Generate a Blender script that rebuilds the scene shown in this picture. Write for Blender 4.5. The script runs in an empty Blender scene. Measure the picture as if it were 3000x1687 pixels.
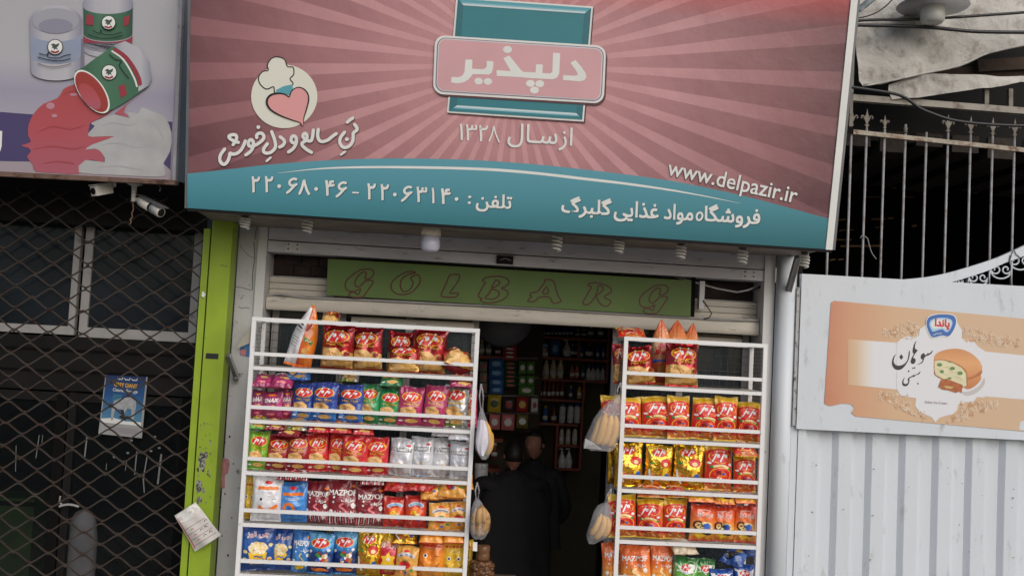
import bpy, math, random
from math import sin, cos, pi, radians, sqrt
from mathutils import Vector, Matrix, noise

# ------------------------------------------------------------------ camera, sky, sun, exposure
scene = bpy.context.scene
COL = scene.collection
W_PX, H_PX, F_PX = 3000.0, 1687.0, 3000.0
CAM = Vector((0.0, -6.4, 2.05))
PITCH, YAW, ROLL = radians(3.428), radians(2.280), radians(2.988)
_f = Vector((sin(YAW) * cos(PITCH), cos(YAW) * cos(PITCH), sin(PITCH)))
_r0 = Vector((cos(YAW), -sin(YAW), 0.0))
_u0 = _r0.cross(_f)
_r = cos(ROLL) * _r0 + sin(ROLL) * _u0
_u = -sin(ROLL) * _r0 + cos(ROLL) * _u0
cd = bpy.data.cameras.new('camera')
cd.sensor_width = 36.0
cd.lens = 36.0 * F_PX / W_PX
cd.clip_start = 0.05
cd.clip_end = 500
cam = bpy.data.objects.new('camera', cd)
COL.objects.link(cam)
cam.matrix_world = Matrix(((_r.x, _u.x, -_f.x, CAM.x), (_r.y, _u.y, -_f.y, CAM.y), (_r.z, _u.z, -_f.z, CAM.z), (0, 0, 0, 1)))
scene.camera = cam

SUN_EL, SUN_AZ = radians(34), radians(150)      # azimuth measured from +Y, clockwise seen from above
world = bpy.data.worlds.new('World')
scene.world = world
world.use_nodes = True
wn = world.node_tree
sky = wn.nodes.new('ShaderNodeTexSky')
sky.sky_type = 'NISHITA'
sky.sun_disc = False
sky.sun_elevation = SUN_EL
sky.sun_rotation = SUN_AZ
sky.air_density = 1.0
sky.dust_density = 3.0
sky.ozone_density = 1.0
wn.links.new(sky.outputs[0], wn.nodes['Background'].inputs[0])
wn.nodes['Background'].inputs[1].default_value = 0.10
sl = bpy.data.lights.new('sun', 'SUN')
sl.energy = 1.35
sl.angle = radians(60)
sl.color = (1.0, 0.985, 0.97)
sun = bpy.data.objects.new('sun', sl)
COL.objects.link(sun)
sd = Vector((sin(SUN_AZ) * cos(SUN_EL), cos(SUN_AZ) * cos(SUN_EL), sin(SUN_EL)))
sun.rotation_euler = sd.to_track_quat('Z', 'Y').to_euler()
sun.location = (0, -10, 12)
scene.view_settings.view_transform = 'Standard'
scene.view_settings.look = 'None'
scene.view_settings.exposure = 0.0
scene.view_settings.gamma = 1.0

# ------------------------------------------------------------------ geometry of the view
def ray(x, y):
    return _r * ((x - W_PX / 2) / F_PX) - _u * ((y - H_PX / 2) / F_PX) + _f

def P(x, y, Y):
    d = ray(x, y)
    return CAM + d * ((Y - CAM.y) / d.y)

def mpp(Y):
    return (Y - CAM.y) / F_PX

class Plane:
    """a real plane of the place; at(x, y, layer) is where the sight line meets it, layer thin sheets out from it"""
    def __init__(self, p0, lean=0.0, yaw=0.0, step=0.0009):
        self.p0 = Vector(p0)
        self.n = Vector((sin(yaw) * cos(lean), -cos(yaw) * cos(lean), -sin(lean)))
        self.step = step
    def at(self, x, y, layer=0.0):
        d = ray(x, y)
        return CAM + d * ((self.p0 - CAM).dot(self.n) / d.dot(self.n)) + self.n * (layer * self.step)
    __call__ = at

def flat(Y, step=0.0009):
    return Plane((0, Y, 0), step=step)

def Z(ox, oy, s):
    return lambda pts: [(ox + a / s, oy + b / s) for a, b in pts]

# ------------------------------------------------------------------ materials
def lin(c):
    c = c / 255.0
    return c / 12.92 if c <= 0.04045 else ((c + 0.055) / 1.055) ** 2.4

def rgb(r, g, b, k=1.0):
    return (min(1, lin(r) * k), min(1, lin(g) * k), min(1, lin(b) * k), 1.0)

MATS = {}

def mat(name, col, rough=0.55, metal=0.0, var=0.0, vscale=6.0, dirt=None, dscale=14.0, dlo=0.62, dhi=0.72,
        bump=0.0, bscale=60.0, spec=0.5, stretch=(1, 1, 1), bdist=0.01):
    """paint or cloth: base colour, slow colour variation, speckled dirt of its own shape, fine bump"""
    if name in MATS:
        return MATS[name]
    m = bpy.data.materials.new(name)
    m.use_nodes = True
    nt = m.node_tree
    N, L = nt.nodes, nt.links
    b = N['Principled BSDF']
    b.inputs['Roughness'].default_value = rough
    b.inputs['Metallic'].default_value = metal
    b.inputs['Specular IOR Level'].default_value = spec
    b.inputs['Base Color'].default_value = col
    tc = None
    if var or dirt or bump:
        tc = N.new('ShaderNodeTexCoord')
        mp = N.new('ShaderNodeMapping')
        mp.inputs['Scale'].default_value = stretch
        L.new(tc.outputs['Object'], mp.inputs[0])
        tc = mp
    out = None
    if var:
        n = N.new('ShaderNodeTexNoise')
        n.inputs['Scale'].default_value = vscale
        n.inputs['Detail'].default_value = 6
        L.new(tc.outputs[0], n.inputs['Vector'])
        r = N.new('ShaderNodeValToRGB')
        r.color_ramp.elements[0].position = 0.3
        r.color_ramp.elements[1].position = 0.7
        r.color_ramp.elements[0].color = tuple(c * (1 - var) for c in col[:3]) + (1,)
        r.color_ramp.elements[1].color = tuple(min(1, c * (1 + var * 0.6)) for c in col[:3]) + (1,)
        L.new(n.outputs['Fac'], r.inputs[0])
        out = r.outputs[0]
    if dirt:
        n = N.new('ShaderNodeTexNoise')
        n.inputs['Scale'].default_value = dscale
        n.inputs['Detail'].default_value = 8
        n.inputs['Roughness'].default_value = 0.65
        L.new(tc.outputs[0], n.inputs['Vector'])
        r = N.new('ShaderNodeMapRange')
        r.inputs['From Min'].default_value = dlo
        r.inputs['From Max'].default_value = dhi
        L.new(n.outputs['Fac'], r.inputs['Value'])
        mx = N.new('ShaderNodeMix')
        mx.data_type = 'RGBA'
        L.new(r.outputs[0], mx.inputs['Factor'])
        if out:
            L.new(out, mx.inputs['A'])
        else:
            mx.inputs['A'].default_value = col
        mx.inputs['B'].default_value = dirt
        out = mx.outputs['Result']
    if out:
        L.new(out, b.inputs['Base Color'])
    if bump:
        n = N.new('ShaderNodeTexNoise')
        n.inputs['Scale'].default_value = bscale
        n.inputs['Detail'].default_value = 4
        L.new(tc.outputs[0], n.inputs['Vector'])
        bp = N.new('ShaderNodeBump')
        n.inputs['Distortion'].default_value = 0.5 if bdist > .01 else 0
        bp.inputs['Strength'].default_value = bump
        bp.inputs['Distance'].default_value = bdist
        L.new(n.outputs['Fac'], bp.inputs['Height'])
        L.new(bp.outputs[0], b.inputs['Normal'])
    MATS[name] = m
    return m

def ramp_mat(name, stops, axis='Z', lo=0.0, hi=1.0, rough=0.5, metal=0.0, wob=0.0, wscale=20.0, interp='LINEAR', coord='UV', bump=0.0, slant=0.0, spec=0.5):
    """a printed colour gradient along U or V of the sheet it is printed on"""
    if name in MATS:
        return MATS[name]
    m = bpy.data.materials.new(name)
    m.use_nodes = True
    N, L = m.node_tree.nodes, m.node_tree.links
    b = N['Principled BSDF']
    b.inputs['Roughness'].default_value = rough
    b.inputs['Metallic'].default_value = metal
    b.inputs['Specular IOR Level'].default_value = spec
    if name.startswith('film_'):                         # glossy packet film
        b.inputs['Coat Weight'].default_value = 0.8
        b.inputs['Coat Roughness'].default_value = 0.07
    uv = N.new('ShaderNodeUVMap')
    uv.uv_map = 'UVMap'
    sp = N.new('ShaderNodeSeparateXYZ')
    L.new(uv.outputs[0], sp.inputs[0])
    v = sp.outputs['X' if axis == 'X' else 'Y']
    other = sp.outputs['Y' if axis == 'X' else 'X']
    if slant:
        ma = N.new('ShaderNodeMath')
        ma.operation = 'MULTIPLY_ADD'
        L.new(other, ma.inputs[0])
        ma.inputs[1].default_value = slant
        L.new(v, ma.inputs[2])
        v = ma.outputs[0]
    if wob:
        n = N.new('ShaderNodeTexNoise')
        n.inputs['Scale'].default_value = wscale
        n.inputs['Detail'].default_value = 3
        L.new(uv.outputs[0], n.inputs['Vector'])
        ma = N.new('ShaderNodeMath')
        ma.operation = 'MULTIPLY_ADD'
        L.new(n.outputs['Fac'], ma.inputs[0])
        ma.inputs[1].default_value = wob
        L.new(v, ma.inputs[2])
        v = ma.outputs[0]
        sb = N.new('ShaderNodeMath')
        sb.operation = 'SUBTRACT'
        L.new(v, sb.inputs[0])
        sb.inputs[1].default_value = wob * 0.5
        v = sb.outputs[0]
    r = N.new('ShaderNodeValToRGB')
    r.color_ramp.interpolation = interp
    els = r.color_ramp.elements
    while len(els) < len(stops):
        els.new(0.5)
    for e, (p, c) in zip(els, stops):
        e.position = p
        e.color = c
    L.new(v, r.inputs[0])
    L.new(r.outputs[0], b.inputs['Base Color'])
    if bump:
        tc = N.new('ShaderNodeTexCoord')
        n = N.new('ShaderNodeTexNoise')
        n.inputs['Scale'].default_value = 26
        n.inputs['Detail'].default_value = 4
        n.inputs['Distortion'].default_value = 1.6
        L.new(tc.outputs['Object'], n.inputs['Vector'])
        bp = N.new('ShaderNodeBump')
        bp.inputs['Strength'].default_value = bump
        bp.inputs['Distance'].default_value = 0.01
        L.new(n.outputs['Fac'], bp.inputs['Height'])
        L.new(bp.outputs[0], b.inputs['Normal'])
    MATS[name] = m
    return m

def clear_mat(name, tint, opacity=0.3, rough=0.15):
    """thin clear plastic or glass: mostly see-through with a soft sheen"""
    if name in MATS:
        return MATS[name]
    m = bpy.data.materials.new(name)
    m.use_nodes = True
    N, L = m.node_tree.nodes, m.node_tree.links
    b = N['Principled BSDF']
    b.inputs['Base Color'].default_value = tint
    b.inputs['Roughness'].default_value = rough
    b.inputs['Alpha'].default_value = opacity
    MATS[name] = m
    return m

# ------------------------------------------------------------------ mesh collector
class MB:
    def __init__(self):
        self.v, self.f, self.mi, self.sm, self.uv = [], [], [], [], []
        self.mats = []
    def m(self, material):
        if material not in self.mats:
            self.mats.append(material)
        return self.mats.index(material)
    def add(self, verts, faces, material, smooth=False, uvs=None):
        o = len(self.v)
        k = self.m(material)
        self.v += [tuple(p) for p in verts]
        self.uv += list(uvs) if uvs else [(0.0, 0.0)] * len(verts)
        for fc in faces:
            self.f.append([o + i for i in fc])
            self.mi.append(k)
            self.sm.append(smooth)
    def box(self, a, b, material):
        x0, y0, z0 = a
        x1, y1, z1 = b
        x0, x1 = min(x0, x1), max(x0, x1)
        y0, y1 = min(y0, y1), max(y0, y1)
        z0, z1 = min(z0, z1), max(z0, z1)
        vs = [(x0, y0, z0), (x1, y0, z0), (x1, y1, z0), (x0, y1, z0), (x0, y0, z1), (x1, y0, z1), (x1, y1, z1), (x0, y1, z1)]
        self.add(vs, [(3, 2, 1, 0), (4, 5, 6, 7), (0, 1, 5, 4), (1, 2, 6, 5), (2, 3, 7, 6), (3, 0, 4, 7)], material)
    def hexa(self, q, thick, material, n=None):
        """a slab: four corners (anticlockwise seen from the front) pushed back along n by thick"""
        q = [Vector(p) for p in q]
        if n is None:
            n = (q[1] - q[0]).cross(q[3] - q[0]).normalized()
        b = [p - n * thick for p in q]
        vs = q + b
        uv = [(0, 0), (1, 0), (1, 1), (0, 1)] * 2
        self.add(vs, [(0, 1, 2, 3), (7, 6, 5, 4), (0, 4, 5, 1), (1, 5, 6, 2), (2, 6, 7, 3), (3, 7, 4, 0)], material, uvs=uv)
    def bar(self, a, b, w, h, material, up=(0, 0, 1)):
        """rectangular bar from a to b, w across and h along up"""
        a, b = Vector(a), Vector(b)
        d = (b - a).normalized()
        up = Vector(up)
        s = d.cross(up)
        if s.length < 1e-5:
            s = d.cross(Vector((0, 1, 0)))
        s.normalize()
        t = s.cross(d)
        c = [(-w / 2, -h / 2), (w / 2, -h / 2), (w / 2, h / 2), (-w / 2, h / 2)]
        vs = [a + s * x + t * y for x, y in c] + [b + s * x + t * y for x, y in c]
        self.add(vs, [(3, 2, 1, 0), (4, 5, 6, 7), (0, 1, 5, 4), (1, 2, 6, 5), (2, 3, 7, 6), (3, 0, 4, 7)], material)
    def tube(self, pts, r, material, seg=8, closed=False, cap=True):
        pts = [Vector(p) for p in pts]
        n = len(pts)
        rs = r if isinstance(r, (list, tuple)) else [r] * n
        vs, fs = [], []
        ref = Vector((0.13, 0.31, 0.94))
        prev = None
        for i, p in enumerate(pts):
            a = pts[i - 1] if (i > 0 or closed) else pts[i]
            c = pts[(i + 1) % n] if (i < n - 1 or closed) else pts[i]
            d = (c - a)
            if d.length < 1e-9:
                d = Vector((0, 0, 1))
            d.normalize()
            s = d.cross(ref if prev is None else prev)
            if s.length < 1e-4:
                s = d.cross(Vector((1, 0, 0)))
            s.normalize()
            t = s.cross(d)
            if prev is None:
                t = d.cross(s)
            else:
                t = prev - d * prev.dot(d)
                t = t.normalized() if t.length > 1e-6 else s.cross(d)
                s = d.cross(t)
            prev = t.copy()
            for k in range(seg):
                an = 2 * pi * k / seg
                vs.append(p + (s * cos(an) + t * sin(an)) * rs[i])
        m = n if closed else n - 1
        for i in range(m):
            j = (i + 1) % n
            for k in range(seg):
                k2 = (k + 1) % seg
                fs.append((i * seg + k, i * seg + k2, j * seg + k2, j * seg + k))
        if cap and not closed:
            fs.append(tuple(range(seg))[::-1])
            fs.append(tuple((n - 1) * seg + k for k in range(seg)))
        self.add(vs, fs, material, smooth=True)
    def lathe(self, prof, c, material, seg=20, axis=None, smooth=True):
        """prof: list of (radius, height); turned about axis through c"""
        c = Vector(c)
        ax = Vector(axis).normalized() if axis else Vector((0, 0, 1))
        s = ax.cross(Vector((0, 1, 0.01)))
        if s.length < 1e-4:
            s = ax.cross(Vector((1, 0, 0)))
        s.normalize()
        t = ax.cross(s)
        vs, fs = [], []
        for r, h in prof:
            for k in range(seg):
                an = 2 * pi * k / seg
                vs.append(c + ax * h + (s * cos(an) + t * sin(an)) * r)
        for i in range(len(prof) - 1):
            for k in range(seg):
                k2 = (k + 1) % seg
                fs.append((i * seg + k, i * seg + k2, (i + 1) * seg + k2, (i + 1) * seg + k))
        if prof[0][0] > 1e-4:
            fs.append(tuple(range(seg))[::-1])
        if prof[-1][0] > 1e-4:
            fs.append(tuple((len(prof) - 1) * seg + k for k in range(seg)))
        self.add(vs, fs, material, smooth=smooth)
    def prism(self, pts, thick, material, n):
        """flat outline given real thickness behind it"""
        n = Vector(n)
        k = len(pts)
        vs = [Vector(p) for p in pts] + [Vector(p) - n * thick for p in pts]
        fs = [tuple(range(k)), tuple(range(2 * k - 1, k - 1, -1))] + [(i, i + k, (i + 1) % k + k, (i + 1) % k) for i in range(k)]
        self.add(vs, fs, material)
    def build(self, name, parent=None, label=None, cat=None, group=None, kind=None, at=None):
        me = bpy.data.meshes.new(name)
        o0 = Vector(at) if at is not None else (Vector(parent.location) if parent else Vector((0, 0, 0)))
        if parent and parent.parent:
            o0 = o0 + parent.parent.location
        vs = [(p[0] - o0.x, p[1] - o0.y, p[2] - o0.z) for p in self.v]
        me.from_pydata(vs, [], self.f)
        for k in self.mats:
            me.materials.append(k)
        me.polygons.foreach_set('material_index', self.mi)
        me.polygons.foreach_set('use_smooth', self.sm)
        ul = me.uv_layers.new(name='UVMap')
        flat_uv = []
        for lp in me.loops:
            flat_uv += self.uv[lp.vertex_index]
        ul.data.foreach_set('uv', flat_uv)
        me.update()
        ob = bpy.data.objects.new(name, me)
        COL.objects.link(ob)
        if at is not None:
            ob.location = at
        if parent:
            ob.parent = parent
        tag(ob, label, cat, group, kind)
        return ob

def tag(o, label=None, cat=None, group=None, kind=None):
    if label:
        o['label'] = label
    if cat:
        o['category'] = cat
    if group:
        o['group'] = group
    if kind:
        o['kind'] = kind

def thing(name, loc, label, cat, group=None):
    o = bpy.data.objects.new(name, None)
    o.empty_display_size = 0.1
    COL.objects.link(o)
    o.location = loc
    tag(o, label, cat, group)
    return o

def copy_tree(o, parent=None):
    c = o.copy()
    COL.objects.link(c)
    if parent:
        c.parent = parent
    for ch in list(o.children):
        copy_tree(ch, c)
    return c

# ------------------------------------------------------------------ curves, lettering
def smooth_path(pts, k=4, closed=False):
    n = len(pts)
    out = []
    rng = range(n) if closed else range(n - 1)
    for i in rng:
        p0 = pts[(i - 1) % n] if (closed or i > 0) else pts[i]
        p1, p2 = pts[i], pts[(i + 1) % n]
        p3 = pts[(i + 2) % n] if (closed or i + 2 < n) else p2
        for j in range(k):
            t = j / k
            t2, t3 = t * t, t * t * t
            out.append(tuple(0.5 * (2 * b + (c - a) * t + (2 * a - 5 * b + 4 * c - d) * t2 + (-a + 3 * b - 3 * c + d) * t3)
                             for a, b, c, d in zip(p0, p1, p2, p3)))
    if not closed:
        out.append(tuple(pts[-1]))
    return out

FORMS = {'ا': 'FE8D FE8E', 'ب': 'FE8F FE90 FE91 FE92', 'پ': 'FB56 FB57 FB58 FB59', 'ت': 'FE95 FE96 FE97 FE98', 'خ': 'FEA5 FEA6 FEA7 FEA8',
         'د': 'FEA9 FEAA', 'ذ': 'FEAB FEAC', 'ر': 'FEAD FEAE', 'ز': 'FEAF FEB0', 'س': 'FEB1 FEB2 FEB3 FEB4', 'ش': 'FEB5 FEB6 FEB7 FEB8',
         'غ': 'FECD FECE FECF FED0', 'ف': 'FED1 FED2 FED3 FED4', 'گ': 'FB92 FB93 FB94 FB95', 'ل': 'FEDD FEDE FEDF FEE0',
         'م': 'FEE1 FEE2 FEE3 FEE4', 'ن': 'FEE5 FEE6 FEE7 FEE8', 'ه': 'FEE9 FEEA FEEB FEEC', 'و': 'FEED FEEE', 'ی': 'FBFC FBFD FBFE FBFF',
         'چ': 'FB7A FB7B FB7C FB7D', 'ـ': '0640 0640 0640 0640'}

def shape_persian(s):
    """letters joined and laid out from left to right"""
    out = []
    for i, ch in enumerate(s):
        if ch not in FORMS:
            out.append(ch)
            continue
        fm = FORMS[ch].split()
        prv = i > 0 and s[i - 1] in FORMS and len(FORMS[s[i - 1]].split()) == 4
        nxt = i + 1 < len(s) and s[i + 1] in FORMS and len(fm) == 4
        out.append(chr(int(fm[(3 if nxt else 1) if prv else (2 if nxt else 0)], 16)))
    return ''.join(reversed(out))

_TXT = {}

def text_mesh(s, bold=0.0, shear=0.0):
    """outline of a word as triangles in a unit box (ink edges), with its width/height ratio"""
    key = (s, bold, shear)
    if key not in _TXT:
        c = bpy.data.curves.new('lettering', 'FONT')
        c.body = shape_persian(s) if any(ch in FORMS for ch in s) else s
        c.resolution_u = 3
        c.offset = bold
        c.shear = shear
        o = bpy.data.objects.new('lettering', c)
        me = bpy.data.meshes.new_from_object(o)
        vs = [(v.co.x, v.co.y) for v in me.vertices]
        fs = [tuple(p.vertices) for p in me.polygons]
        bpy.data.objects.remove(o)
        bpy.data.curves.remove(c)
        bpy.data.meshes.remove(me)
        x0, x1 = min(v[0] for v in vs), max(v[0] for v in vs)
        y0, y1 = min(v[1] for v in vs), max(v[1] for v in vs)
        vs = [((x - x0) / (x1 - x0), (y - y0) / (y1 - y0)) for x, y in vs]
        _TXT[key] = (vs, fs, (x1 - x0) / (y1 - y0))
    return _TXT[key]

class Print:
    """things printed on a surface; at(x, y, layer) gives the point of the real surface"""
    def __init__(self, at, mb=None, ysign=1):
        self.at, self.mb, self.ys = at, mb or MB(), ysign
    def poly(self, pts, layer, material, uv_box=None, smooth=False, k=4):
        if smooth:
            pts = smooth_path(pts, k, True)
        xs, ys = [p[0] for p in pts], [p[1] for p in pts]
        bx = uv_box or (min(xs), min(ys), max(xs), max(ys))
        uv = [((x - bx[0]) / (bx[2] - bx[0]), (y - bx[1]) / (bx[3] - bx[1])) for x, y in pts]
        ar = sum(pts[i - 1][0] * pts[i][1] - pts[i][0] * pts[i - 1][1] for i in range(len(pts)))
        idx = list(range(len(pts)))
        if ar * self.ys > 0:
            idx = idx[::-1]
        self.mb.add([self.at(x, y, layer) for x, y in pts], [tuple(idx)], material, uvs=uv)
    def blob(self, cx, cy, pts, layer, material, rings=3, smooth=True, k=3):
        """star-shaped patch, ringed so that it follows a curved surface"""
        if smooth:
            pts = smooth_path(pts, k, True)
        n = len(pts)
        vs = [self.at(cx, cy, layer)]
        fs = []
        for r in range(1, rings + 1):
            t = r / rings
            vs += [self.at(cx + (x - cx) * t, cy + (y - cy) * t, layer) for x, y in pts]
        for i in range(n):
            fs.append((0, 1 + i, 1 + (i + 1) % n))
            for r in range(rings - 1):
                a, b = 1 + r * n, 1 + (r + 1) * n
                fs.append((a + i, b + i, b + (i + 1) % n, a + (i + 1) % n))
        self.mb.add(vs, fs, material, smooth=True)
    def oval(self, cx, cy, rx, ry, layer, material, rings=3, seg=24, rot=0.0):
        c, s = cos(rot), sin(rot)
        pts = [(cx + rx * cos(t) * c - ry * sin(t) * s, cy + rx * cos(t) * s + ry * sin(t) * c) for t in [2 * pi * i / seg for i in range(seg)]]
        self.blob(cx, cy, pts, layer, material, rings, smooth=False)
    def stroke(self, pts, w, layer, material, k=4, closed=False, curve=True, rise=0.3):
        """a pen stroke of width w (or a list of widths) with round ends"""
        if curve and len(pts) > 2:
            ws = w if isinstance(w, (list, tuple)) else None
            if ws:
                q = smooth_path([(p[0], p[1], a) for p, a in zip(pts, ws)], k, closed)
                pts, w = [(a, b) for a, b, _ in q], [c for _, _, c in q]
            else:
                pts = smooth_path(pts, k, closed)
        n = len(pts)
        ws = w if isinstance(w, (list, tuple)) else [w] * n
        if closed:
            pts = pts + [pts[0]]
            ws = list(ws) + [ws[0]]
            n += 1
        vs, fs = [], []
        rows = []
        for i, p in enumerate(pts):
            if closed and i in (0, n - 1):
                a, c = pts[n - 2], pts[1]
            else:
                a, c = pts[max(i - 1, 0)], pts[min(i + 1, n - 1)]
            dx, dy = c[0] - a[0], c[1] - a[1]
            l = sqrt(dx * dx + dy * dy) or 1.0
            dx, dy = dx / l, dy / l
            rows.append((p, (dx, dy), ws[i] / 2, layer + rise * i / n))
        if not closed:
            p, d, h, ly = rows[0]
            rows = [((p[0] - d[0] * h, p[1] - d[1] * h), d, h * 0.35, ly), ((p[0] - d[0] * h * .6, p[1] - d[1] * h * .6), d, h * 0.8, ly)] + rows
            p, d, h, ly = rows[-1]
            rows = rows + [((p[0] + d[0] * h * .6, p[1] + d[1] * h * .6), d, h * 0.8, ly), ((p[0] + d[0] * h, p[1] + d[1] * h), d, h * 0.35, ly)]
        for p, d, h, ly in rows:
            vs.append(self.at(p[0] - d[1] * h, p[1] + d[0] * h, ly))
            vs.append(self.at(p[0] + d[1] * h, p[1] - d[0] * h, ly))
        for i in range(len(rows) - 1):
            fs.append((2 * i, 2 * i + 1, 2 * i + 3, 2 * i + 2))
        self.mb.add(vs, fs, material)
    def text(self, s, bl, br, h, layer, material, bold=0.0, shear=0.0):
        """ink box: bl, br = lower left and right corners, h = height upwards; bold thickens by overprinting"""
        vs, fs, _ = text_mesh(s, 0.0, shear)
        isl = islands(len(vs), fs)
        ex, ey = br[0] - bl[0], br[1] - bl[1]
        l = sqrt(ex * ex + ey * ey)
        ux, uy = (ey / l * h, -ex / l * h) if self.ys > 0 else (-ey / l * h, ex / l * h)
        offs = [(0, 0)] if not bold else [(-bold, -bold), (bold, -bold), (-bold, bold), (bold, bold), (0, 0)]
        for q, (ox, oy) in enumerate(offs):
            dx, dy = ox * h, oy * h
            self.mb.add([self.at(bl[0] + ex * a + ux * b + dx, bl[1] + ey * a + uy * b + dy, layer + 0.17 * (k % 5) + 0.031 * q)
                         for (a, b), k in zip(vs, isl)], fs, material)

def islands(n, fs):
    p = list(range(n))
    def find(a):
        while p[a] != a:
            p[a] = p[p[a]]
            a = p[a]
        return a
    for f in fs:
        for a in f[1:]:
            p[find(a)] = find(f[0])
    ids = {}
    return [ids.setdefault(find(i), len(ids)) for i in range(n)]

def solid_stroke(mb, pts, r, material, seg=6):
    mb.tube(pts, r, material, seg=seg)
# ------------------------------------------------------------------ paints
WHITE = mat('white_paint', rgb(214, 214, 214), 0.5, var=0.06, vscale=3, dirt=rgb(90, 84, 78), dscale=16, dlo=0.66, dhi=0.78, bump=0.1)
GATE_WHITE = mat('gate_paint', rgb(208, 215, 222), 0.45, var=0.05, vscale=2.2, dirt=rgb(150, 146, 144), dscale=11, dlo=0.58, dhi=0.80, bump=0.08, stretch=(1, 1, .35))
RACK_WHITE = mat('rack_paint', rgb(232, 232, 232), 0.35, var=0.05, vscale=5, dirt=rgb(122, 98, 78), dscale=34, dlo=0.62, dhi=0.74)
PLASTER = mat('cracked_plaster', rgb(196, 196, 198), 0.7, var=0.10, vscale=4, dirt=rgb(74, 70, 68), dscale=11, dlo=0.60, dhi=0.70, bump=0.25, bscale=30)
BEAM = mat('beam_paint', rgb(204, 204, 210), 0.5, var=0.12, vscale=3, dirt=rgb(66, 60, 58), dscale=7, dlo=0.58, dhi=0.75, stretch=(1, 1, 4))
CREAM = mat('shutter_cream', rgb(206, 199, 186), 0.5, var=0.10, vscale=5, dirt=rgb(92, 80, 68), dscale=6, dlo=0.60, dhi=0.78, stretch=(1, 1, 4))
DARK = mat('dark_paint', rgb(26, 25, 25), 0.6, var=0.3, vscale=5, spec=.2)
BLACK = mat('black_gap', rgb(14, 13, 13), 0.8, spec=.15)
STEEL = mat('grey_steel', rgb(120, 120, 122), 0.45, 0.4, var=0.2, vscale=8, dirt=rgb(70, 52, 40), dscale=20, dlo=0.6, dhi=0.7)
RUST = mat('rusty_steel', rgb(112, 88, 76), 0.75, 0.0, var=0.35, vscale=9, dirt=rgb(64, 36, 24), dscale=14, dlo=0.5, dhi=0.65)
GREEN_PAINT = mat('lime_paint', rgb(142, 168, 40), 0.5, var=0.16, vscale=4, dirt=rgb(70, 78, 30), dscale=18, dlo=0.66, dhi=0.74, bump=0.06)
WIRE = mat('grille_steel', rgb(64, 56, 50), 0.55, 0.2, var=0.3, vscale=12, dirt=rgb(56, 36, 26), dscale=24, dlo=0.5, dhi=0.6)
ALU = mat('window_aluminium', rgb(168, 166, 164), 0.45, 0.0, var=0.12, vscale=8, dirt=rgb(84, 78, 72), dscale=14, dlo=0.6, dhi=0.75)
GLASS_DARK = mat('dark_glass', rgb(34, 42, 50), 0.10, 0.0, var=0.35, vscale=2.5, spec=0.22)
GLASS_SHOP = clear_mat('shop_glass', rgb(74, 86, 94), 0.45, 0.1)
BRICK = mat('dark_brick', rgb(56, 44, 42), 0.85, var=0.4, vscale=9, bump=0.4, bscale=25)
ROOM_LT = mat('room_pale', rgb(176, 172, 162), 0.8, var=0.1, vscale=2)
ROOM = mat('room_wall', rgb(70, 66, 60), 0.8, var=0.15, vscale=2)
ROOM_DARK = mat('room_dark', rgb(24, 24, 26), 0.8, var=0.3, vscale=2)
CONCRETE = mat('pavement_concrete', rgb(150, 146, 140), 0.85, var=0.15, vscale=3, dirt=rgb(90, 86, 80), dscale=5, dlo=0.55, dhi=0.75, bump=0.2)
ASPHALT = mat('asphalt', rgb(64, 63, 62), 0.9, var=0.2, vscale=8, bump=0.4, bscale=140)
WALL_UP = mat('upper_wall', rgb(150, 140, 128), 0.85, var=0.12, vscale=3, bump=0.2)
BLACKRUB = mat('black_rubber', rgb(34, 35, 38), 0.45)

# ------------------------------------------------------------------ ground, pavement, road
def sheet(name, x0, x1, y0, y1, z, m, thick=0.0, label=None):
    b = MB()
    if thick:
        b.box((x0, y0, z - thick), (x1, y1, z), m)
    else:
        b.add([(x0, y0, z), (x1, y0, z), (x1, y1, z), (x0, y1, z)], [(0, 1, 2, 3)], m)
    return b.build(name, kind='structure', label=label)

sheet('ground', -150, 150, -150, 150, -0.52, ASPHALT)
sheet('road', -60, 60, -14, -3.2, -0.16, ASPHALT, 0.36)
sheet('pavement', -60, 60, -3.2, 0.38, 0.0, CONCRETE, 0.52)
kb = MB()
for i in range(60):
    kb.box((-30 + i * 1.0, -3.36, -0.2), (-30 + i * 1.0 + 0.985, -3.203, 0.012), CONCRETE)
kb.build('kerb', kind='structure')

# ------------------------------------------------------------------ the grocery: walls, pillars, lintel beams, rolled shutter
YF = 0.42
shop = thing('shop_building', (0.3, YF, 0), 'narrow grocery with open front under a big pink and teal sign', 'shop')
def wx(x, y, Y):
    return P(x, y, Y).x
def wz(x, y, Y):
    return P(x, y, Y).z
XL0, XL1, XL2 = wx(690, 850, YF), wx(747, 850, YF), wx(775, 850, YF)
XR0, XR1, XR2 = wx(2231, 1000, YF), wx(2262, 1000, YF), wx(2318, 1000, YF)
ZTOP = 4.6
pb = MB()
pb.box((XL0, YF, -0.1), (XL1, YF + 0.3, 2.86), PLASTER)
pl_ = pb.build('pillar', shop)
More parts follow.
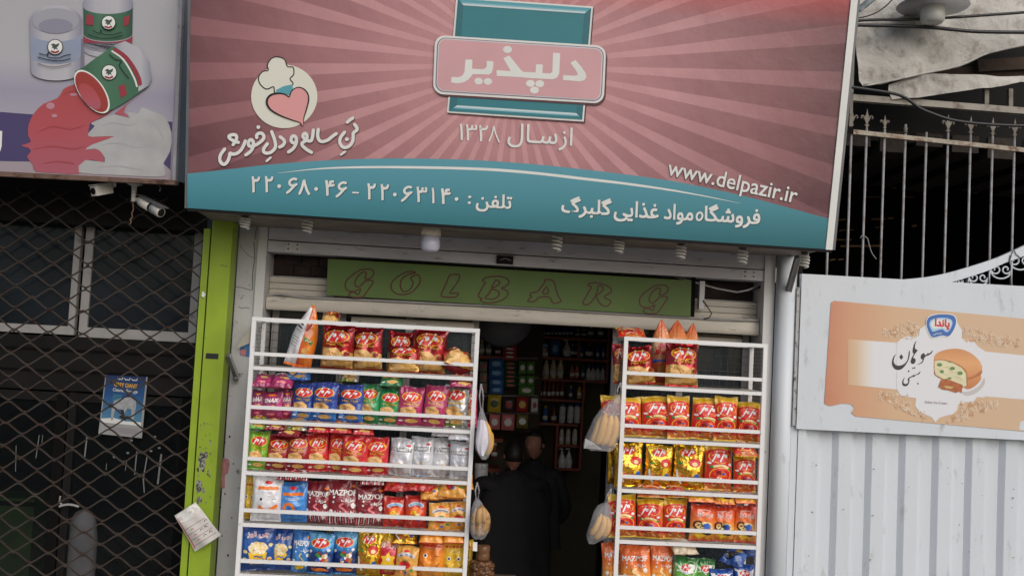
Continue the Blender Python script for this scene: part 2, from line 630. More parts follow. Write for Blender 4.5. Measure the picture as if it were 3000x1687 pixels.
# cracks running across the plaster and paint scars
cr = Print(flat(YF))
zc = Z(680, 600, 3.22)
CRACK = mat('crack', rgb(58, 54, 52), 0.9)
for pts, w in (([(35, 775), (90, 780), (140, 795), (180, 805)], 1.6), ([(75, 380), (110, 430), (160, 480), (205, 498)], 1.2),
               ([(205, 350), (212, 500), (195, 640), (190, 800)], 2.0), ([(60, 965), (100, 975), (130, 968), (170, 978)], 1.6), ([(230, 210), (215, 330)], 1.4)):
    cr.stroke(zc(pts), w, 1, CRACK)
z3 = Z(0, 1050, 2.275)
PINK_SCAR = mat('pink_scar', rgb(190, 130, 136), 0.8, var=0.3, vscale=30)
cr.poly(z3([(1480, 665), (1530, 680), (1520, 760), (1500, 780), (1498, 860), (1470, 850), (1462, 800), (1475, 740)]), 1, PINK_SCAR, smooth=True)
for x, y, r in ((1530, 520, 3), (1500, 900, 2.5), (1545, 1060, 2), (1470, 990, 2), (1520, 1310, 3), (1500, 560, 2), (1480, 1180, 2), (1555, 700, 2)):
    (px, py), = z3([(x, y)])
    cr.oval(px, py, r, r * 1.4, 1, CRACK, 1, 7)
cr.mb.build('scar', shop)
fb = MB()
fb.box((XL1 + 0.004, YF - 0.02, -0.1), (XL2, YF + 0.28, 2.86), WHITE)
fb.build('jamb', shop)
fb = MB()
fb.box((XR0, YF - 0.02, -0.1), (XR1, YF + 0.28, 2.86), WHITE)
fb.build('jamb', shop)
rb = MB()
rb.lathe([(0.068, -0.1), (0.068, 2.85)], ((XR1 + XR2) / 2 + 0.004, YF - 0.045, 0), GATE_WHITE, 28)
rb.build('round_column', shop)
# beams: heights from both ends of the photographed lines
def beam(name, yl0, yl1, yr0, yr1, Y, d, m):
    b = MB()
    q = [P(775, yl1, Y), P(2232, yr1, Y), P(2232, yr0, Y), P(775, yl0, Y)]
    q[0].x = q[3].x = XL2 + 0.003
    q[1].x = q[2].x = XR0 - 0.003
    b.hexa(q, d, m, Vector((0, -1, 0)))
    return b, q
b, q = beam('beam', 662, 701, 745, 789, YF, 0.16, BEAM)
b.build('lintel_beam', shop)
b, q2 = beam('beam', 704, 736, 792, 823, YF - 0.006, 0.17, BEAM)
for x in (0.05, 0.97):                                                   # bolted hinge plates
    p = q2[0].lerp(q2[1], x)
    for dx in (-0.03, 0.03):
        for dz in (0.025, 0.055):
            b.lathe([(0.006, 0), (0.006, 0.004)], (p.x + dx, YF - 0.010, p.z + dz), STEEL, 8, (0, -1, 0))
    b.box((p.x - 0.05, YF - 0.0095, p.z + 0.008), (p.x + 0.05, YF - 0.0062, p.z + 0.068), WHITE)
lb2 = b.build('lintel_beam', shop)
b = MB()
p0, p1 = P(1455, 748, YF - 0.007), P(1503, 775, YF - 0.007)
b.box((p0.x, YF - 0.028, p1.z), (p1.x, YF - 0.0065, p0.z), DARK)
b.tube([P(1465, 762, YF - .03), P(1480, 757, YF - .034), P(1497, 763, YF - .03)], 0.003, ALU, 6)
b.build('latch', shop)
# soffit slab between the beams and the back of the sign
b = MB()
b.box((XL0 - 0.03, -0.21, 2.84), (XR2 + 0.02, YF + 0.3, 2.90), BEAM)
b.build('soffit', shop)
b = MB()
b.box((XL0 - 0.03, YF - 0.05, 2.903), (XR2 + 0.02, YF + 0.25, ZTOP), WALL_UP)
b.build('upper_wall', shop)
# recess behind the beams
b = MB()
q = [P(775, 737, 0.66), P(1100, 760, 0.66), P(1100, 818, 0.66), P(775, 805, 0.66)]
b.box((XL2 + .003, 0.66, q[3].z), (XR0 - .003, 0.70, q[0].z + 0.2), BRICK)
for i in range(26):
    x = XL2 + 0.03 + i * 0.118
    for r in range(2):
        b.box((x + 0.05 * r, 0.645, q[3].z + 0.01 + r * 0.07), (x + 0.05 * r + 0.108, 0.659, q[3].z + 0.07 + r * 0.07), BRICK)
b.build('brick_course', shop)
# shutter: slats, cable strip, round lower rail, second rail
def zl(x, y, Y):
    return P(x, y, Y).z
b = MB()
Ysh = 0.56
ztop, zbot = zl(775, 812, Ysh), zl(775, 865, Ysh)
zt2, zb2 = zl(2225, 884, Ysh), zl(2225, 938, Ysh)
za, zb_ = (ztop + zt2) / 2, (zbot + zb2) / 2
n = 3
for i in range(n):
    h = (za - zb_) / n
    z1 = za - i * h
    prof = [(0.004, z1), (-0.003, z1 - h * .08), (-0.004, z1 - h * .5), (-0.003, z1 - h * .90), (0.004, z1 - h * 0.97)]
    vs = [(XL2 + .004, Ysh + d, z) for d, z in prof] + [(XR0 - .004, Ysh + d, z) for d, z in prof]
    b.add(vs, [(j, j + 5, j + 6, j + 1) for j in range(4)], CREAM, False)
shl = b.build('shutter_slats', shop)
b = MB()
Yr = 0.47
z0 = (zl(775, 866, Yr) + zl(2225, 941, Yr)) / 2
z1 = (zl(775, 905, Yr) + zl(2225, 984, Yr)) / 2
prof = [(0.06, z0), (0.012, z0 - 0.001), (0.003, z0 - 0.008), (0, z0 - 0.03), (0.0, z1 + 0.03), (0.004, z1 + 0.004), (0.012, z1), (0.07, z1)]
k = len(prof)
vs = [(XL2 + .005, Yr + d, z) for d, z in prof] + [(XR0 - .005, Yr + d, z) for d, z in prof]
b.add(vs, [(j, j + k, j + k + 1, j + 1) for j in range(k - 1)] + [(k - 1, 2 * k - 1, k, 0)], CREAM, True)
b.build('shutter_rail', shop)
b = MB()
pa, pb_ = P(1029, 936, 0.60), P(1388, 956, 0.60)
b.box((pa.x, 0.60, pa.z - 0.016), (pb_.x, 0.64, pa.z + 0.02), CREAM)
b.build('shutter_stop', shop)
b = MB()
pa, pb_ = P(2030, 993, 0.60), P(2174, 1000, 0.60)
b.box((pa.x, 0.60, pa.z - 0.022), (pb_.x, 0.64, pa.z + 0.018), CREAM)
b.build('shutter_stop', shop)
# room behind: floor lower than the street, side walls, back wall, ceiling
ROOM_Y = 4.4
b = MB()
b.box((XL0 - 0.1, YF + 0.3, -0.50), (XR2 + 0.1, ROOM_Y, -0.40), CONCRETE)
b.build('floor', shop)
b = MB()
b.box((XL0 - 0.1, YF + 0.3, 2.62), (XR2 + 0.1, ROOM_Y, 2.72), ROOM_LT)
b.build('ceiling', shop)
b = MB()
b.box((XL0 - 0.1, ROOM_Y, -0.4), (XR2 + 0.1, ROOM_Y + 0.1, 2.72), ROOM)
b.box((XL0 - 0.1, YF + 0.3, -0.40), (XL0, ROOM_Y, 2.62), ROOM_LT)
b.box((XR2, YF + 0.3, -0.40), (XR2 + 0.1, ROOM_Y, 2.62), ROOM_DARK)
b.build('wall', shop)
# folded glazed panels behind the racks
def glazed(x0, x1, z0, z1, Y, nx):
    b = MB()
    w = 0.045
    for x in [x0 + (x1 - x0) * i / nx for i in range(nx + 1)]:
        b.box((x - w / 2, Y, z0), (x + w / 2, Y + 0.04, z1), ALU)
    b.box((x0 + w / 2, Y + 0.003, z0), (x1 - w / 2, Y + 0.037, z0 + 0.05), ALU)
    b.box((x0 + w / 2, Y + 0.003, z1 - 0.05), (x1 - w / 2, Y + 0.037, z1), ALU)
    f = b.build('window_frame', shop)
    g = MB()
    g.box((x0, Y + 0.016, z0 + 0.03), (x1, Y + 0.022, z1 - 0.03), GLASS_SHOP)
    g.build('window_pane', shop)
glazed(XL2 + 0.04, 0.045, -0.2, 2.36, 0.66, 3)
glazed(1.02, XR0 - 0.04, -0.2, 2.36, 0.66, 2)
b = MB()
b.box((XL2, 0.665, 2.365), (XR0, 0.70, 2.60), BEAM)
b.build('transom', shop)

# loose wires hanging in the recess and beside the shutter
b = MB()
b.tube([P(1940, 800, .5), P(2100, 845, .46), (P(2160, 856, .46)), P(2190, 850, .46), P(2226, 836, .5)], 0.006, ALU, 6)
b.tube([P(2190, 852, .47), P(2215, 846, .47), P(2228, 840, .5)], 0.007, BLACKRUB, 6)
b.tube([P(2062, 935, .455), P(2078, 930, .45), P(2085, 918, .45), P(2075, 902, .45), P(2060, 880, .46)], 0.004, BLACKRUB, 6)
o = b.build('electric_cable'); tag(o, 'thin grey and black wires looping beside the round column', 'cable')
b = MB()
path = [P(x, y, Yr - 0.006) for x, y in ((775, 866), (820, 861), (900, 872), (1100, 880), (1300, 890), (1480, 898), (1700, 912), (1900, 924), (2030, 931), (2100, 936), (2226, 938))]
b.tube(smooth_path([tuple(p) for p in path], 3), 0.008, ALU, 6)
o = b.build('electric_cable'); tag(o, 'grey sagging cable strip along the top of the cream shutter rail', 'cable')

# green name board
gy = 0.44
q = [P(956, 864, gy), P(2023, 927, gy), P(2026, 822, gy), P(961, 758, gy)]
GB = mat('name_board_green', rgb(92, 118, 54), 0.55, var=0.14, vscale=3, dirt=rgb(70, 84, 40), dscale=20, dlo=0.68, dhi=0.74)
LETTER = mat('name_board_outline', rgb(84, 38, 26), 0.5)
gb = thing('name_board', q[0], 'long green board spelling GOLBARG in red outline letters', 'sign')
b = MB()
b.hexa(q, 0.018, GB, Vector((0, -1, 0)))
pr = Print(flat(gy), b)
za, zb_ = Z(980, 740, 4.954), Z(1460, 740, 4.293)
G = [(445, 378), (510, 375), (560, 330), (570, 285), (540, 245), (470, 238), (370, 255), (260, 325), (180, 400), (155, 460), (170, 530), (230, 560), (300, 560), (375, 525),
     (370, 560), (345, 610), (290, 575), (230, 580), (210, 610), (240, 640), (330, 655), (410, 640), (460, 580), (510, 510), (550, 450), (560, 412), (530, 402), (450, 410),
     (420, 440), (380, 480), (340, 500), (305, 480), (295, 440), (320, 370), (370, 310), (430, 280), (460, 300), (450, 345)]
O_ = [(1180, 290), (1130, 275), (1040, 285), (930, 340), (850, 410), (820, 480), (840, 550), (910, 600), (1010, 608), (1110, 580), (1190, 510), (1235, 440), (1245, 380), (1225, 335),
      (1180, 325), (1120, 352), (1110, 380), (1140, 430), (1130, 480), (1090, 540), (1020, 568), (975, 540), (955, 480), (965, 410), (1010, 350), (1080, 315)]
L_ = [(1690, 320), (1800, 320), (1815, 350), (1790, 420), (1720, 520), (1675, 590), (1780, 585), (1795, 600), (1760, 640), (1690, 648), (1570, 640), (1550, 610), (1570, 550), (1620, 450), (1650, 370)]
B_ = [[(2150, 410), (2180, 370), (2260, 350), (2380, 345), (2480, 365), (2530, 410), (2525, 450), (2480, 490), (2420, 515), (2490, 545), (2520, 590), (2490, 650), (2400, 700), (2280, 730),
       (2180, 725), (2115, 690), (2145, 665), (2100, 650), (2090, 620), (2120, 550), (2160, 480), (2190, 430)], [(2340, 400), (2390, 420), (2395, 450), (2340, 490), (2280, 510), (2310, 450)],
      [(2280, 530), (2360, 550), (2390, 590), (2370, 640), (2290, 675), (2185, 660), (2230, 610), (2260, 560)]]
A_ = [[(575, 345), (640, 340), (690, 355), (715, 410), (730, 480), (760, 560), (790, 610), (720, 635), (680, 625), (640, 560), (520, 560), (460, 610), (390, 615), (370, 600), (420, 550),
       (395, 535), (420, 505), (490, 490), (540, 430), (585, 365)], [(605, 430), (630, 505), (555, 510)]]
R_ = [[(1120, 410), (1160, 385), (1250, 380), (1350, 410), (1415, 450), (1415, 500), (1330, 550), (1360, 580), (1415, 610), (1380, 665), (1330, 670), (1270, 630), (1225, 550), (1180, 610),
       (1130, 650), (1070, 650), (1065, 620), (1110, 540), (1150, 470), (1170, 430)], [(1260, 415), (1310, 430), (1310, 480), (1220, 545), (1245, 480)]]
LW = 4.3
for pts in [G, O_, L_] + B_:
    pr.stroke(za(pts), LW, 1.5, LETTER, closed=True, k=3)
for pts in A_ + R_:
    pr.stroke(zb_(pts), LW, 1.5, LETTER, closed=True, k=3)
pr.stroke([(x + 862, y + 47) for x, y in za(G)], LW, 1.5, LETTER, closed=True, k=3)
b.build('board', gb)
b = MB()
b.bar(P(985, 866, gy + .02), P(985, 850, gy + .05), 0.02, 0.04, STEEL)
b.box((q[1].x + 0.006, gy + 0.02, q[1].z), (q[1].x + 0.03, gy + 0.05, q[2].z + 0.03), BLACK)
b.build('bracket', gb)
b = MB()
qa, qb = P(2048, 905, .46), P(2066, 824, .46)
b.box((qa.x, .462, qa.z), (qb.x, .52, qb.z), WHITE)
b.build('bracket', gb)
# ------------------------------------------------------------------ the big pink and teal fascia sign
SGN = Plane(P(549, 610, -0.30), radians(8.0))
sq = [SGN(549, 610), SGN(2437, 732), SGN(2518, -75), SGN(560, -75)]
sign = thing('fascia_sign', sq[0].lerp(sq[1], .5), 'huge pink sunburst and teal fascia sign leaning out over the grocery', 'sign')

def burst_mat():
    """printed sunburst: alternating rays about the badge, deep rose at the edges and pale pink towards the middle"""
    m = bpy.data.materials.new('sunburst_print')
    m.use_nodes = True
    N, L = m.node_tree.nodes, m.node_tree.links
    bs = N['Principled BSDF']
    bs.inputs['Roughness'].default_value = 0.42
    uv = N.new('ShaderNodeUVMap'); uv.uv_map = 'UVMap'
    sp = N.new('ShaderNodeSeparateXYZ'); L.new(uv.outputs[0], sp.inputs[0])
    def mth(op, a, b=None, c=None):
        n = N.new('ShaderNodeMath'); n.operation = op
        for i, v in enumerate((a, b, c)):
            if v is None: continue
            if isinstance(v, (int, float)): n.inputs[i].default_value = v
            else: L.new(v, n.inputs[i])
        return n.outputs[0]
    x, y = sp.outputs[0], sp.outputs[1]
    ang = mth('ARCTAN2', y, x)
    ph = mth('FRACT', mth('MULTIPLY_ADD', ang, 45 / (2 * pi), 100.05))
    ray_ = mth('MULTIPLY', mth('SMOOTH_MIN', mth('MULTIPLY', mth('SUBTRACT', ph, 0.03), 40), 1.0, 0.1), 1.0)
    in1 = mth('GREATER_THAN', ph, 0.0); in2 = mth('LESS_THAN', ph, 0.40)
    band = mth('MULTIPLY', in1, in2)
    r = mth('SQRT', mth('ADD', mth('MULTIPLY', x, x), mth('MULTIPLY', mth('MULTIPLY', y, y), 1.6)))
    def ramp(stops):
        cr = N.new('ShaderNodeValToRGB')
        while len(cr.color_ramp.elements) < len(stops): cr.color_ramp.elements.new(.5)
        for e, (p, c) in zip(cr.color_ramp.elements, stops): e.position = p; e.color = c
        L.new(r, cr.inputs[0]); return cr.outputs[0]
    dk = ramp([(0.12, rgb(210, 156, 158)), (0.45, rgb(178, 126, 130)), (0.72, rgb(146, 98, 103)), (0.92, rgb(108, 70, 75))])
    lt = ramp([(0.12, rgb(218, 164, 166)), (0.45, rgb(206, 154, 157)), (0.72, rgb(170, 118, 123)), (0.92, rgb(132, 88, 94))])
    mx = N.new('ShaderNodeMix'); mx.data_type = 'RGBA'
    L.new(band, mx.inputs['Factor']); L.new(dk, mx.inputs['A']); L.new(lt, mx.inputs['B'])
    # redder printed edge along the top
    topf = mth('MULTIPLY', mth('MAXIMUM', mth('SUBTRACT', y, 0.155), 0.0), 6.0)
    topf = mth('MINIMUM', topf, 0.8)
    m2 = N.new('ShaderNodeMix'); m2.data_type = 'RGBA'
    L.new(topf, m2.inputs['Factor']); L.new(mx.outputs['Result'], m2.inputs['A']); m2.inputs['B'].default_value = rgb(226, 84, 84)
    # woven banner cloth: faint threads
    tc = N.new('ShaderNodeTexCoord')
    nz = N.new('ShaderNodeTexNoise'); nz.inputs['Scale'].default_value = 2.5; nz.inputs['Detail'].default_value = 5
    L.new(tc.outputs['Object'], nz.inputs['Vector'])
    mp = N.new('ShaderNodeMapping'); mp.inputs['Scale'].default_value = (220, 220, 6)
    L.new(tc.outputs['Object'], mp.inputs[0])
    n2 = N.new('ShaderNodeTexNoise'); n2.inputs['Scale'].default_value = 1.0; n2.inputs['Detail'].default_value = 2
    L.new(mp.outputs[0], n2.inputs['Vector'])
    k = mth('ADD', mth('MULTIPLY_ADD', nz.outputs['Fac'], 0.22, 0.80), mth('MULTIPLY_ADD', n2.outputs['Fac'], 0.12, -0.06))
    m3 = N.new('ShaderNodeMix'); m3.data_type = 'RGBA'; m3.blend_type = 'MULTIPLY'; m3.inputs['Factor'].default_value = 1.0
    L.new(m2.outputs['Result'], m3.inputs['A'])
    cb = N.new('ShaderNodeCombineXYZ'); L.new(k, cb.inputs[0]); L.new(k, cb.inputs[1]); L.new(k, cb.inputs[2])
    L.new(cb.outputs[0], m3.inputs['B'])
    L.new(m3.outputs['Result'], bs.inputs['Base Color'])
    bp = N.new('ShaderNodeBump'); bp.inputs['Strength'].default_value = 0.5; bp.inputs['Distance'].default_value = 0.03
    L.new(nz.outputs['Fac'], bp.inputs['Height']); L.new(bp.outputs[0], bs.inputs['Normal'])
    return m

S_WHITE = mat('print_white', rgb(228, 230, 226), 0.45, var=0.05, vscale=6)
S_SHADE = mat('print_drop_tone', rgb(92, 56, 62), 0.5)
S_TSHADE = mat('print_drop_tone_teal', rgb(24, 74, 82), 0.5)
S_BLACK = mat('print_black', rgb(30, 28, 32), 0.5)
S_TEAL = mat('print_teal', rgb(54, 128, 138), 0.45, var=0.06, vscale=5)
S_TEAL_D = mat('print_teal_deep', rgb(50, 112, 122), 0.45)
S_TEAL_L = mat('print_teal_light', rgb(92, 164, 178), 0.45)
S_PALE = mat('print_pale', rgb(206, 220, 224), 0.45)
S_PINK = mat('print_pink', rgb(214, 166, 170), 0.45, var=0.05, vscale=5)
S_MAUVE = mat('print_mauve', rgb(150, 120, 138), 0.45)
HEART = mat('print_heart', rgb(226, 160, 160), 0.45)
S_CREAM = mat('print_cream', rgb(226, 226, 212), 0.45)

# printed panel: a gently slack banner as a fine sheet
BUR = burst_mat()
pm = MB()
ctr = SGN(1505, 190)
e1 = (sq[1] - sq[0]).normalized()
e2 = SGN.n.cross(e1) * -1
if e2.z < 0:
    e2 = -e2
nx, nz_ = 40, 16
vs, uvs, fs = [], [], []
for j in range(nz_ + 1):
    for i in range(nx + 1):
        a, bb = i / nx, j / nz_
        p = sq[0].lerp(sq[1], a).lerp(sq[3].lerp(sq[2], a), bb)
        p = p - SGN.n * (.0028 * (1 + noise.noise(Vector((a * 9, bb * 2.2, 4)))) + .004 * max(0, .12 - a) * (1 + sin(bb * 30 + a * 60)))
        vs.append(p)
        d = p - ctr
        uvs.append((d.dot(e1) / 2.2, d.dot(e2) / 2.2))
for j in range(nz_):
    for i in range(nx):
        o = j * (nx + 1) + i
        fs.append((o, o + 1, o + nx + 2, o + nx + 1))
pm.add(vs, fs, BUR, True, uvs)
pr = Print(SGN, pm)
TEALB = ramp_mat('teal_band_print', [(0.0, rgb(92, 158, 174)), (0.35, rgb(74, 142, 156)), (0.7, rgb(46, 112, 122)), (1.0, rgb(30, 86, 92))], 'Y', rough=0.42, slant=-0.22, bump=0.06)
curve = [(549, 509), (600, 504), (697, 493), (794, 482), (910, 473), (1005, 468), (1100, 465), (1200, 464.5), (1326, 467), (1452, 473), (1580, 483), (1705, 496), (1830, 511), (1957, 528.5),
         (2083, 553), (2209, 581.5), (2330, 614), (2446, 646)]
cv = smooth_path(curve, 3)
pr.poly([(549, 609.5)] + cv + [(2437, 731)][:1], 1, TEALB, uv_box=(549, 464, 2450, 731))
sw = [(814, 507.6), (910, 497), (988, 492), (1100, 490), (1200, 490.6), (1330, 493), (1452, 498), (1580, 509), (1705, 523.5), (1830, 538), (1957, 556), (2060, 574), (2169, 596)]
pr.stroke(sw, [0.6, 3, 5, 6.5, 7, 7.5, 8, 8, 8, 7, 5.5, 3, 0.5], 2, S_WHITE, rise=0)
# slogan in brush script
zs = Z(600, 330, 5.152)
SLOGAN = [[(300, 555), (240, 640), (230, 720), (265, 775), (310, 775), (350, 730), (375, 660), (385, 615), (430, 630), (500, 610), (560, 550), (600, 470), (613, 432)],
          [(430, 485), (480, 400), (475, 350), (430, 335), (370, 355), (378, 390), (440, 430), (508, 452)],
          [(622, 640), (690, 590), (725, 530), (735, 450), (700, 410), (665, 440), (665, 500), (720, 510), (800, 475), (870, 420), (895, 370), (870, 320), (820, 315), (785, 345), (787, 378)],
          [(945, 475), (895, 540), (890, 590), (930, 615), (1000, 600), (1060, 540), (1070, 480), (1045, 380), (1012, 292)],
          [(1140, 370), (1190, 410), (1205, 455), (1175, 500), (1132, 522)],
          [(1267, 595), (1330, 550), (1375, 480), (1385, 400), (1355, 355), (1315, 370), (1305, 430), (1340, 460), (1377, 448)],
          [(1610, 602), (1540, 560), (1475, 500), (1475, 460), (1530, 420), (1545, 360), (1520, 315), (1485, 340), (1490, 380), (1540, 420), (1600, 430), (1625, 380), (1640, 268)],
          [(1715, 258), (1705, 350), (1730, 420), (1780, 440), (1860, 415), (1930, 360), (1983, 322)],
          [(2110, 300), (2050, 380), (2040, 450), (2070, 510), (2120, 530), (2190, 500), (2235, 430), (2240, 360), (2245, 310), (2300, 260), (2290, 220), (2262, 182)],
          [(2152, 148), (2190, 115), (2233, 87)]]
for off, ly, mt in ((1.8, 2, S_SHADE), (0, 4, S_WHITE)):
    for s_ in SLOGAN:
        pr.stroke([(x + off, y + off * 1.3) for x, y in zs(s_)], 9.6, ly, mt, k=4, rise=0.6)
    for s_ in ([(935, 733), (995, 682)], [(2055, 637), (2120, 592)]):
        pr.stroke([(x + off, y + off * 1.3) for x, y in zs(s_)], 6.5, ly, mt, curve=False)
    for x, y in ((810, 222), (2145, 405)):
        (a, b_), = zs([(x, y)])
        pr.oval(a + off, b_ + off * 1.3, 5.6, 5.6, ly, mt, 1, 14)
# telephone line, shop name, web address, "since 1328"
z4 = Z(540, 0, 2.195)
digits = [('\u06f2', 455, 1187), ('\u06f2', 540, 1186), ('\u06f0', 611, 1198), ('\u06f6', 692, 1196), ('\u06f8', 771, 1203), ('\u06f0', 848, 1216), ('\u06f4', 932, 1210), ('\u06f6', 1010, 1220), ('-', 1102, 1240),
          ('\u06f2', 1199, 1232), ('\u06f2', 1284, 1237), ('\u06f0', 1354, 1252), ('\u06f6', 1430, 1248), ('\u06f3', 1523, 1252), ('\u06f1', 1597, 1258), ('\u06f4', 1677, 1263)]
dw = {'\u06f2': (50, 100), '\u06f6': (66, 96), '\u06f8': (70, 96), '\u06f4': (60, 96), '\u06f3': (66, 96), '\u06f1': (18, 96)}
STK = {'\u06f8': [[(-.42, .44), (-.22, .12), (-.05, -.36), (.02, -.42)], [(.02, -.40), (.12, -.1), (.26, .22), (.44, .46)]],
       '\u06f6': [[(.42, -.44), (.15, -.47), (-.16, -.34), (-.22, -.14), (-.02, -.02), (.25, -.04), (.44, -.10)], [(.26, -.02), (.05, .14), (-.2, .32), (-.44, .45)]]}
def digit(ch, x, y, off, ly, mt):
    if ch == '\u06f0':
        pr.oval(x + off, y + off, 5.6, 5.6, ly, mt, 1, 14)
    elif ch == '-':
        pr.stroke([(x - 8 + off, y - .5 + off), (x + 8 + off, y + .5 + off)], 4.4, ly, mt, curve=False)
    elif ch in STK:
        w, h = dw[ch]
        w, h = w / 2.195, h / 2.195
        for st in STK[ch]:
            pr.stroke([(x + a * w + off, y + c * h + off) for a, c in st], 7.4, ly, mt, k=3)
    else:
        w, h = dw[ch]
        w, h = w / 2.195, h / 2.195
        pr.text(ch, (x - w / 2 + off, y + h / 2 - w * .03 + off), (x + w / 2 + off, y + h / 2 + w * .03 + off), h, ly, mt, bold=0.025)
for off, ly, mt in ((2.0, 2, S_TSHADE), (0, 4, S_WHITE)):
    for ch, x, y in digits:
        (a, b_), = z4([(x, y)])
        digit(ch, a, b_, off, ly, mt)
    digit('\u06f0', 1337.5, 583.5, off, ly, mt)
    pr.text(':', (1371 + off, 597 + off), (1379 + off, 597.5 + off), 23, ly, mt, bold=0.03)
    pr.text('تلفن', (1394 + off, 618 + off), (1497 + off, 624.5 + off), 52, ly, mt, bold=0.02)
    for s_, xa_, xb_, yb_, h_ in (('گلبرگ', 1644, 1788, 634, 60), ('غذایی', 1798, 1927, 647, 60), ('مواد', 1944, 2028, 655, 58), ('فروشگا', 2063, 2224, 660, 62)):
        pr.text(s_, (xa_ + off, yb_ + off), (xb_ + off, yb_ + (xb_ - xa_) * .062 + off), h_, ly, mt, bold=0.02)
    pr.stroke([(2049 + 8.5 * cos(t) + off, 634 + 11 * sin(t) - 2 * cos(t) + off) for t in [2 * pi * i / 14 for i in range(14)]], 6, ly, mt, closed=True, k=2, rise=0)
for off, ly, mt in ((1.8, 2, S_SHADE), (0, 4, S_WHITE)):
    pr.text('www.delpazir.ir', (1950 + off, 527 + off), (2327 + off, 610 + off), 60, ly, mt, bold=0.009)
for (s_, bl, br, h) in (('سـال', (1486, 431), (1630, 440), 70), ('از', (1636, 441), (1674, 443.5), 68), ('\u06f1\u06f3\u06f2', (1344, 410), (1427, 415.5), 47)):
    pr.text(s_, bl, br, h, 3, S_WHITE, bold=0.008)
for st in ([(1433, 413), (1441, 395), (1446, 372)], [(1447, 372), (1452, 392), (1462, 416)]):
    pr.stroke(st, 4.2, 3, S_WHITE, k=3)
pm.build('printed_banner', sign)

# badge in the middle: teal rectangle behind, pink name plate in front
bd = MB()
pr = Print(SGN, bd)
z5 = Z(1200, 0, 3.019)
def quad(pts, ly, m, uvb=None):
    pr.poly(z5(pts), ly, m, uvb)
quad([(424, -12), (1632, 78), (1552, 1094), (340, 1012)], 2, S_SHADE)
quad([(412, -24), (1622, 62), (1540, 1078), (330, 998)], 3, S_WHITE)
quad([(428, -8), (1606, 76), (1526, 1060), (348, 984)], 4, S_TEAL)
BEV = ramp_mat('badge_bevel', [(0.0, rgb(70, 150, 168)), (0.45, rgb(82, 160, 178)), (0.75, rgb(168, 204, 212)), (1.0, rgb(206, 222, 226))], 'Y')
BEV2 = ramp_mat('badge_bevel_low', [(0.0, rgb(206, 222, 226)), (0.35, rgb(150, 196, 208)), (0.6, rgb(74, 146, 166)), (1.0, rgb(66, 138, 150))], 'Y')
quad([(428, -8), (476, 52), (420, 936), (348, 984)], 5, S_TEAL_D)
quad([(1606, 76), (1526, 1060), (1474, 1004), (1546, 124)], 5, S_TEAL_D)
# the bevel bands run with the tilt of the badge, so their prints are drawn as strips
for t0, t1, c in ((0, .5, S_TEAL_L), (.5, .72, mat('bevel_mid', rgb(136, 188, 200), .45)), (.72, 1, S_PALE)):
    a = [(428 + 48 * t, -8 + 60 * t) for t in (t0, t1)]
    d = [(1606 - 60 * t, 76 + 48 * t) for t in (t0, t1)]
    quad([a[0], d[0], d[1], a[1]], 6, c)
for t0, t1, c in ((0, .3, S_PALE), (.3, .5, mat('bevel_mid', rgb(136, 188, 200), .45)), (.5, 1, S_TEAL)):
    a = [(420 - 72 * t, 934 + 50 * t) for t in (t0, t1)]
    d = [(1474 + 52 * t, 1003 + 57 * t) for t in (t0, t1)]
    quad([a[0], d[0], d[1], a[1]], 6, c)
def rrect(tl, tr, br, bl, r, n=6):
    out = []
    cs = [tl, tr, br, bl]
    for i in range(4):
        p, a, b_ = Vector(cs[i]), Vector(cs[i - 1]), Vector(cs[(i + 1) % 4])
        u, v = (a - p).normalized() * r, (b_ - p).normalized() * r
        for j in range(n + 1):
            t = j / n * pi / 2
            out.append(tuple(p + u * (1 - sin(t)) + v * (1 - cos(t))))
    return out
quad(rrect((240, 334), (1752, 430), (1730, 940), (222, 850), 90), 7, S_SHADE)
quad(rrect((226, 314), (1738, 410), (1716, 920), (206, 832), 88), 8, S_WHITE)
quad(rrect((246, 333), (1720, 427), (1697, 902), (226, 813), 76), 9, S_MAUVE)
quad(rrect((256, 341), (1709, 434), (1688, 893), (236, 805), 70), 10, S_PALE)
quad(rrect((264, 349), (1701, 441), (1681, 885), (244, 797), 64), 11, S_PINK)
NAME = [[(1420, 560), (1465, 535), (1520, 600), (1555, 650), (1563, 685), (1545, 713), (1505, 725), (1355, 712), (1358, 668), (1460, 675), (1485, 668), (1480, 645)],
        [(1268, 470), (1330, 477), (1322, 655), (1300, 693), (1262, 706), (1090, 697), (950, 686), (770, 676), (768, 625), (893, 634), (828, 520), (880, 495), (985, 625), (1005, 640), (1113, 645), (1117, 572),
         (1177, 576), (1172, 650), (1245, 655), (1260, 640)],
        [(682, 543), (742, 548), (738, 610), (725, 648), (700, 665), (560, 660), (520, 708), (480, 733), (430, 742), (368, 735), (370, 685), (430, 688), (465, 675), (485, 640), (495, 530), (555, 533), (552, 612),
         (640, 618), (670, 610), (680, 595)]]
for pts in NAME:
    quad(pts, 12, S_WHITE)
for x, y, a, b_ in ((865, 443, 40, 32), (610, 722, 37, 30), (692, 725, 37, 30), (1067, 742, 39, 31), (1150, 745, 39, 31), (1103, 800, 39, 31)):
    (px_, py_), = z5([(x, y)])
    pr.oval(px_, py_, a / 3.019, b_ / 3.019, 12, S_WHITE, 1, 20)
bd.build('badge', sign, label='pink name plate over a bevelled teal rectangle')

# round cream emblem with an outlined heart
em = MB()
pr = Print(SGN, em)
def zz(pts):
    return z4(pts)
(cx_, cy_), = zz([(643, 622)])
pr.oval(cx_, cy_, 97, 93, 2, S_CREAM, 1, 44)
heart = [(765, 815), (745, 790), (690, 772), (620, 745), (560, 710), (535, 675), (535, 640), (560, 612), (610, 603), (650, 610), (675, 625), (690, 590), (725, 565), (765, 572), (795, 605), (800, 650), (785, 710), (770, 760)]
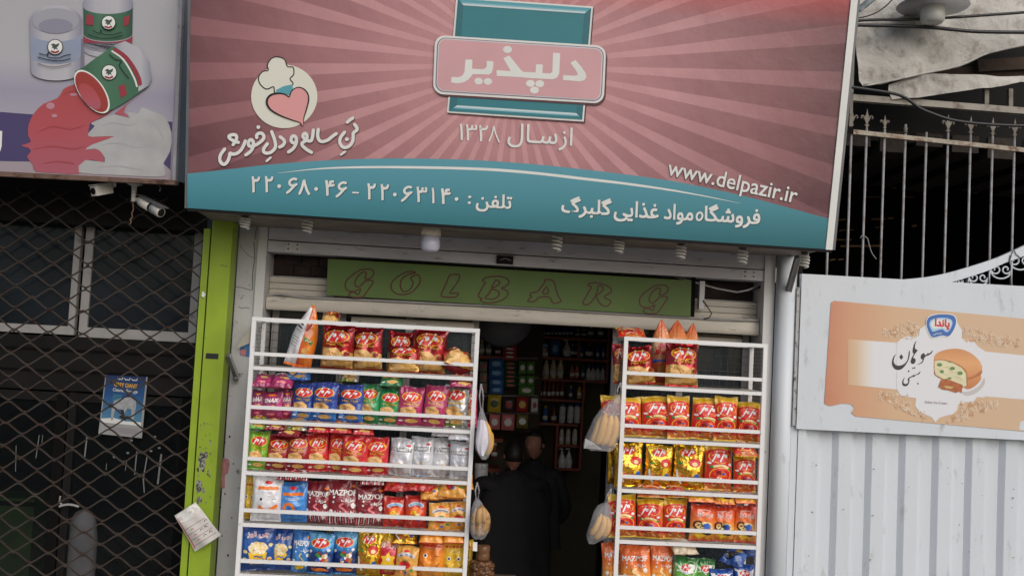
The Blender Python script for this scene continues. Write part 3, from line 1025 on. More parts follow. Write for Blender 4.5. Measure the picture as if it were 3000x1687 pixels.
# plain rounded plume and teal band above the heart
plume = [(590, 600), (575, 560), (530, 575), (490, 545), (478, 500), (505, 462), (540, 455), (535, 420), (560, 380), (600, 368), (645, 385), (664, 430), (700, 435), (704, 480), (680, 510), (697, 548)]
pr.poly(zz(plume), 3, S_CREAM, smooth=True)
pr.stroke(zz(plume), 3.2, 4, S_BLACK, closed=True, rise=0)
pr.poly(zz([(590, 582), (640, 556), (695, 545), (700, 575), (680, 612), (600, 606)]), 5, S_TEAL_L)
pr.poly(zz(heart), 6, HEART)
pr.stroke(zz(heart), [1, 2, 3, 4, 5, 6, 6.5, 6.5, 5, 4, 3.5, 3, 3.2, 3.6, 4, 4.2, 3.6, 2.5], 7, S_BLACK, closed=True, rise=0)
em.build('heart_emblem', sign, label='cream disc with an outlined pink heart')

# white wrapped edge on the right, grey frame behind, underside
b = MB()
o_ = SGN.n * 0.006
L0, L1 = SGN(2422, 726), SGN(2437, 732)
b.hexa([SGN(2418, 731) + o_, SGN(2438, 732.3) + o_, SGN(2520, -75) + o_, SGN(2500, -75) + o_], 0.012, S_WHITE, SGN.n)
b.build('white_edge', sign)
b = MB()
t = 0.055
back = [p - SGN.n * 0.16 for p in sq]
FR = mat('sign_frame', rgb(112, 112, 116), 0.5, 0.3, var=0.15, vscale=6)
def strip(a, c, w):
    d = (c - a).normalized()
    s = d.cross(SGN.n)
    b.hexa([a - s * w, c - s * w, c, a] if True else None, 0.14, FR, SGN.n)
off = -SGN.n * 0.012
b.bar(sq[1] + off * 3 + e1 * .012, sq[2] + off * 3 + e1 * .012, 0.022, 0.06, FR, SGN.n)
b.bar(sq[0] + off * 3 - e1 * .008, sq[3] + off * 3 - e1 * .008, 0.02, 0.06, FR, SGN.n)
b.bar(sq[0] + off * 3 - e2 * .008, sq[1] + off * 3 - e2 * .008, 0.018, 0.07, DARK, SGN.n)
b.bar(sq[3] + off * 3 + e2 * .01, sq[2] + off * 3 + e2 * .01, 0.02, 0.06, FR, SGN.n)
b.build('frame', sign)
b = MB()
u0, u1 = sq[0] + Vector((0.02, 0.09, 0.012)), sq[1] + Vector((-0.03, 0.09, 0.012))
v0, v1 = Vector((u0.x, 0.413, wz(600, 652, YF))), Vector((u1.x, 0.413, wz(2400, 752, YF)))
UND = mat('sign_underside', rgb(128, 120, 112), 0.6, var=0.25, vscale=4, dirt=rgb(60, 52, 46), dscale=6, dlo=0.55, dhi=0.75)
b.hexa([u0, u1, v1, v0], 0.01, UND)
b.build('underside', sign)
b = MB()
b.hexa([p - SGN.n * 0.05 for p in sq], 0.02, UND, SGN.n)
b.build('back_sheet', sign)
# struts that carry the sign
for (a, c, w, l) in (((2336, 752), (2304, 868), 0.028, 'dark slanting steel strut propping the sign against the round white column'),
                     ((668, 1040), (692, 1108), 0.022, 'short grey flat strut bolted low on the cracked plaster pillar')):
    b = MB()
    A, Cc = P(a[0], a[1], 0.10 if w > .025 else 0.25), P(c[0], c[1], 0.36 if w > .025 else 0.40)
    b.bar(A, Cc, w, 0.03, STEEL, (0, -1, 0))
    b.bar(A + Vector((w * .5 + .004, 0, 0)), Cc + Vector((w * .5 + .004, 0, 0)), 0.006, 0.034, ALU, (0, -1, 0))
    b.lathe([(0.014, 0), (0.014, 0.012), (0.006, 0.014)], Cc + Vector((0, -0.02, 0)), STEEL, 10, (0, -1, 0))
    b.build('support_strut', None, l, 'strut')

# lamps under the sign
CFL = mat('lamp_white', rgb(230, 228, 222), 0.3, spec=0.4)
SOCK = mat('lamp_socket', rgb(70, 62, 56), 0.5)
def spiral_lamp(x, y0, y1, Y, label, shift=1.0):
    top, bot = P(x, y0, Y), P(x, y1, Y)
    h = top.z - bot.z
    t = thing('spiral_lamp', (top.x, Y, top.z), label, 'lamp', 'spiral lamps under the sign')
    b = MB()
    b.lathe([(0.012, 0.07), (0.022, 0.05), (0.024, 0.02), (0.02, 0.0)], (top.x, Y, top.z - 0.012), SOCK, 14)
    b.build('socket', t)
    b = MB()
    pts = []
    turns, n = 4.2, 64
    for i in range(n + 1):
        a = i / n
        r = 0.024 + 0.006 * sin(pi * min(1, a * 1.2))
        pts.append((top.x + r * cos(2 * pi * turns * a), Y + r * sin(2 * pi * turns * a), top.z - 0.012 - a * (h - 0.012)))
    b.tube(pts, 0.0062, CFL, 7)
    b.build('tube', t)
places = ['first from the left, by the lime green post', 'second from left, over the bare beam end', 'just right of the big round bulb', 'second to the right of the big bulb',
          'third to the right of the big bulb', 'at the right end of the beam near the column', 'beyond the round column, over the white gate board']
for (x, y0, y1, Yl), pl in zip(((719, 630, 669, -0.10), (902, 636, 682, -0.06), (1633, 682, 735, -0.10), (1815, 697, 741, -0.10), (1996, 712, 757, -0.10), (2177, 724, 772, -0.10), (2357, 739, 783, -0.06)), places):
    spiral_lamp(x, y0, y1, Yl, 'white spiral lamp under the sign, ' + pl)
t = thing('bulb_lamp', P(1264, 665, -0.08), 'fat white plastic bulb hanging under the middle of the sign', 'lamp')
c0 = P(1264, 665, -0.08)
b = MB()
b.lathe([(0.02, 0.05), (0.03, 0.02), (0.05, 0.004), (0.059, -0.012), (0.061, -0.055)], c0, mat('bulb_cap', rgb(236, 226, 204), .35), 26)
b.build('cap', t)
b = MB()
b.lathe([(0.060, -0.0555), (0.060, -0.115), (0.054, -0.140), (0.040, -0.152), (0.0, -0.156)], c0, mat('bulb_globe', rgb(206, 206, 224), .3), 26)
b.build('globe', t)
# ------------------------------------------------------------------ paint shop on the left: sign, grille, door, cameras
LS = Plane(P(0, 505, -0.20), radians(5.0))
paint_sign = thing('paint_sign', LS(250, 500), 'pale lilac sign picturing paint tins and spilled red and white paint', 'sign')
lq = [LS(-420, 484), LS(508, 530), LS(532, -75), LS(-420, -120)]
pm = MB()
LIL = ramp_mat('lilac_print', [(0.0, rgb(172, 172, 178)), (0.45, rgb(176, 176, 182)), (0.6, rgb(156, 152, 172)), (0.75, rgb(168, 164, 176)), (1.0, rgb(160, 148, 156))], 'Y', rough=0.45)
uvq = [(0, 1), (1, 1), (1, 0), (0, 0)]
pm.add([p for p in lq], [(0, 1, 2, 3)], LIL, uvs=uvq)
pr = Print(LS, pm)
z1 = Z(0, 0, 2.5875)
PURP = mat('print_purple', rgb(74, 66, 108), 0.45)
SPILL_R = ramp_mat('spill_red', [(0, rgb(172, 74, 74)), (0.5, rgb(176, 82, 90)), (1, rgb(168, 94, 108))], 'Y', rough=0.4, wob=.25, wscale=3)
SPILL_W = mat('spill_white', rgb(176, 177, 178), 0.4, var=0.12, vscale=7)
CANW = ramp_mat('tin_white', [(0, rgb(146, 146, 164)), (0.25, rgb(178, 178, 186)), (0.7, rgb(184, 184, 190)), (1, rgb(136, 136, 156))], 'X', rough=.4)
CANG = ramp_mat('tin_green', [(0, rgb(50, 88, 70)), (0.35, rgb(76, 118, 92)), (0.8, rgb(64, 106, 82)), (1, rgb(44, 76, 62))], 'X', rough=.4)
TINBLUE = mat('tin_blue', rgb(144, 154, 176), .4, var=.1, vscale=6)
TINRED = mat('tin_red', rgb(150, 54, 66), .4)
INRED = mat('tin_inside_red', rgb(156, 60, 54), .4)
GREYP = mat('print_grey', rgb(142, 142, 154), .45)
def q1(pts, ly, m, sm=False, k=4):
    pr.poly(z1(pts), ly, m, smooth=sm, k=k)
q1([(-900, 815), (0, 850), (240, 868), (1308, 925), (1292, 1290), (1230, 1232), (250, 1226), (0, 1222), (-900, 1200)], 1, PURP)
q1([(-80, 985), (18, 995), (14, 1110), (2, 1150), (-80, 1140)], 2, S_WHITE)                      # end of a cut-off letter at the frame's edge
red = [(600, 640), (540, 650), (480, 680), (440, 745), (330, 790), (260, 860), (220, 940), (215, 1030), (235, 1078), (160, 1105), (215, 1122), (236, 1150), (207, 1190), (250, 1250), (272, 1300), (430, 1312),
       (600, 1318), (640, 1240), (700, 1212), (790, 1232), (775, 1160), (720, 1130), (655, 1138), (700, 1095), (870, 1035), (700, 1040), (670, 1010), (680, 960), (690, 930), (780, 890), (850, 840), (840, 760), (700, 640)]
q1(red, 3, SPILL_R, True, 2)
wht = [(690, 935), (720, 955), (690, 990), (668, 1020), (700, 1040), (870, 1035), (700, 1097), (652, 1137), (720, 1128), (772, 1158), (795, 1232), (650, 1215), (600, 1308), (900, 1328), (1210, 1342), (1256, 1312), (1240, 1240),
       (1290, 1150), (1302, 1010), (1250, 890), (1180, 858), (1075, 815), (1050, 862), (960, 850), (985, 897), (880, 870), (800, 890)]
q1(wht, 4, SPILL_W, True, 2)
SPW2 = mat('spill_white_tone', rgb(168, 168, 171), .4)
for pts in ([(760, 960), (860, 930), (980, 950), (1060, 920)], [(760, 1100), (900, 1085), (1040, 1120), (1200, 1090)], [(740, 1270), (900, 1260), (1080, 1290)], [(1100, 900), (1190, 960), (1240, 1060)]):
    pr.stroke(z1(pts), [1, 4, 4, 1][:len(pts)], 5, SPW2, k=4)
SPR2 = mat('spill_red_tone', rgb(166, 72, 78), .4)
for pts in ([(300, 1000), (400, 960), (540, 980), (640, 950)], [(260, 1130), (400, 1110), (560, 1130), (640, 1110)], [(480, 720), (560, 690), (640, 720), (700, 800)], [(330, 1240), (440, 1225), (560, 1240)]):
    pr.stroke(z1(pts), [1, 3.5, 3.5, 1][:len(pts)], 5, SPR2, k=4)
q1([(870, 862), (1050, 730), (960, 800), (940, 850), (985, 897)], 5, SPILL_R)
for x, y, a, b_ in ((385, 805, 32, 26), (415, 880, 22, 14), (560, 720, 30, 10)):
    (px_, py_), = z1([(x, y)])
    pr.oval(px_, py_, a / 2.59, b_ / 2.59, 5, mat('spill_gleam', rgb(188, 134, 148), .4), 1, 16)
pr.stroke(z1([(640, 745), (680, 800), (740, 845), (800, 860)]), 2.0, 12, mat('spill_gleam', rgb(188, 134, 148), .4))
def ell(cx, cy, rx, ry, a0=0, a1=360, n=28):
    return [(cx + rx * cos(radians(a0 + (a1 - a0) * i / n)), cy + ry * sin(radians(a0 + (a1 - a0) * i / n))) for i in range(n + 1)]
def tin(x0, x1, yt, yb, ryt, ryb, bands, ly, body):
    cx, rx = (x0 + x1) / 2, (x1 - x0) / 2
    q1(ell(cx, yb, rx * .95, ryb, 0, 180) + [(x0, yt)] + ell(cx, yt, rx, ryt, 180, 360)[::1] + [(x1, yt)], ly, body)
    for i, (ya, yb_, m) in enumerate(bands):
        q1(ell(cx, yb_, rx * .97, ryb, 0, 180) + ell(cx, ya, rx * .985, ryb, 180, 0), ly + 1 + i, m)
SHADOWP = mat('print_soft_grey', rgb(124, 122, 136), .45)
q1(ell(440, 545, 205, 72, 0, 180) + [(235, 300), (640, 300)], 6, SHADOWP)
tin(632, 1012, 30, 385, 95, 55, [(55, 260, CANG), (268, 318, TINRED), (330, 340, GREYP)], 7, CANW)
q1([(905 - 190, 130), (905 - 240, 110), (905 - 252, 190), (905 - 194, 200)], 12, TINRED)
q1([(938, 140), (988, 118), (980, 190), (942, 208)], 12, TINRED)
tin(232, 626, 165, 545, 118, 70, [(250, 420, TINBLUE)], 13, CANW)
q1(ell(430, 165, 176, 96), 16, mat('tin_inner', rgb(160, 160, 170), .4))
q1(ell(430, 205, 130, 56), 17, mat('tin_inner_deep', rgb(140, 139, 156), .4))
# third tin, lying, mouth to the lower left
q1([(578, 545), (640, 516), (700, 470), (870, 350), (955, 318), (1055, 365), (1135, 470), (1158, 600), (1132, 660), (1040, 722), (940, 790), (850, 838), (800, 868), (700, 800)], 18, CANG)
q1([(865, 352), (955, 318), (1055, 365), (1135, 470), (1158, 600), (1132, 655), (1056, 700), (1060, 600), (1020, 490), (950, 410)], 19, CANW)
pr.stroke(z1([(880, 385), (960, 440), (1020, 520), (1060, 600), (1068, 640)]), 12, 20, TINRED)
pr.stroke(z1([(858, 395), (935, 450), (990, 530), (1030, 610), (1045, 660)]), 5, 20, S_WHITE)
mouth = []
for i in range(30):
    t = 2 * pi * i / 30
    u_, v_ = 192 * cos(t), 92 * sin(t)
    ca, sa = cos(radians(54)), sin(radians(54))
    mouth.append((706 + u_ * ca - v_ * sa, 700 + u_ * sa + v_ * ca))
q1(mouth, 21, S_WHITE)
q1([(706 + (x - 706) * .92 - 2, 700 + (y - 700) * .93 + 2) for x, y in mouth], 22, INRED)
q1([(690 + (x - 706) * .62 , 735 + (y - 700) * .6) for x, y in mouth], 23, SPILL_R)
q1([(905, 660), (955, 645), (970, 720), (925, 750)], 20, TINRED)
for x, y, r in ((833, 180, 55), (430, 364, 60), (838, 556, 60)):
    (px_, py_), = z1([(x, y)])
    r = r / 2.5875
    pr.oval(px_, py_, r, r, 24, S_BLACK, 1, 26)
    pr.oval(px_, py_, r * .9, r * .9, 25, S_WHITE, 1, 26)
    pr.poly([(px_ + a * r, py_ + c * r) for a, c in ((-.55, -.25), (-.25, -.45), (.1, -.3), (.5, -.5), (.45, -.15), (.2, .05), (.35, .4), (.1, .2), (-.15, .42), (-.2, .1), (-.45, .2), (-.3, -.1))], 26, mat('print_horse', rgb(70, 84, 76), .5))
    pr.stroke([(px_ - r * .45, py_ + r * .55), (px_, py_ + .7 * r), (px_ + r * .4, py_ + r * .55)], r * .24, 26, TINRED)
for pts in ([(310, 412), (360, 425), (385, 400), (375, 440), (450, 447), (500, 430), (545, 420)], [(300, 440), (380, 462), (470, 468), (545, 450)],
            [(715, 240), (765, 262), (775, 232), (790, 268), (860, 270), (930, 255)], [(680, 270), (760, 296), (860, 298), (940, 280)],
            [(840, 420), (880, 455), (930, 470), (915, 500), (940, 545), (985, 600)]):
    pr.stroke(z1(pts), 2.6, 26, S_BLACK, rise=.2)
pr.stroke(z1([(300, 487), (380, 512), (460, 512), (548, 490)]), 2.2, 26, mat('print_brown', rgb(120, 96, 90), .5), rise=.1)
pm.build('printed_panel', paint_sign)
b = MB()
n = LS.n
le1, le2 = (lq[1] - lq[0]).normalized(), (lq[2] - lq[1]).normalized()
b.bar(lq[0] - le2 * .012, lq[1] - le2 * .012 + le1 * 0.02, 0.028, 0.10, RUST, n)
b.bar(lq[1] + le1 * .010 + n * .004, lq[2] + le1 * .010 + n * .004, 0.02, 0.05, mat('frame_grey', rgb(150, 150, 156), .5, var=.2, dirt=rgb(80, 60, 50), dscale=20, dlo=.6, dhi=.7), n)
b.build('frame', paint_sign)
b = MB()
cs = [lq[1] + le1 * .021 - n * .03, lq[2] + le1 * .021 - n * .03]
b.hexa([cs[0], cs[0] - n * .22, cs[1] - n * .22, cs[1]], 0.01, mat('side_sheet', rgb(112, 116, 124), .35, .3, var=.3, vscale=2), Vector((1, 0, 0)))
b.hexa([lq[0] - n * .03, lq[1] - n * .03, lq[2] - n * .03, lq[3] - n * .03], 0.2, DARK, n)
b.build('sign_box', paint_sign)

YG = 0.30
left = thing('paint_shop', (-2.5, YG, 0), 'dark closed paint shop behind a folding grille', 'shop')
YW = 0.56
b = MB()
b.box((-5.2, YG + 0.1, 2.72), (wx(600, 600, YG), YG + 0.5, 4.6), DARK)
b.build('upper_wall', left)
# dark room behind
b = MB()
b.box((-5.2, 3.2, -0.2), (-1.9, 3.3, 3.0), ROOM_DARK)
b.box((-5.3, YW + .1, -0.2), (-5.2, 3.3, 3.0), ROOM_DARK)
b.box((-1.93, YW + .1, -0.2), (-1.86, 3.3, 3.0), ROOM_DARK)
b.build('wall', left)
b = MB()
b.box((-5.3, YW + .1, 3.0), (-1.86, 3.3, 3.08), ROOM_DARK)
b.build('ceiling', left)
b = MB()
b.box((-5.3, 0.385, -0.25), (-1.86, 3.3, -0.2), CONCRETE)
b.build('floor', left)
# frames of the upper windows
def framebar(b, a, c, wpx, Y=YW, m=ALU, d=0.04):
    A, Cc = P(a[0], a[1], Y), P(c[0], c[1], Y)
    A.x = Cc.x = (A.x + Cc.x) / 2 if abs(A.x - Cc.x) < .12 and abs(A.z - Cc.z) > .12 else A.x
    return A, Cc
z2 = Z(0, 500, 2.415)
b = MB()
g0, g1 = P(234, 620, YW), P(208, 960, YW)
xa, xb = (P(224, 620, YW).x + P(199, 960, YW).x) / 2, (P(244, 620, YW).x + P(217, 960, YW).x) / 2
xc, xd = (P(253, 665, YW).x + P(230, 975, YW).x) / 2, (P(273, 665, YW).x + P(258, 975, YW).x) / 2
xe, xf = (P(571, 680, YW).x + P(551, 985, YW).x) / 2, (P(594, 680, YW).x + P(573, 985, YW).x) / 2
zt = P(250, 610, YW).z
zb0, zb1 = P(400, 966, YW).z, P(400, 995, YW).z
b.box((xc, YW, zb1), (xd, YW + .05, zt), ALU)
b.box((xe, YW, zb1), (xf, YW + .05, zt), ALU)
b.box((xd, YW + .003, zb1), (xe, YW + .047, zb0), ALU)
b.box((xd, YW + .003, zt - .05), (xe, YW + .047, zt), DARK)
b.build('window_frame', left)
b = MB()
b.box((xa, YW, zb1 + .01), (xb, YW + .05, zt), ALU)
b.box((-5.0, YW + .003, zb1 + .01), (xa, YW + .047, zb0), ALU)
b.build('window_frame', left)
b = MB()
b.box((xd - .01, YW + .02, zb0 - .01), (xe + .01, YW + .026, zt), GLASS_DARK)
b.build('window_pane', left)
b = MB()
b.box((-5.0, YW + .02, zb0 - .01), (xa + .01, YW + .026, zt), GLASS_DARK)
b.build('window_pane', left)
b = MB()
b.box((-5.2, YW - .01, zb1 - 0.36), (wx(640, 800, YG), YW + .05, zb1 - 0.004), DARK)
b.box((-5.2, YW + .01, zt + .003), (wx(640, 800, YG), YW + .06, 2.9), DARK)
for i in range(2):
    b.box((-5.2, YW - .02, zb1 - 0.10 - i * .14), (wx(640, 800, YG), YW - .0105, zb1 - 0.085 - i * .14), BLACK)
b.build('transom', left)
# glazed doors below: black posts, panes, painted reflections, handle
door = thing('glass_door', P(300, 1400, YW), 'black framed glass door with a blue poster behind the grille', 'door')
b = MB()
ztd = zb1 - 0.37
x1, x2 = (P(175, 1200, YW).x + P(120, 1650, YW).x) / 2, (P(222, 1200, YW).x + P(190, 1650, YW).x) / 2
b.box((x1, YW - .01, 0), (x1 + (x2 - x1) * .55, YW + .05, ztd), BLACK)
b.box((x1 + (x2 - x1) * .62, YW - .005, 0), (x2, YW + .045, ztd), DARK)
xr0, xr1 = (P(525, 1300, YW).x + P(505, 1600, YW).x) / 2, P(600, 1200, YW).x
b.box((xr0, YW - .01, 0), (xr1 + .1, YW + .05, ztd), BLACK)
b.box((-5.2, YW, ztd - .06), (xr1, YW + .04, ztd - .003), DARK)
b.build('frame', door)
b = MB()
b.box((-5.0, YW + .018, 0), (x1 + .005, YW + .024, ztd - .05), clear_mat('door_glass', rgb(24, 28, 30), 0.35, 0.10))
b.box((x2 - .005, YW + .018, 0), (xr0 + .005, YW + .024, ztd - .05), clear_mat('door_glass', rgb(24, 28, 30), 0.35, 0.10))
b.build('pane', door)
b = MB()
hp = [P(x / 2.275, 1050 + y / 2.275, YW - .05) for x, y in ((395, 985), (420, 976), (470, 972), (525, 986))]
b.tube(smooth_path([tuple(p) for p in hp], 4), 0.008, ALU, 8)
b.tube([P(177, 1452, YW - .03), P(174, 1470, YW - .03), P(180, 1476, YW - .05)], 0.006, ALU, 6)
b.build('handle', door)
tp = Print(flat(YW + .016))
GLINT_STRING = mat('glint_and_string_grey', rgb(130, 132, 130), .5, var=.15, vscale=20)  # pale streaks painted as reflections on the glass; some strings share this grey
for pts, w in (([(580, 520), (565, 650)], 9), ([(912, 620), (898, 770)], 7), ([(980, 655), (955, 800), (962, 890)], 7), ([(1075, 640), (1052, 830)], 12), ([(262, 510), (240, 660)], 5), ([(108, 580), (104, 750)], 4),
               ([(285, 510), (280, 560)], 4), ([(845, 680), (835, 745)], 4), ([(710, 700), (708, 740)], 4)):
    tp.stroke(z3(pts), w / 2.275, 1, GLINT_STRING, curve=False)
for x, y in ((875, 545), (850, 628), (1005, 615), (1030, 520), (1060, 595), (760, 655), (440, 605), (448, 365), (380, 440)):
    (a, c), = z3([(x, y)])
    tp.poly([(a - 4, c - 2), (a + 4, c - 3), (a + 5, c + 2), (a - 2, c + 3)], 1, GLINT_STRING)
tp.mb.build('painted_reflection', door)
# upright pale shape; green box added for a tint reflected in the glass
b = MB()
c0, c1 = P(246, 1490, .72), P(250, 1700, .72)
b.lathe([(0.0, c0.z), (0.05, c0.z - .02), (0.085, c0.z - .08), (0.10, c0.z - .2), (0.105, -0.2)], (c0.x, .72, 0), mat('shape_pale', rgb(190, 190, 196), .8, var=.3, vscale=5, bump=.4, bscale=14), 24)
o = b.build('pale_shape'); tag(o, 'tall pale rounded shape standing behind the glass door', 'cloth roll')
b = MB()
c0 = P(60, 1460, 1.1)
b.box((-4.4, 1.1, -0.2), (c0.x + .1, 1.5, c0.z), mat('reflection_green', rgb(60, 92, 44), .6, var=.3, vscale=5))
b.box((-4.4, 1.09, c0.z - .05), (c0.x + .1, 1.099, c0.z - .02), DARK)
b.box((-3.6, 1.09, -0.2), (-3.58, 1.099, c0.z - .06), DARK)
o = b.build('reflection_box'); tag(o, 'added green box for the tint reflected in the door glass', 'added box')
# poster in the door
PO = flat(YW - .012)
pq = z3([(655, 500), (945, 530), (985, 110), (705, 90)])
b = MB()
pr = Print(PO, b)
def bil(q, u, v):
    bl, br, tr, tl = q
    return tuple((bl[i] * (1 - u) + br[i] * u) * (1 - v) + (tl[i] * (1 - u) + tr[i] * u) * v for i in (0, 1))
def pq_(pts):
    return [bil(pq, u, v) for u, v in pts]
b.hexa([PO(*p) for p in pq], 0.003, mat('poster_paper', rgb(160, 162, 162), .6, var=.05), Vector((0, -1, 0)))
POB = ramp_mat('poster_blue', [(0, rgb(16, 40, 92)), (.45, rgb(32, 82, 138)), (1, rgb(88, 142, 172))], 'Y', rough=.5)
pr.poly(pq_([(0.03, .22), (.95, .22), (.97, .995), (.02, .995)]), 1, POB)
pr.poly(pq_([(.03, .19), (.95, .19), (.95, .25), (.6, .24), (.3, .28), (.03, .25)]), 2, S_WHITE)
GREY_ANIMAL = mat('poster_grey_shape', rgb(170, 172, 176), .6, var=.25, vscale=40)
pr.poly(pq_([(.25, .24), (.30, .24), (.32, .42), (.45, .43), (.5, .36), (.55, .36), (.60, .45), (.70, .44), (.72, .25), (.77, .25), (.80, .5), (.78, .6), (.65, .63), (.42, .6), (.28, .55), (.24, .45)]), 3, GREY_ANIMAL)
pr.poly(pq_([(.45, .42), (.52, .42), (.6, .25), (.42, .3), (.5, .34)]), 4, S_BLACK)
YEL = mat('poster_yellow', rgb(226, 172, 50), .5)
pr.text('GREY GIANT', bil(pq, .24, .785), bil(pq, .78, .775), 12, 4, YEL, bold=.03)
pr.text('Cleaner Sponge', bil(pq, .22, .69), bil(pq, .80, .685), 12, 4, S_WHITE, bold=.01)
for k in range(3):
    x_, y_ = bil(pq, .30 + k * .17, .90)
    pr.stroke([(x_ + 16, y_ - 5), (x_ + 13, y_ + 1), (x_ + 7, y_ - 1), (x_ + 4, y_ + 1), (x_, y_ - 4)], 2.2, 4, S_WHITE)
for i in range(5):
    v = .65 - i * .022
    pr.stroke([bil(pq, .24, v), bil(pq, .44, v)], 1.1, 4, S_TEAL_L, curve=False)
for i in range(4):
    v = .13 - i * .025
    pr.stroke([bil(pq, .3, v), bil(pq, .9, v)], 1.0, 4, S_MAUVE, curve=False)
o = b.build('poster'); tag(o, 'blue cleaner sponge poster with yellow headline on the glass door', 'poster')

# folding diamond grille: waves of flat wire riveted where they touch
gr = thing('folding_grille', (-2.6, YG, 0), 'brown steel diamond folding grille across the paint shop', 'grille')
b = MB()
LAM, AMP = 0.2170, 0.0368
xg0, xg1 = -4.6, P(592, 1100, YG).x - 0.01
ztg = P(300, 575, YG).z
n = int((ztg - 0.02) / (2 * AMP))
ref = P(500 / 2.275, 1050 + 450 / 2.275, YG)       # one rivet of the photographed lattice
nodes = []
nx0 = int((xg0 - ref.x) / LAM) - 1
zj0 = ref.z - int(ref.z / (2 * AMP)) * 2 * AMP
rows = int((ztg - zj0) / (2 * AMP)) + 1
for j in range(rows):
    zc_ = zj0 + j * 2 * AMP + AMP
    par = 1 if ((j - int(ref.z / (2 * AMP))) % 2 == 0) else -1
    pts = []
    N_ = int((xg1 - xg0) / LAM * 16)
    for i in range(N_ + 1):
        x = xg0 + (xg1 - xg0) * i / N_
        ph = (x - ref.x) / LAM * 2 * pi
        w = cos(ph)
        w = math.asin(.88 * w) / math.asin(.88)
        pts.append((x + 0.004 * sin(j * 3.1 + x), YG + 0.012 * sin(x * 2.2 + j), zc_ - par * w * (AMP - .004) + 0.007 * sin(x * 1.3 + j * 0.7) + .004 * sin(x * 5.1 + j * 2.3)))
    vs, fs = [], []
    for (x, y, z) in pts:
        vs += [(x, y - .005, z - .0055), (x, y - .005, z + .0055), (x, y + .005, z + .0055), (x, y + .005, z - .0055)]
    for i in range(len(pts) - 1):
        o = i * 4
        for k in range(4):
            k2 = (k + 1) % 4
            fs.append((o + k, o + k2, o + 4 + k2, o + 4 + k))
    b.add(vs, fs, WIRE)
    k0 = int(math.ceil((xg0 - ref.x) / LAM * 2))
    k1 = int((xg1 - ref.x) / LAM * 2)
    for k in range(k0, k1 + 1):
        if (k % 2 == 0) == (par == 1):
            x = ref.x + k * LAM / 2
            nodes.append((x, YG + 0.012 * sin(x * 2.2 + j), zc_ - AMP))
for x, y, z in nodes:
    b.lathe([(0.0, -.010), (0.008, -.007), (0.010, 0.0), (0.008, .008)], (x, y - .004, z), WIRE, 7, (0, 1, 0))
b.build('lattice', gr)
b = MB()
b.box((xg0, YG - .01, ztg + .02), (xg1 + .02, YG + .05, ztg + .10), DARK)
b.build('top_track', gr)

# lime green door post with its slot, peeled paint and sticker
gp = thing('green_post', (P(600, 1100, .22).x, .22, 0), 'lime green steel post with peeled grey paint between the two shops', 'post')
Yp = 0.22
b = MB()
xa = (P(603, 700, Yp).x + P(525, 1600, Yp).x) / 2
xs = (P(619, 700, Yp).x + P(550, 1650, Yp).x) / 2
xb = (P(684, 660, Yp).x + P(616, 1650, Yp).x) / 2
ztp = P(650, 645, Yp).z
b.box((xa, Yp, -0.1), (xs - .006, Yp + .12, ztp - .06), GREEN_PAINT)
b.box((xs + .006, Yp - .012, -0.1), (xb, Yp + .14, ztp + .05), GREEN_PAINT)
b.box((xs - .008, Yp + .03, -0.1), (xs + .008, Yp + .12, ztp - .06), BLACK)
b.build('post_profile', gp)
pe = Print(flat(Yp - .012))
PEEL = mat('peeled_paint', rgb(150, 150, 140), .8, var=.4, vscale=40, dirt=rgb(48, 46, 40), dscale=60, dlo=.45, dhi=.55)
random.seed(4)
def scab(cx, cy, rx, ry, ly=1, m=None):
    pts = []
    for i in range(11):
        t = 2 * pi * i / 11
        k = random.uniform(.55, 1.1)
        pts.append((cx + rx * k * cos(t), cy + ry * k * sin(t)))
    pe.poly(pts, ly, m or PEEL, smooth=True, k=2)
    if ly == 1:
        pe.mb.build('peeled_patch', gp)
        pe.mb = MB()
for x, y, a, c in ((1350, 700, 28, 90), (1330, 850, 24, 60), (1370, 640, 16, 30), (1330, 940, 18, 30), (1400, 560, 7, 22), (1320, 740, 10, 20), (1385, 760, 10, 22), (1355, 880, 10, 26)):
    (px_, py_), = z3([(x, y)])
    scab(px_, py_, a / 2.275, c / 2.275)
for i in range(26):
    (px_, py_), = z3([(random.uniform(1310, 1410), random.uniform(430, 960))])
    scab(px_, py_, random.uniform(1, 3), random.uniform(1.5, 5), 2)
scab(596, 862, 6, 11, 1, S_WHITE)
for x, y in ((650, 777), (700 - 40, 780)):
    scab(x, y, 7, 1.2, 2, CRACK)
tag(pe.mb.build('paint_specks', gp), kind='stuff')
b = MB()
pr = Print(flat(Yp - .0125))
b.hexa([pr.at(602, 1050, 1), pr.at(639, 1052, 1), pr.at(641, 1036, 1), pr.at(604, 1034, 1)], .0005, S_BLACK, Vector((0, -1, 0)))
for i in range(6):
    x = 606 + i * 5.5
    pr.stroke([(x, 1046), (x + 1.5, 1040), (x + 3, 1047)], 1.3, 3, S_WHITE)
o = b.build('sticker'); tag(o, 'small black sticker with white lettering on the lime green post', 'sticker')

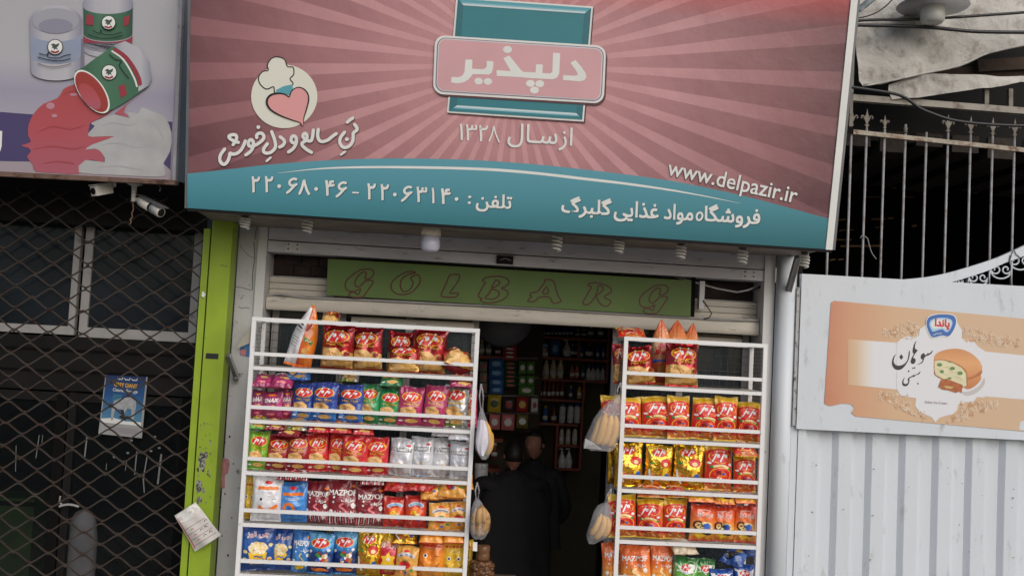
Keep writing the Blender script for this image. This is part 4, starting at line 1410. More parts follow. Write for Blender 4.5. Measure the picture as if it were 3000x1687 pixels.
# leaflet hanging from the post
b = MB()
YL = 0.19
c = [P(571, 1615, YL), P(648, 1566, YL - .03), P(575, 1471, YL), P(512, 1509, YL - .02)]
nU, nV = 10, 12
def leaf(u, v, ly=0):
    p = c[0].lerp(c[1], u).lerp(c[3].lerp(c[2], u), v)
    p = p + Vector((0, -0.02 * sin(u * pi) - 0.05 * max(0, v - .75) * u * 2 + .006 * sin(u * 9 + v * 5) - ly * .0011, 0.02 * max(0, v - .8) * u))
    return p
pr = Print(lambda u, v, ly=0: leaf(u, v, ly), b)
vs = [leaf(i / nU, j / nV) for j in range(nV + 1) for i in range(nU + 1)]
PAPER = mat('leaflet_paper', rgb(206, 202, 198), .7, var=.06, vscale=20)
b.add(vs, [(j * (nU + 1) + i, j * (nU + 1) + i + 1, (j + 1) * (nU + 1) + i + 1, (j + 1) * (nU + 1) + i) for j in range(nV) for i in range(nU)], PAPER, True)
INKR = mat('leaflet_red', rgb(196, 104, 88), .6)
INKK = mat('leaflet_brown', rgb(110, 84, 78), .6)
for v in (.12, .27, .42, .57):
    pr.stroke([(.08 + i * .084, v) for i in range(11)], .010, 1, INKK, curve=False, rise=0)
pr.stroke([(.06, .08 + i * .08) for i in range(11)], .05, 1, INKR, curve=False, rise=0)
for u, v in ((.3, .33), (.3, .48), (.55, .2), (.75, .2), (.55, .36), (.72, .36), (.3, .19), (.85, .5)):
    pr.stroke([(u, v), (u + .05, v + .03), (u + .1, v)], .018, 2, INKR if u < .4 else INKK)
pr.blob(.5, .86, [(.1, .78), (.5, .74), (.95, .8), (.9, .97), (.4, .98), (.08, .95)], 1, S_WHITE, 2)
o = b.build('leaflet'); tag(o, 'curled pale price leaflet with red and brown lines on the green post', 'leaflet')

# two bullet cameras under the paint sign
CAMW = mat('camera_white', rgb(196, 194, 188), .4, var=.1, vscale=20, dirt=rgb(110, 90, 70), dscale=30, dlo=.6, dhi=.75)
def z2p(x, y, Y):
    (a, c_), = z2([(x, y)])
    return P(a, c_, Y)
Yc = -0.08
t = thing('security_camera', z2p(810, 80, Yc), 'small grimy white camera pointing left under the paint sign', 'camera')
b = MB()
b.lathe([(0.028, 0.02), (0.026, 0.0), (0.012, -0.006), (0.012, -0.03)], z2p(810, 78, Yc), CAMW, 16)
b.tube([z2p(812, 98, Yc), z2p(800, 118, Yc), z2p(775, 122, Yc)], .009, CAMW, 8)
b.build('mount', t)
b = MB()
a0, a1 = z2p(660, 145, Yc - .10), z2p(780, 125, Yc)
b.bar(a0, a1, .048, .060, CAMW)
b.bar(a0 + Vector((-.012, -.006, .034)), a1 + Vector((0, 0, .034)), .058, .006, CAMW)
b.build('housing', t)
b = MB()
d = (a0 - a1).normalized()
b.lathe([(.020, 0), (.020, .004), (.012, .0045)], a0, BLACK, 14, d)
b.build('lens', t)
t = thing('security_camera', z2p(950, 105, Yc), 'white bullet camera with black band and sun visor under the paint sign', 'camera')
b = MB()
b.lathe([(0.045, 0.016), (0.044, 0.0), (0.016, -0.010), (0.014, -0.09), (.016, -.105)], z2p(952, 100, Yc), CAMW, 18)
b.tube([z2p(950, 205, Yc), z2p(985, 200, Yc - .02), z2p(1005, 215, Yc - .03)], .011, CAMW, 8)
b.build('mount', t)
b = MB()
a0, a1 = z2p(985, 212, Yc), z2p(1140, 298, Yc - .12)
d = (a1 - a0).normalized()
L_c = (a1 - a0).length
b.lathe([(.012, 0), (.026, .012), (.031, .04), (.031, L_c * .55)], a0, CAMW, 20, d)
b.lathe([(.032, L_c * .64), (.032, L_c * .97), (.029, L_c)], a0, CAMW, 20, d)
b.build('housing', t)
b = MB()
b.lathe([(.0305, L_c * .55), (.0305, L_c * .64)], a0, BLACK, 20, d)
b.build('band', t)
b = MB()
b.lathe([(.024, L_c + .0005), (.010, L_c + .001)], a0, DARK, 16, d)
b.build('lens', t)
b = MB()
upv = Vector((0.15, -.1, 1)).normalized()
b.bar(a0 + upv * .037 + d * .01, a1 + upv * .037 + d * .02, .066, .005, STEEL, upv)
b.build('visor', t)
b = MB()
pts = [z2p(x, y, Yc) for x, y in ((945, 205), (940, 245), (944, 275), (932, 300), (936, 330), (920, 345), (928, 360), (918, 382))]
b.tube(smooth_path([tuple(p) for p in pts], 3), .004, mat('cord_brown', rgb(110, 88, 70), .8), 6)
b.tube([z2p(1132, 88, Yc), z2p(1122, 105, Yc), z2p(1136, 120, Yc), z2p(1128, 148, Yc)], .005, GLINT_STRING, 6)
b.build('cord', t)
# torn flap and sticker behind the rack on the pillar
b = MB()
b.hexa([P(691, 1022, .36), P(729, 1006, .40), P(734, 955, .40), P(733, 956, .405)], .002, mat('flap_card', rgb(190, 184, 170), .8, var=.1), Vector((0, -1, 0)))
pr = Print(flat(YF - .003), b)
pr.poly([(702, 1010), (730, 1002), (732, 1046), (704, 1040)], 1, mat('scrap_blue', rgb(70, 130, 190), .6, var=.4, vscale=40))
pr.poly([(704, 1025), (722, 1022), (720, 1042), (706, 1040)], 2, mat('scrap_pink', rgb(214, 130, 130), .6, var=.3, vscale=30))
o = b.build('torn_sticker'); tag(o, 'torn card flap over a blue and pink sticker on the plaster pillar', 'sticker')
# ------------------------------------------------------------------ yard on the right: gate, board, poster, fence, tarpaulins
YB = 0.30
zg = Z(2200, 1200, 2.975)
z8 = Z(2280, 760, 2.683)
zr = Z(2400, 0, 1.705)
gate = thing('yard_gate', (P(2700, 1500, .36).x, .36, 0), 'white corrugated steel gate below the white advertising board', 'gate')
YC = 0.36
b = MB()
x_l = (P(2362, 1260, YC).x + P(2347, 1600, YC).x) / 2
per = P(2660, 1450, YC).x - P(2561.5, 1450, YC).x
zgt = P(2600, 1260, YC).z
xr_ = (P(2460, 1300, YC).x + P(2448, 1600, YC).x) / 2 - per
vs, fs = [], []
prof = []
x = xr_
dp = 0.027
for i in range(14):
    prof += [(x, 0), (x + per * .385, 0), (x + per * .41, dp), (x + per * .83, dp), (x + per * .985, 0.0015)]
    x += per
prof = [(a, d) for a, d in prof if a > x_l]
prof = [(x_l, prof[0][1])] + prof
k = len(prof)
rowsz = [-0.02, 0.4, 0.8, 1.2, zgt]
for z in rowsz:
    for a, d in prof:
        vs.append((a + .002 * sin(z * 3 + a * 2), YC + d + .003 * sin(a * 1.7 + z * 2.3), z))
for r in range(len(rowsz) - 1):
    for i in range(k - 1):
        fs.append((r * k + i, r * k + i + 1, (r + 1) * k + i + 1, (r + 1) * k + i))
b.add(vs, fs, GATE_WHITE)
b.build('corrugated_panel', gate)
b = MB()
xp0, xp1 = (P(2322, 1300, YC).x + P(2290, 1687, YC).x) / 2, x_l - .006
xpm = xp0 + (xp1 - xp0) * .42
b.box((xp0, YC - .028, -0.02), (xpm, YC + .04, zgt + .01), GATE_WHITE)
b.box((xpm + .004, YC - .034, -0.02), (xp1, YC + .04, zgt), GATE_WHITE)
b.build('gate_post', gate)
b = MB()
for (x, y) in ((300, 850), (290, 1130), (325, 240)):
    p = P(2200 + x / 2.975, 1200 + y / 2.975, YC - .02)
    b.lathe([(.013, -.04), (.013, .04)], p, GATE_WHITE, 10)
b.build('hinge', gate)
sc = Print(flat(YC - .0045))
SCUFF = mat('scuff', rgb(120, 116, 118), .8, var=.3, vscale=60)
SCUFF2 = mat('scuff_brown', rgb(168, 140, 128), .8)
random.seed(9)
for x, y, a, c in ((535, 890, 16, 18), (805, 868, 13, 12), (1062, 920, 22, 16), (1040, 1305, 24, 10), (505, 1270, 16, 9), (1900, 1235, 16, 12), (1815, 1000, 7, 20), (1700, 470, 9, 6), (1720, 505, 8, 10), (1720, 640, 18, 5), (1840, 640, 12, 14),
                   (2015, 742, 20, 4), (2290, 690, 26, 6), (2285, 765, 14, 16), (2275, 850, 16, 10), (2290, 1285, 30, 9), (1960, 1130, 14, 6), (570, 480, 16, 10), (1375, 672, 12, 5), (2020, 455, 16, 3), (1070, 515, 20, 14), (840, 445, 6, 4)):
    (px_, py_), = zg([(x, y)])
    pts = [(px_ + a / 2.975 * .55 * random.uniform(.4, 1.1) * cos(t), py_ + c / 2.975 * .55 * random.uniform(.4, 1.1) * sin(t)) for t in [2 * pi * i / 9 for i in range(9)]]
    sc.poly(pts, 1, SCUFF if random.random() < .7 else SCUFF2, smooth=True, k=2)
sc.mb.build('scuff_mark', gate)

board = thing('advert_board', (P(2700, 1100, YB).x, YB, 1.62), 'white board with peach ice cream poster standing on the corrugated gate', 'board')
bq = [P(2331, 1253, YB), P(3040, 1293, YB), P(3052, 843, YB), P(2352, 800, YB)]
zb_l, zt_l = (bq[0].z + bq[1].z) / 2, (bq[2].z + bq[3].z) / 2
xl_ = (bq[0].x + bq[3].x) / 2
b = MB()
b.box((xl_, YB, zb_l), (4.6, YB + .045, zt_l), GATE_WHITE)
b.build('panel', board)
b = MB()
b.box((xl_ - .024, YB + .01, zb_l + .02), (xl_ - .003, YB + .06, zt_l - .09), mat('board_edge', rgb(176, 178, 178), .6, dirt=rgb(80, 76, 72), dscale=30, dlo=.55, dhi=.65))
b.build('edge_rail', board)

# printed poster
b = MB()
YPp = YB - .003
pr = Print(flat(YPp, .0006), b)
def q8(pts, ly, m, sm=False, k=3, box=None):
    pr.poly(z8(pts), ly, m, box, sm, k)
PEACH = ramp_mat('poster_peach', [(0.0, rgb(196, 130, 102)), (0.10, rgb(206, 154, 120)), (0.28, rgb(210, 176, 142)), (1.0, rgb(208, 180, 152))], 'X', rough=.4, wob=.10, wscale=3)
out = [(440, 322), (460, 322), (1932, 462), (2300, 497), (2290, 1372), (1905, 1347), (1885, 1320), (1900, 1290), (1880, 1345), (610, 1232), (575, 1205), (600, 1165), (570, 1132), (500, 1130), (430, 1147), (400, 1150), (362, 1130), (415, 338)]
out = [(440, 324), (2300, 500), (2290, 1380), (610, 1232), (575, 1205), (600, 1165), (570, 1134), (500, 1130), (430, 1147), (400, 1150), (362, 1130), (415, 338)]
q8(out, 1, PEACH)
q8([(1930, 1345), (1890, 1330), (1905, 1270), (1960, 1265), (2300, 1290), (2300, 1385)], 2, GATE_WHITE)
BANDS = [(690, .0), (640, .25), (605, .5), (570, .75)]
BANDM = ramp_mat('poster_band', [(0.0, rgb(208, 170, 136)), (0.04, rgb(214, 186, 156)), (0.085, rgb(222, 214, 204)), (0.12, rgb(222, 224, 228)), (1.0, rgb(222, 224, 228))], 'X', rough=.4)
q8([(545, 626), (950, 655), (2300, 790), (2300, 1128), (950, 1022), (545, 983)], 2.4, BANDM)
PWHITE = mat('poster_white', rgb(222, 224, 228), .4)
med = [(930, 655), (965, 620), (1010, 602), (1070, 610), (1105, 595), (1112, 545), (1150, 520), (1175, 480), (1230, 440), (1290, 430), (1350, 440), (1400, 480), (1420, 520), (1445, 560), (1440, 620), (1480, 640), (1540, 650), (1575, 690), (1620, 715),
       (1620, 1085), (1560, 1080), (1530, 1120), (1470, 1120), (1415, 1135), (1405, 1180), (1370, 1215), (1300, 1230), (1262, 1245), (1232, 1278), (1205, 1240), (1150, 1215), (1105, 1190), (1075, 1150), (1080, 1090), (1020, 1080), (960, 1068), (930, 1020)]
q8(med, 4.4, PWHITE)
LACE = mat('poster_lace', rgb(232, 212, 188), .4)
LACE2 = mat('poster_lace_deep', rgb(206, 158, 116), .4)
random.seed(21)
def lace(cx0, cy0, cx1, cy1, n, dens, thick=170):
    """scrolled border of small curls beside the medallion"""
    for i in range(n):
        t = random.random()
        x = cx0 + (cx1 - cx0) * t
        y = cy0 + (cy1 - cy0) * t + random.uniform(-1, 1) * thick * .5 * (1 - .75 * t)
        r = random.uniform(9, 19)
        a0 = random.uniform(0, 6.28)
        pts = [(x + r * (1 - .13 * j) * cos(a0 + j * .75), y + r * (1 - .13 * j) * sin(a0 + j * .75)) for j in range(7)]
        pr.stroke(z8(pts), random.uniform(1.2, 2.0), 5.2 + random.random() * 3, LACE if random.random() < .72 else LACE2, k=2, rise=.1)
lace(1105, 540, 820, 580, 60, 1)
lace(1450, 560, 1800, 660, 70, 1)
lace(1050, 1150, 790, 1060, 55, 1)
lace(1420, 1190, 1720, 1130, 65, 1)
lace(1150, 1235, 960, 1170, 28, 1, 60)
lace(1330, 1260, 1500, 1230, 28, 1, 60)
lace(1900, 650, 1700, 640, 30, 1, 120)
for x, y in ((1060, 530), (1490, 570), (1005, 1150), (1460, 1195)):
    for r in (34, 20):
        pts = [(x + r * (1 + .18 * cos(6 * t)) * cos(t), y + r * (1 + .18 * cos(6 * t)) * sin(t)) for t in [2 * pi * i / 30 for i in range(30)]]
        pr.stroke(z8(pts), 1.8, 8.5, LACE, closed=True, curve=False, rise=0)
# brand bubble
BLU = mat('poster_blue_mark', rgb(52, 104, 178), .4)
BLUL = mat('poster_sky', rgb(168, 206, 234), .4)
MRED = mat('poster_red', rgb(206, 48, 66), .4)
q8([(1156, 500), (1176, 450), (1225, 430), (1290, 425), (1370, 432), (1400, 470), (1396, 520), (1376, 570), (1340, 612), (1285, 604), (1210, 620), (1176, 580)], 9, S_WHITE, True)
q8([(1162, 500), (1182, 454), (1228, 436), (1290, 430), (1366, 438), (1393, 472), (1390, 518), (1368, 566), (1334, 604), (1285, 596), (1214, 612), (1182, 574)], 10, BLU, True)
q8([(1184, 505), (1202, 474), (1250, 460), (1320, 460), (1362, 480), (1362, 520), (1340, 560), (1315, 570), (1290, 550), (1262, 552), (1215, 566), (1196, 545)], 11, BLUL, True)
q8([(1196, 508), (1212, 484), (1255, 472), (1318, 472), (1350, 490), (1350, 518), (1330, 545), (1316, 552), (1292, 536), (1262, 538), (1220, 545), (1204, 530)], 12, S_WHITE, True)
pr.text('پاندا', z8([(1226, 545)])[0], z8([(1338, 553)])[0], 30, 13, MRED, bold=.04)
pr.text('بستنی', z8([(1215, 596)])[0], z8([(1280, 588)])[0], 7, 13, S_WHITE, bold=.02)
# calligraphy
INK = mat('poster_ink', rgb(44, 42, 48), .4)
zk = Z(2600, 980, 5.119)
CAL = [[(330, 232), (332, 280), (326, 330), (312, 380), (285, 430), (245, 485), (200, 520), (150, 528), (105, 510), (75, 470), (66, 425), (72, 380), (90, 330), (125, 290), (100, 345), (90, 395), (100, 430), (130, 458), (175, 464), (220, 452), (262, 425), (295, 380), (310, 320), (316, 265)],
       [(434, 90), (418, 130), (408, 180), (418, 215), (446, 228), (440, 250), (420, 275), (402, 300), (388, 330), (385, 352), (402, 352), (418, 372), (416, 405), (398, 432), (372, 440), (350, 425), (344, 400), (358, 350), (378, 315), (390, 285), (374, 265), (376, 220), (388, 165), (408, 120)],
       [(674, 232), (668, 262), (648, 288), (610, 310), (572, 325), (548, 350), (538, 390), (515, 425), (470, 444), (440, 446), (480, 430), (512, 405), (526, 372), (505, 366), (494, 340), (505, 300), (530, 278), (552, 282), (562, 306), (590, 292), (600, 272), (612, 282), (632, 276), (650, 258)],
       [(490, 545), (484, 575), (462, 595), (420, 608), (400, 632), (378, 630), (345, 645), (325, 660), (328, 690), (318, 730), (290, 765), (255, 773), (226, 755), (217, 720), (228, 675), (258, 635), (238, 690), (240, 722), (262, 738), (295, 730), (312, 700), (302, 680), (306, 655), (335, 632), (372, 615), (385, 598), (398, 606), (440, 590), (468, 570)]]
for pts in CAL:
    pr.poly(zk(pts), 6, INK, smooth=True, k=2)
for x, y, a, c in ((204, 334, 30, 42), (314, 548, 14, 17), (380, 502, 13, 15), (405, 496, 13, 15), (453, 732, 14, 17)):
    pr.poly(zk([(x - a, y), (x, y - c), (x + a, y), (x, y + c)]), 6, INK)
pr.text('Sohan Ice Cream', z8([(1150, 1128)])[0], z8([(1325, 1138)])[0], 7.5, 6, S_MAUVE, bold=.01)
# ice cream sandwich
COOK = ramp_mat('cookie', [(0, rgb(206, 142, 92)), (.35, rgb(226, 168, 116)), (.7, rgb(212, 146, 94)), (1, rgb(190, 120, 72))], 'Y', rough=.45, wob=.1, wscale=4)
COOK2 = mat('cookie_edge', rgb(186, 118, 70), .5, var=.15, vscale=20)
ICE = mat('ice_cream', rgb(222, 216, 178), .5, var=.10, vscale=30)
PIST = mat('pistachio', rgb(104, 142, 84), .5, var=.2, vscale=60)
BRIT = mat('brittle', rgb(176, 100, 56), .45, var=.3, vscale=40)
PSH = mat('poster_contact_tone', rgb(196, 192, 190), .5)
q8([(1440, 1040), (1500, 1035), (1580, 990), (1615, 930), (1620, 980), (1560, 1045), (1480, 1070)], 5.5, PSH, True)
q8([(1222, 800), (1230, 750), (1290, 715), (1400, 700), (1500, 728), (1575, 790), (1602, 850), (1590, 900), (1592, 940), (1550, 990), (1495, 1018), (1455, 1005), (1300, 950), (1235, 905), (1222, 880)], 6, COOK, True)
q8([(1598, 870), (1590, 905), (1540, 930), (1498, 945), (1480, 930), (1530, 915)], 7, COOK2, True)
q8([(1228, 792), (1290, 790), (1370, 812), (1440, 850), (1474, 895), (1478, 990), (1455, 1000), (1380, 965), (1290, 935), (1236, 905), (1226, 870)], 8, ICE, False)
pr.stroke(z8([(1228, 790), (1290, 787), (1370, 808), (1442, 846), (1477, 892), (1482, 990)]), 2.5, 9, COOK2)
pr.stroke(z8([(1226, 880), (1236, 908), (1290, 938), (1380, 970), (1450, 1004)]), 2.5, 9, COOK2)
for x, y, a, c in ((1265, 826, 20, 14), (1366, 855, 20, 13), (1426, 892, 22, 15), (1284, 880, 16, 13), (1345, 932, 15, 9), (1348, 804, 12, 6)):
    (px_, py_), = z8([(x, y)])
    pr.oval(px_, py_, a / 2.683, c / 2.683, 10, PIST, 1, 14)
for pts in ([(1290, 850), (1330, 845), (1360, 880), (1400, 885)], [(1250, 855), (1300, 900), (1340, 905)], [(1380, 920), (1420, 930), (1450, 955)]):
    pr.stroke(z8(pts), 1.2, 9.5, mat('ice_line', rgb(196, 186, 146), .5))
q8([(1275, 945), (1320, 935), (1445, 985), (1440, 1048), (1420, 1035), (1395, 1045), (1330, 1025), (1290, 1020), (1256, 1000)], 11, BRIT)
q8([(1300, 990), (1345, 995), (1380, 1000), (1350, 1015), (1310, 1008)], 12, mat('brittle_pale', rgb(206, 176, 110), .5))
b.build('poster', board, label='peach ice cream poster with torn corners')

# fence: bars, two rails, finials, sweeping band and scrolls
YFn = 0.48
fence = thing('iron_fence', (P(2700, 600, YFn).x, YFn, 1.6), 'grey iron bar fence with spear finials above the white board', 'fence')
IRON = mat('iron_grey', rgb(150, 150, 152), .5, .1, var=.15, vscale=10, dirt=rgb(110, 92, 74), dscale=12, dlo=.5, dhi=.7)
IRON_R = mat('iron_dull', rgb(124, 118, 108), .6, .1, var=.2, vscale=10, dirt=rgb(88, 64, 46), dscale=18, dlo=.5, dhi=.65)
bars = [(-.6, 37, 1, 1255, None), (0, 125, 175, 570, 1), (1, 210, 243, 545, 1), (1, 298, 335, 575, .8), (1, 408, 433, 622, .35), (1, 512, 537, 690, 0), (1, 623, 645, 600, 1), (1, 740, 755, 598, 1), (1, 850, 866, 600, 1), (1, 960, 976, 612, 1), (1, 1075, 1090, 625, 1), (1, 1190, 1204, 640, 1)]
rail_l, rail_r = P(2494, 387, YFn), P(3000, 441, YFn)
zrail = [rail_l.z, rail_r.z]
def fin(b, x, z, s):
    """cast spear finial with two curled leaves"""
    prf = [(-.005, 0), (.005, 0), (.005, .012), (.014, .02), (.005, .028), (.012, .06), (.013, .075), (.005, .10), (0, .135), (-.005, .10), (-.013, .075), (-.012, .06), (-.005, .028), (-.014, .02), (-.005, .012)]
    b.prism([(x + a * 1.2 * s, YFn - .006, z + h * s) for a, h in prf], .012, IRON_R, (0, -1, 0))
    for sg in (-1, 1):
        pts = [(x + sg * a * s, YFn, z + h * s) for a, h in ((.004, .045), (.016, .062), (.024, .082), (.034, .086), (.040, .074), (.034, .066))]
        b.tube(smooth_path(pts, 3), .006 * s, IRON_R, 6)
for i, (kk, xb_, xt_, yt_, fs_) in enumerate(bars):
    B0 = P(2400 + xb_ / 1.705, 800, YFn)
    T0 = P(2400 + xt_ / 1.705, yt_ / 1.705, YFn)
    x = (B0.x + T0.x) / 2
    if i == 0:
        x = B0.x
    top = zrail[0] + .08 if i else 3.1
    b = MB()
    zt_ = T0.z - (.135 if fs_ and fs_ > .5 else 0)
    b.tube([(x - .002, YFn, 1.4), (x + .003, YFn, 1.9), (x, YFn, 2.6), (x + .001, YFn, max(zt_, top - .05) if i else 3.2)], .0085, IRON, 8)
    if fs_ and fs_ > .5:
        fin(b, x, max(zt_, top - .05), 1.0 if fs_ == 1 else .75)
    elif fs_ and fs_ > .1:
        b.lathe([(.016, 0), (.012, .02), (.016, .03), (.005, .05)], (x, YFn, T0.z - .06), IRON_R, 8)
    b.build('fence_bar', fence)
b = MB()
b.bar((rail_l.x - .02, YFn - .012, rail_l.z), (4.7, YFn - .012, rail_l.z - (rail_l.z - rail_r.z) * (4.7 - rail_l.x) / (rail_r.x - rail_l.x)), .012, .030, mat('rail_cream', rgb(172, 162, 146), .6, .0, var=.15, vscale=10, dirt=rgb(110, 80, 56), dscale=18, dlo=.5, dhi=.65))
b.build('rail', fence)
b = MB()
pa = P(2497, 76, YFn)
b.box((pa.x - .010, YFn - .03, rail_l.z), (pa.x + .012, YFn + .01, 4.6), IRON_R)
b.box((pa.x - .045, YFn - .035, rail_l.z - .02), (pa.x + .02, YFn - .031, rail_l.z + .03), BLACK)
b.build('corner_post', fence)
YSw = 0.40
top = smooth_path([(2650, 818), (2711, 812), (2775, 800), (2846, 780), (2916, 757), (2963, 737), (3000, 720), (3060, 690), (3140, 640)], 3)
bot = smooth_path([(2700, 838), (2775, 829), (2840, 811), (2899, 791), (2945, 770), (3000, 750), (3065, 716), (3150, 660)], 3)
b = MB()
poly = [P(x, y, YSw) for x, y in top] + [P(x, y, YSw) for x, y in bot[::-1]]
b.prism(poly, .04, GATE_WHITE, (0, -1, 0))
b.build('sweep_band', fence)
b = MB()
for cx, cy, s in ((690, 1404, .62), (795, 1392, .95), (908, 1352, 1.05), (1005, 1306, 1.1), (1100, 1250, 1.1)):
    for sg in (-1, 1):
        pts = []
        for j in range(22):
            t = j / 21
            a = -pi / 2 + sg * 0 + t * 2.2 * pi
            r = 24 * (1 - .72 * t) * s
            pts.append((cx + sg * (24 * s - r * cos(a - pi / 2) * 1.0) , cy - 6 * s - r * sin(a - pi / 2)))
        p3 = [P(2400 + x / 1.705, y / 1.705, YSw + .02) for x, y in pts]
        b.tube([tuple(p) for p in p3], .006, GATE_WHITE, 6)
    arc = [P(2400 + (cx + 46 * s * cos(t)) / 1.705, (cy + 4 * s + 34 * s * sin(t)) / 1.705, YSw + .02) for t in [pi * i / 12 for i in range(13)]]
    b.tube([tuple(p) for p in arc], .006, GATE_WHITE, 6)
for x, y0, y1 in ((635, 1405, 1424), (745, 1375, 1440), (850, 1345, 1440), (960, 1300, 1445), (1075, 1240, 1445)):
    b.tube([P(2400 + x / 1.705, y0 / 1.705, YSw + .02), P(2400 + x / 1.705, (y1 + 6) / 1.705, YSw + .02)], .010, GATE_WHITE, 8)
b.build('scrollwork', fence)
# wire ties and a dangling string
b = MB()
b.tube(smooth_path([tuple(P(2400 + x / 1.705, y / 1.705, YFn - .02)) for x, y in ((205, 1190), (215, 1178), (240, 1190), (250, 1225), (262, 1262), (285, 1295))], 3), .004, GLINT_STRING, 6)
b.tube(smooth_path([tuple(P(2400 + x / 1.705, y / 1.705, YSw - .006)) for x, y in ((955, 1275), (950, 1310), (970, 1250), (985, 1270), (1010, 1290))], 3), .003, STEEL, 6)
o = b.build('loose_wire'); tag(o, 'thin pale strings tied to the iron fence bars', 'wire')

# shed behind the fence: dark roof and walls with chinks of light
shed = thing('yard_shed', (3.6, 1.0, 0), 'black interior of a roofed yard behind the iron fence', 'shed')
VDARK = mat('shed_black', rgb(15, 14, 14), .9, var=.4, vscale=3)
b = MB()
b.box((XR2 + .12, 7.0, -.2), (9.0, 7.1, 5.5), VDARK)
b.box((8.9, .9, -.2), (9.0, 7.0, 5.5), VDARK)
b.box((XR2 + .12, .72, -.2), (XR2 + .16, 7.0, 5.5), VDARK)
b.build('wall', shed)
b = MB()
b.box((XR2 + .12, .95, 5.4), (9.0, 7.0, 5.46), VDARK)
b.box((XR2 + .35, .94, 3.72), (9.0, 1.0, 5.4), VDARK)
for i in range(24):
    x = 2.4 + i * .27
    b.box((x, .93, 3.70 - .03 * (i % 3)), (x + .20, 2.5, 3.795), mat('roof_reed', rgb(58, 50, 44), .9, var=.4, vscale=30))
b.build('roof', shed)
b = MB()
CHINK = mat('chink_brown', rgb(120, 90, 60), .8, var=.3, vscale=20)  # chinks of light painted as thin brown bars
random.seed(12)
for (x0, x1, y) in ((85, 130, 1100), (100, 170, 1152), (75, 160, 1198), (105, 300, 1230), (50, 80, 1300), (95, 120, 1298), (240, 320, 985), (260, 330, 1095), (340, 370, 1090), (430, 470, 985), (765, 790, 965), (980, 1000, 957), (360, 385, 940), (280, 325, 1137), (460, 485, 1132), (215, 240, 950)):
    a0, a1 = P(2400 + x0 / 1.705, y / 1.705, 3.0), P(2400 + x1 / 1.705, y / 1.705 - random.uniform(0, 4), 3.0)
    b = MB()
    b.bar(a0, a1, .02, random.uniform(.008, .018), CHINK)
    b.build('light_chink', shed)

# beam in front of the roof with short posts
b = MB()
YBm = .62
b.bar(P(2495, 288, YBm), P(3060, 332, YBm), .05, .045, mat('beam_cream', rgb(158, 152, 142), .7, var=.15, vscale=6, dirt=rgb(92, 74, 60), dscale=10, dlo=.5, dhi=.7))
for x in (832, 952):
    b.bar(P(2400 + x / 1.705, 318, YBm + .01), P(2400 + x / 1.705, 262, YBm + .01), .035, .03, IRON_R)
o = b.build('roof_beam'); tag(o, 'dirty cream steel roof beam with two stub posts below the tarpaulins', 'beam')
b = MB()
b.bar(P(2860, 196, .9), P(3060, 184, .9), .06, .09, mat('old_timber', rgb(70, 56, 46), .9, var=.3, vscale=20))
b.bar(P(2700, 226, .95), P(3060, 206, .95), .06, .10, mat('old_timber', rgb(70, 56, 46), .9, var=.3, vscale=20))
o = b.build('timber_joist'); tag(o, 'dark brown timber joists between the two hanging tarpaulins', 'timber')

# tarpaulins: stained, slack, with torn eyelets
TARP = mat('tarpaulin', rgb(198, 195, 188), .8, var=.2, vscale=3, dirt=rgb(134, 128, 118), dscale=8, dlo=.50, dhi=.72, bump=.8, bscale=6, bdist=.04)
def cloth(pts, Y, m, amp, thick, seed, depth=None):
    """an outline filled with a rippled sheet of real thickness"""
    import bmesh
    P3 = [P(x, y, Y) for x, y in pts]
    xs, zs_ = [p.x for p in P3], [p.z for p in P3]
    bm = bmesh.new()
    f = bm.faces.new([bm.verts.new(p) for p in P3])
    for k in range(44):
        x = min(xs) + (max(xs) - min(xs)) * (k + .5) / 44
        bmesh.ops.bisect_plane(bm, geom=bm.verts[:] + bm.edges[:] + bm.faces[:], plane_co=(x, 0, 0), plane_no=(1, 0, 0))
    for k in range(26):
        z = min(zs_) + (max(zs_) - min(zs_)) * (k + .5) / 26
        bmesh.ops.bisect_plane(bm, geom=bm.verts[:] + bm.edges[:] + bm.faces[:], plane_co=(0, 0, z), plane_no=(0, 0, 1))
    for v in bm.verts:
        q = v.co * 1.7 + Vector((seed, 0, seed))
        v.co.y += amp * (noise.noise(q) + .6 * noise.noise(q * 2.7) + .5 * abs(noise.noise(q * 5.3)))
        if depth:
            v.co.y -= depth * max(0, (v.co.z - min(zs_)) / (max(zs_) - min(zs_)))
    b = MB()
    bm.verts.ensure_lookup_table()
    ids = {v: i for i, v in enumerate(bm.verts)}
    vs = [v.co.copy() for v in bm.verts]
    fs = [tuple(ids[v] for v in f.verts) for f in bm.faces]
    b.add(vs, fs, m, True)
    b.add([v + Vector((0, thick, 0)) for v in vs], [f[::-1] for f in fs], m, True)
    bm.free()
    return b
t1 = [(190, -60), (1200, -60), (1200, 190), (1023, 228), (850, 266), (780, 296), (700, 332), (580, 358), (460, 384), (330, 412), (222, 431), (203, 404), (196, 330), (189, 236), (182, 150)]
b = cloth(zr(t1), .52, TARP, .05, .004, 3.0)
o = b.build('tarpaulin'); tag(o, 'large stained cream tarpaulin hanging over the yard top', 'tarpaulin')
b = MB()
hem = [P(2400 + x / 1.705, y / 1.705, .49) for x, y in ((222, 428), (330, 410), (460, 381), (580, 356), (700, 330), (780, 294), (850, 264), (1023, 226), (1200, 188))]
b.tube(smooth_path([tuple(p) for p in hem], 2), .008, TARP, 6)
o2 = b.build('hem', o)
t2 = [(352, 422), (420, 398), (480, 380), (560, 374), (650, 378), (760, 376), (900, 380), (1023, 372), (1200, 380), (1200, 420), (1023, 402), (930, 424), (850, 441), (780, 448), (700, 461), (590, 476), (480, 491), (420, 490), (368, 496), (350, 452)]
b = cloth(zr(t2), .57, TARP, .05, .004, 9.0)
o = b.build('tarpaulin'); tag(o, 'rolled lower strip of stained tarpaulin above the roof beam', 'tarpaulin')
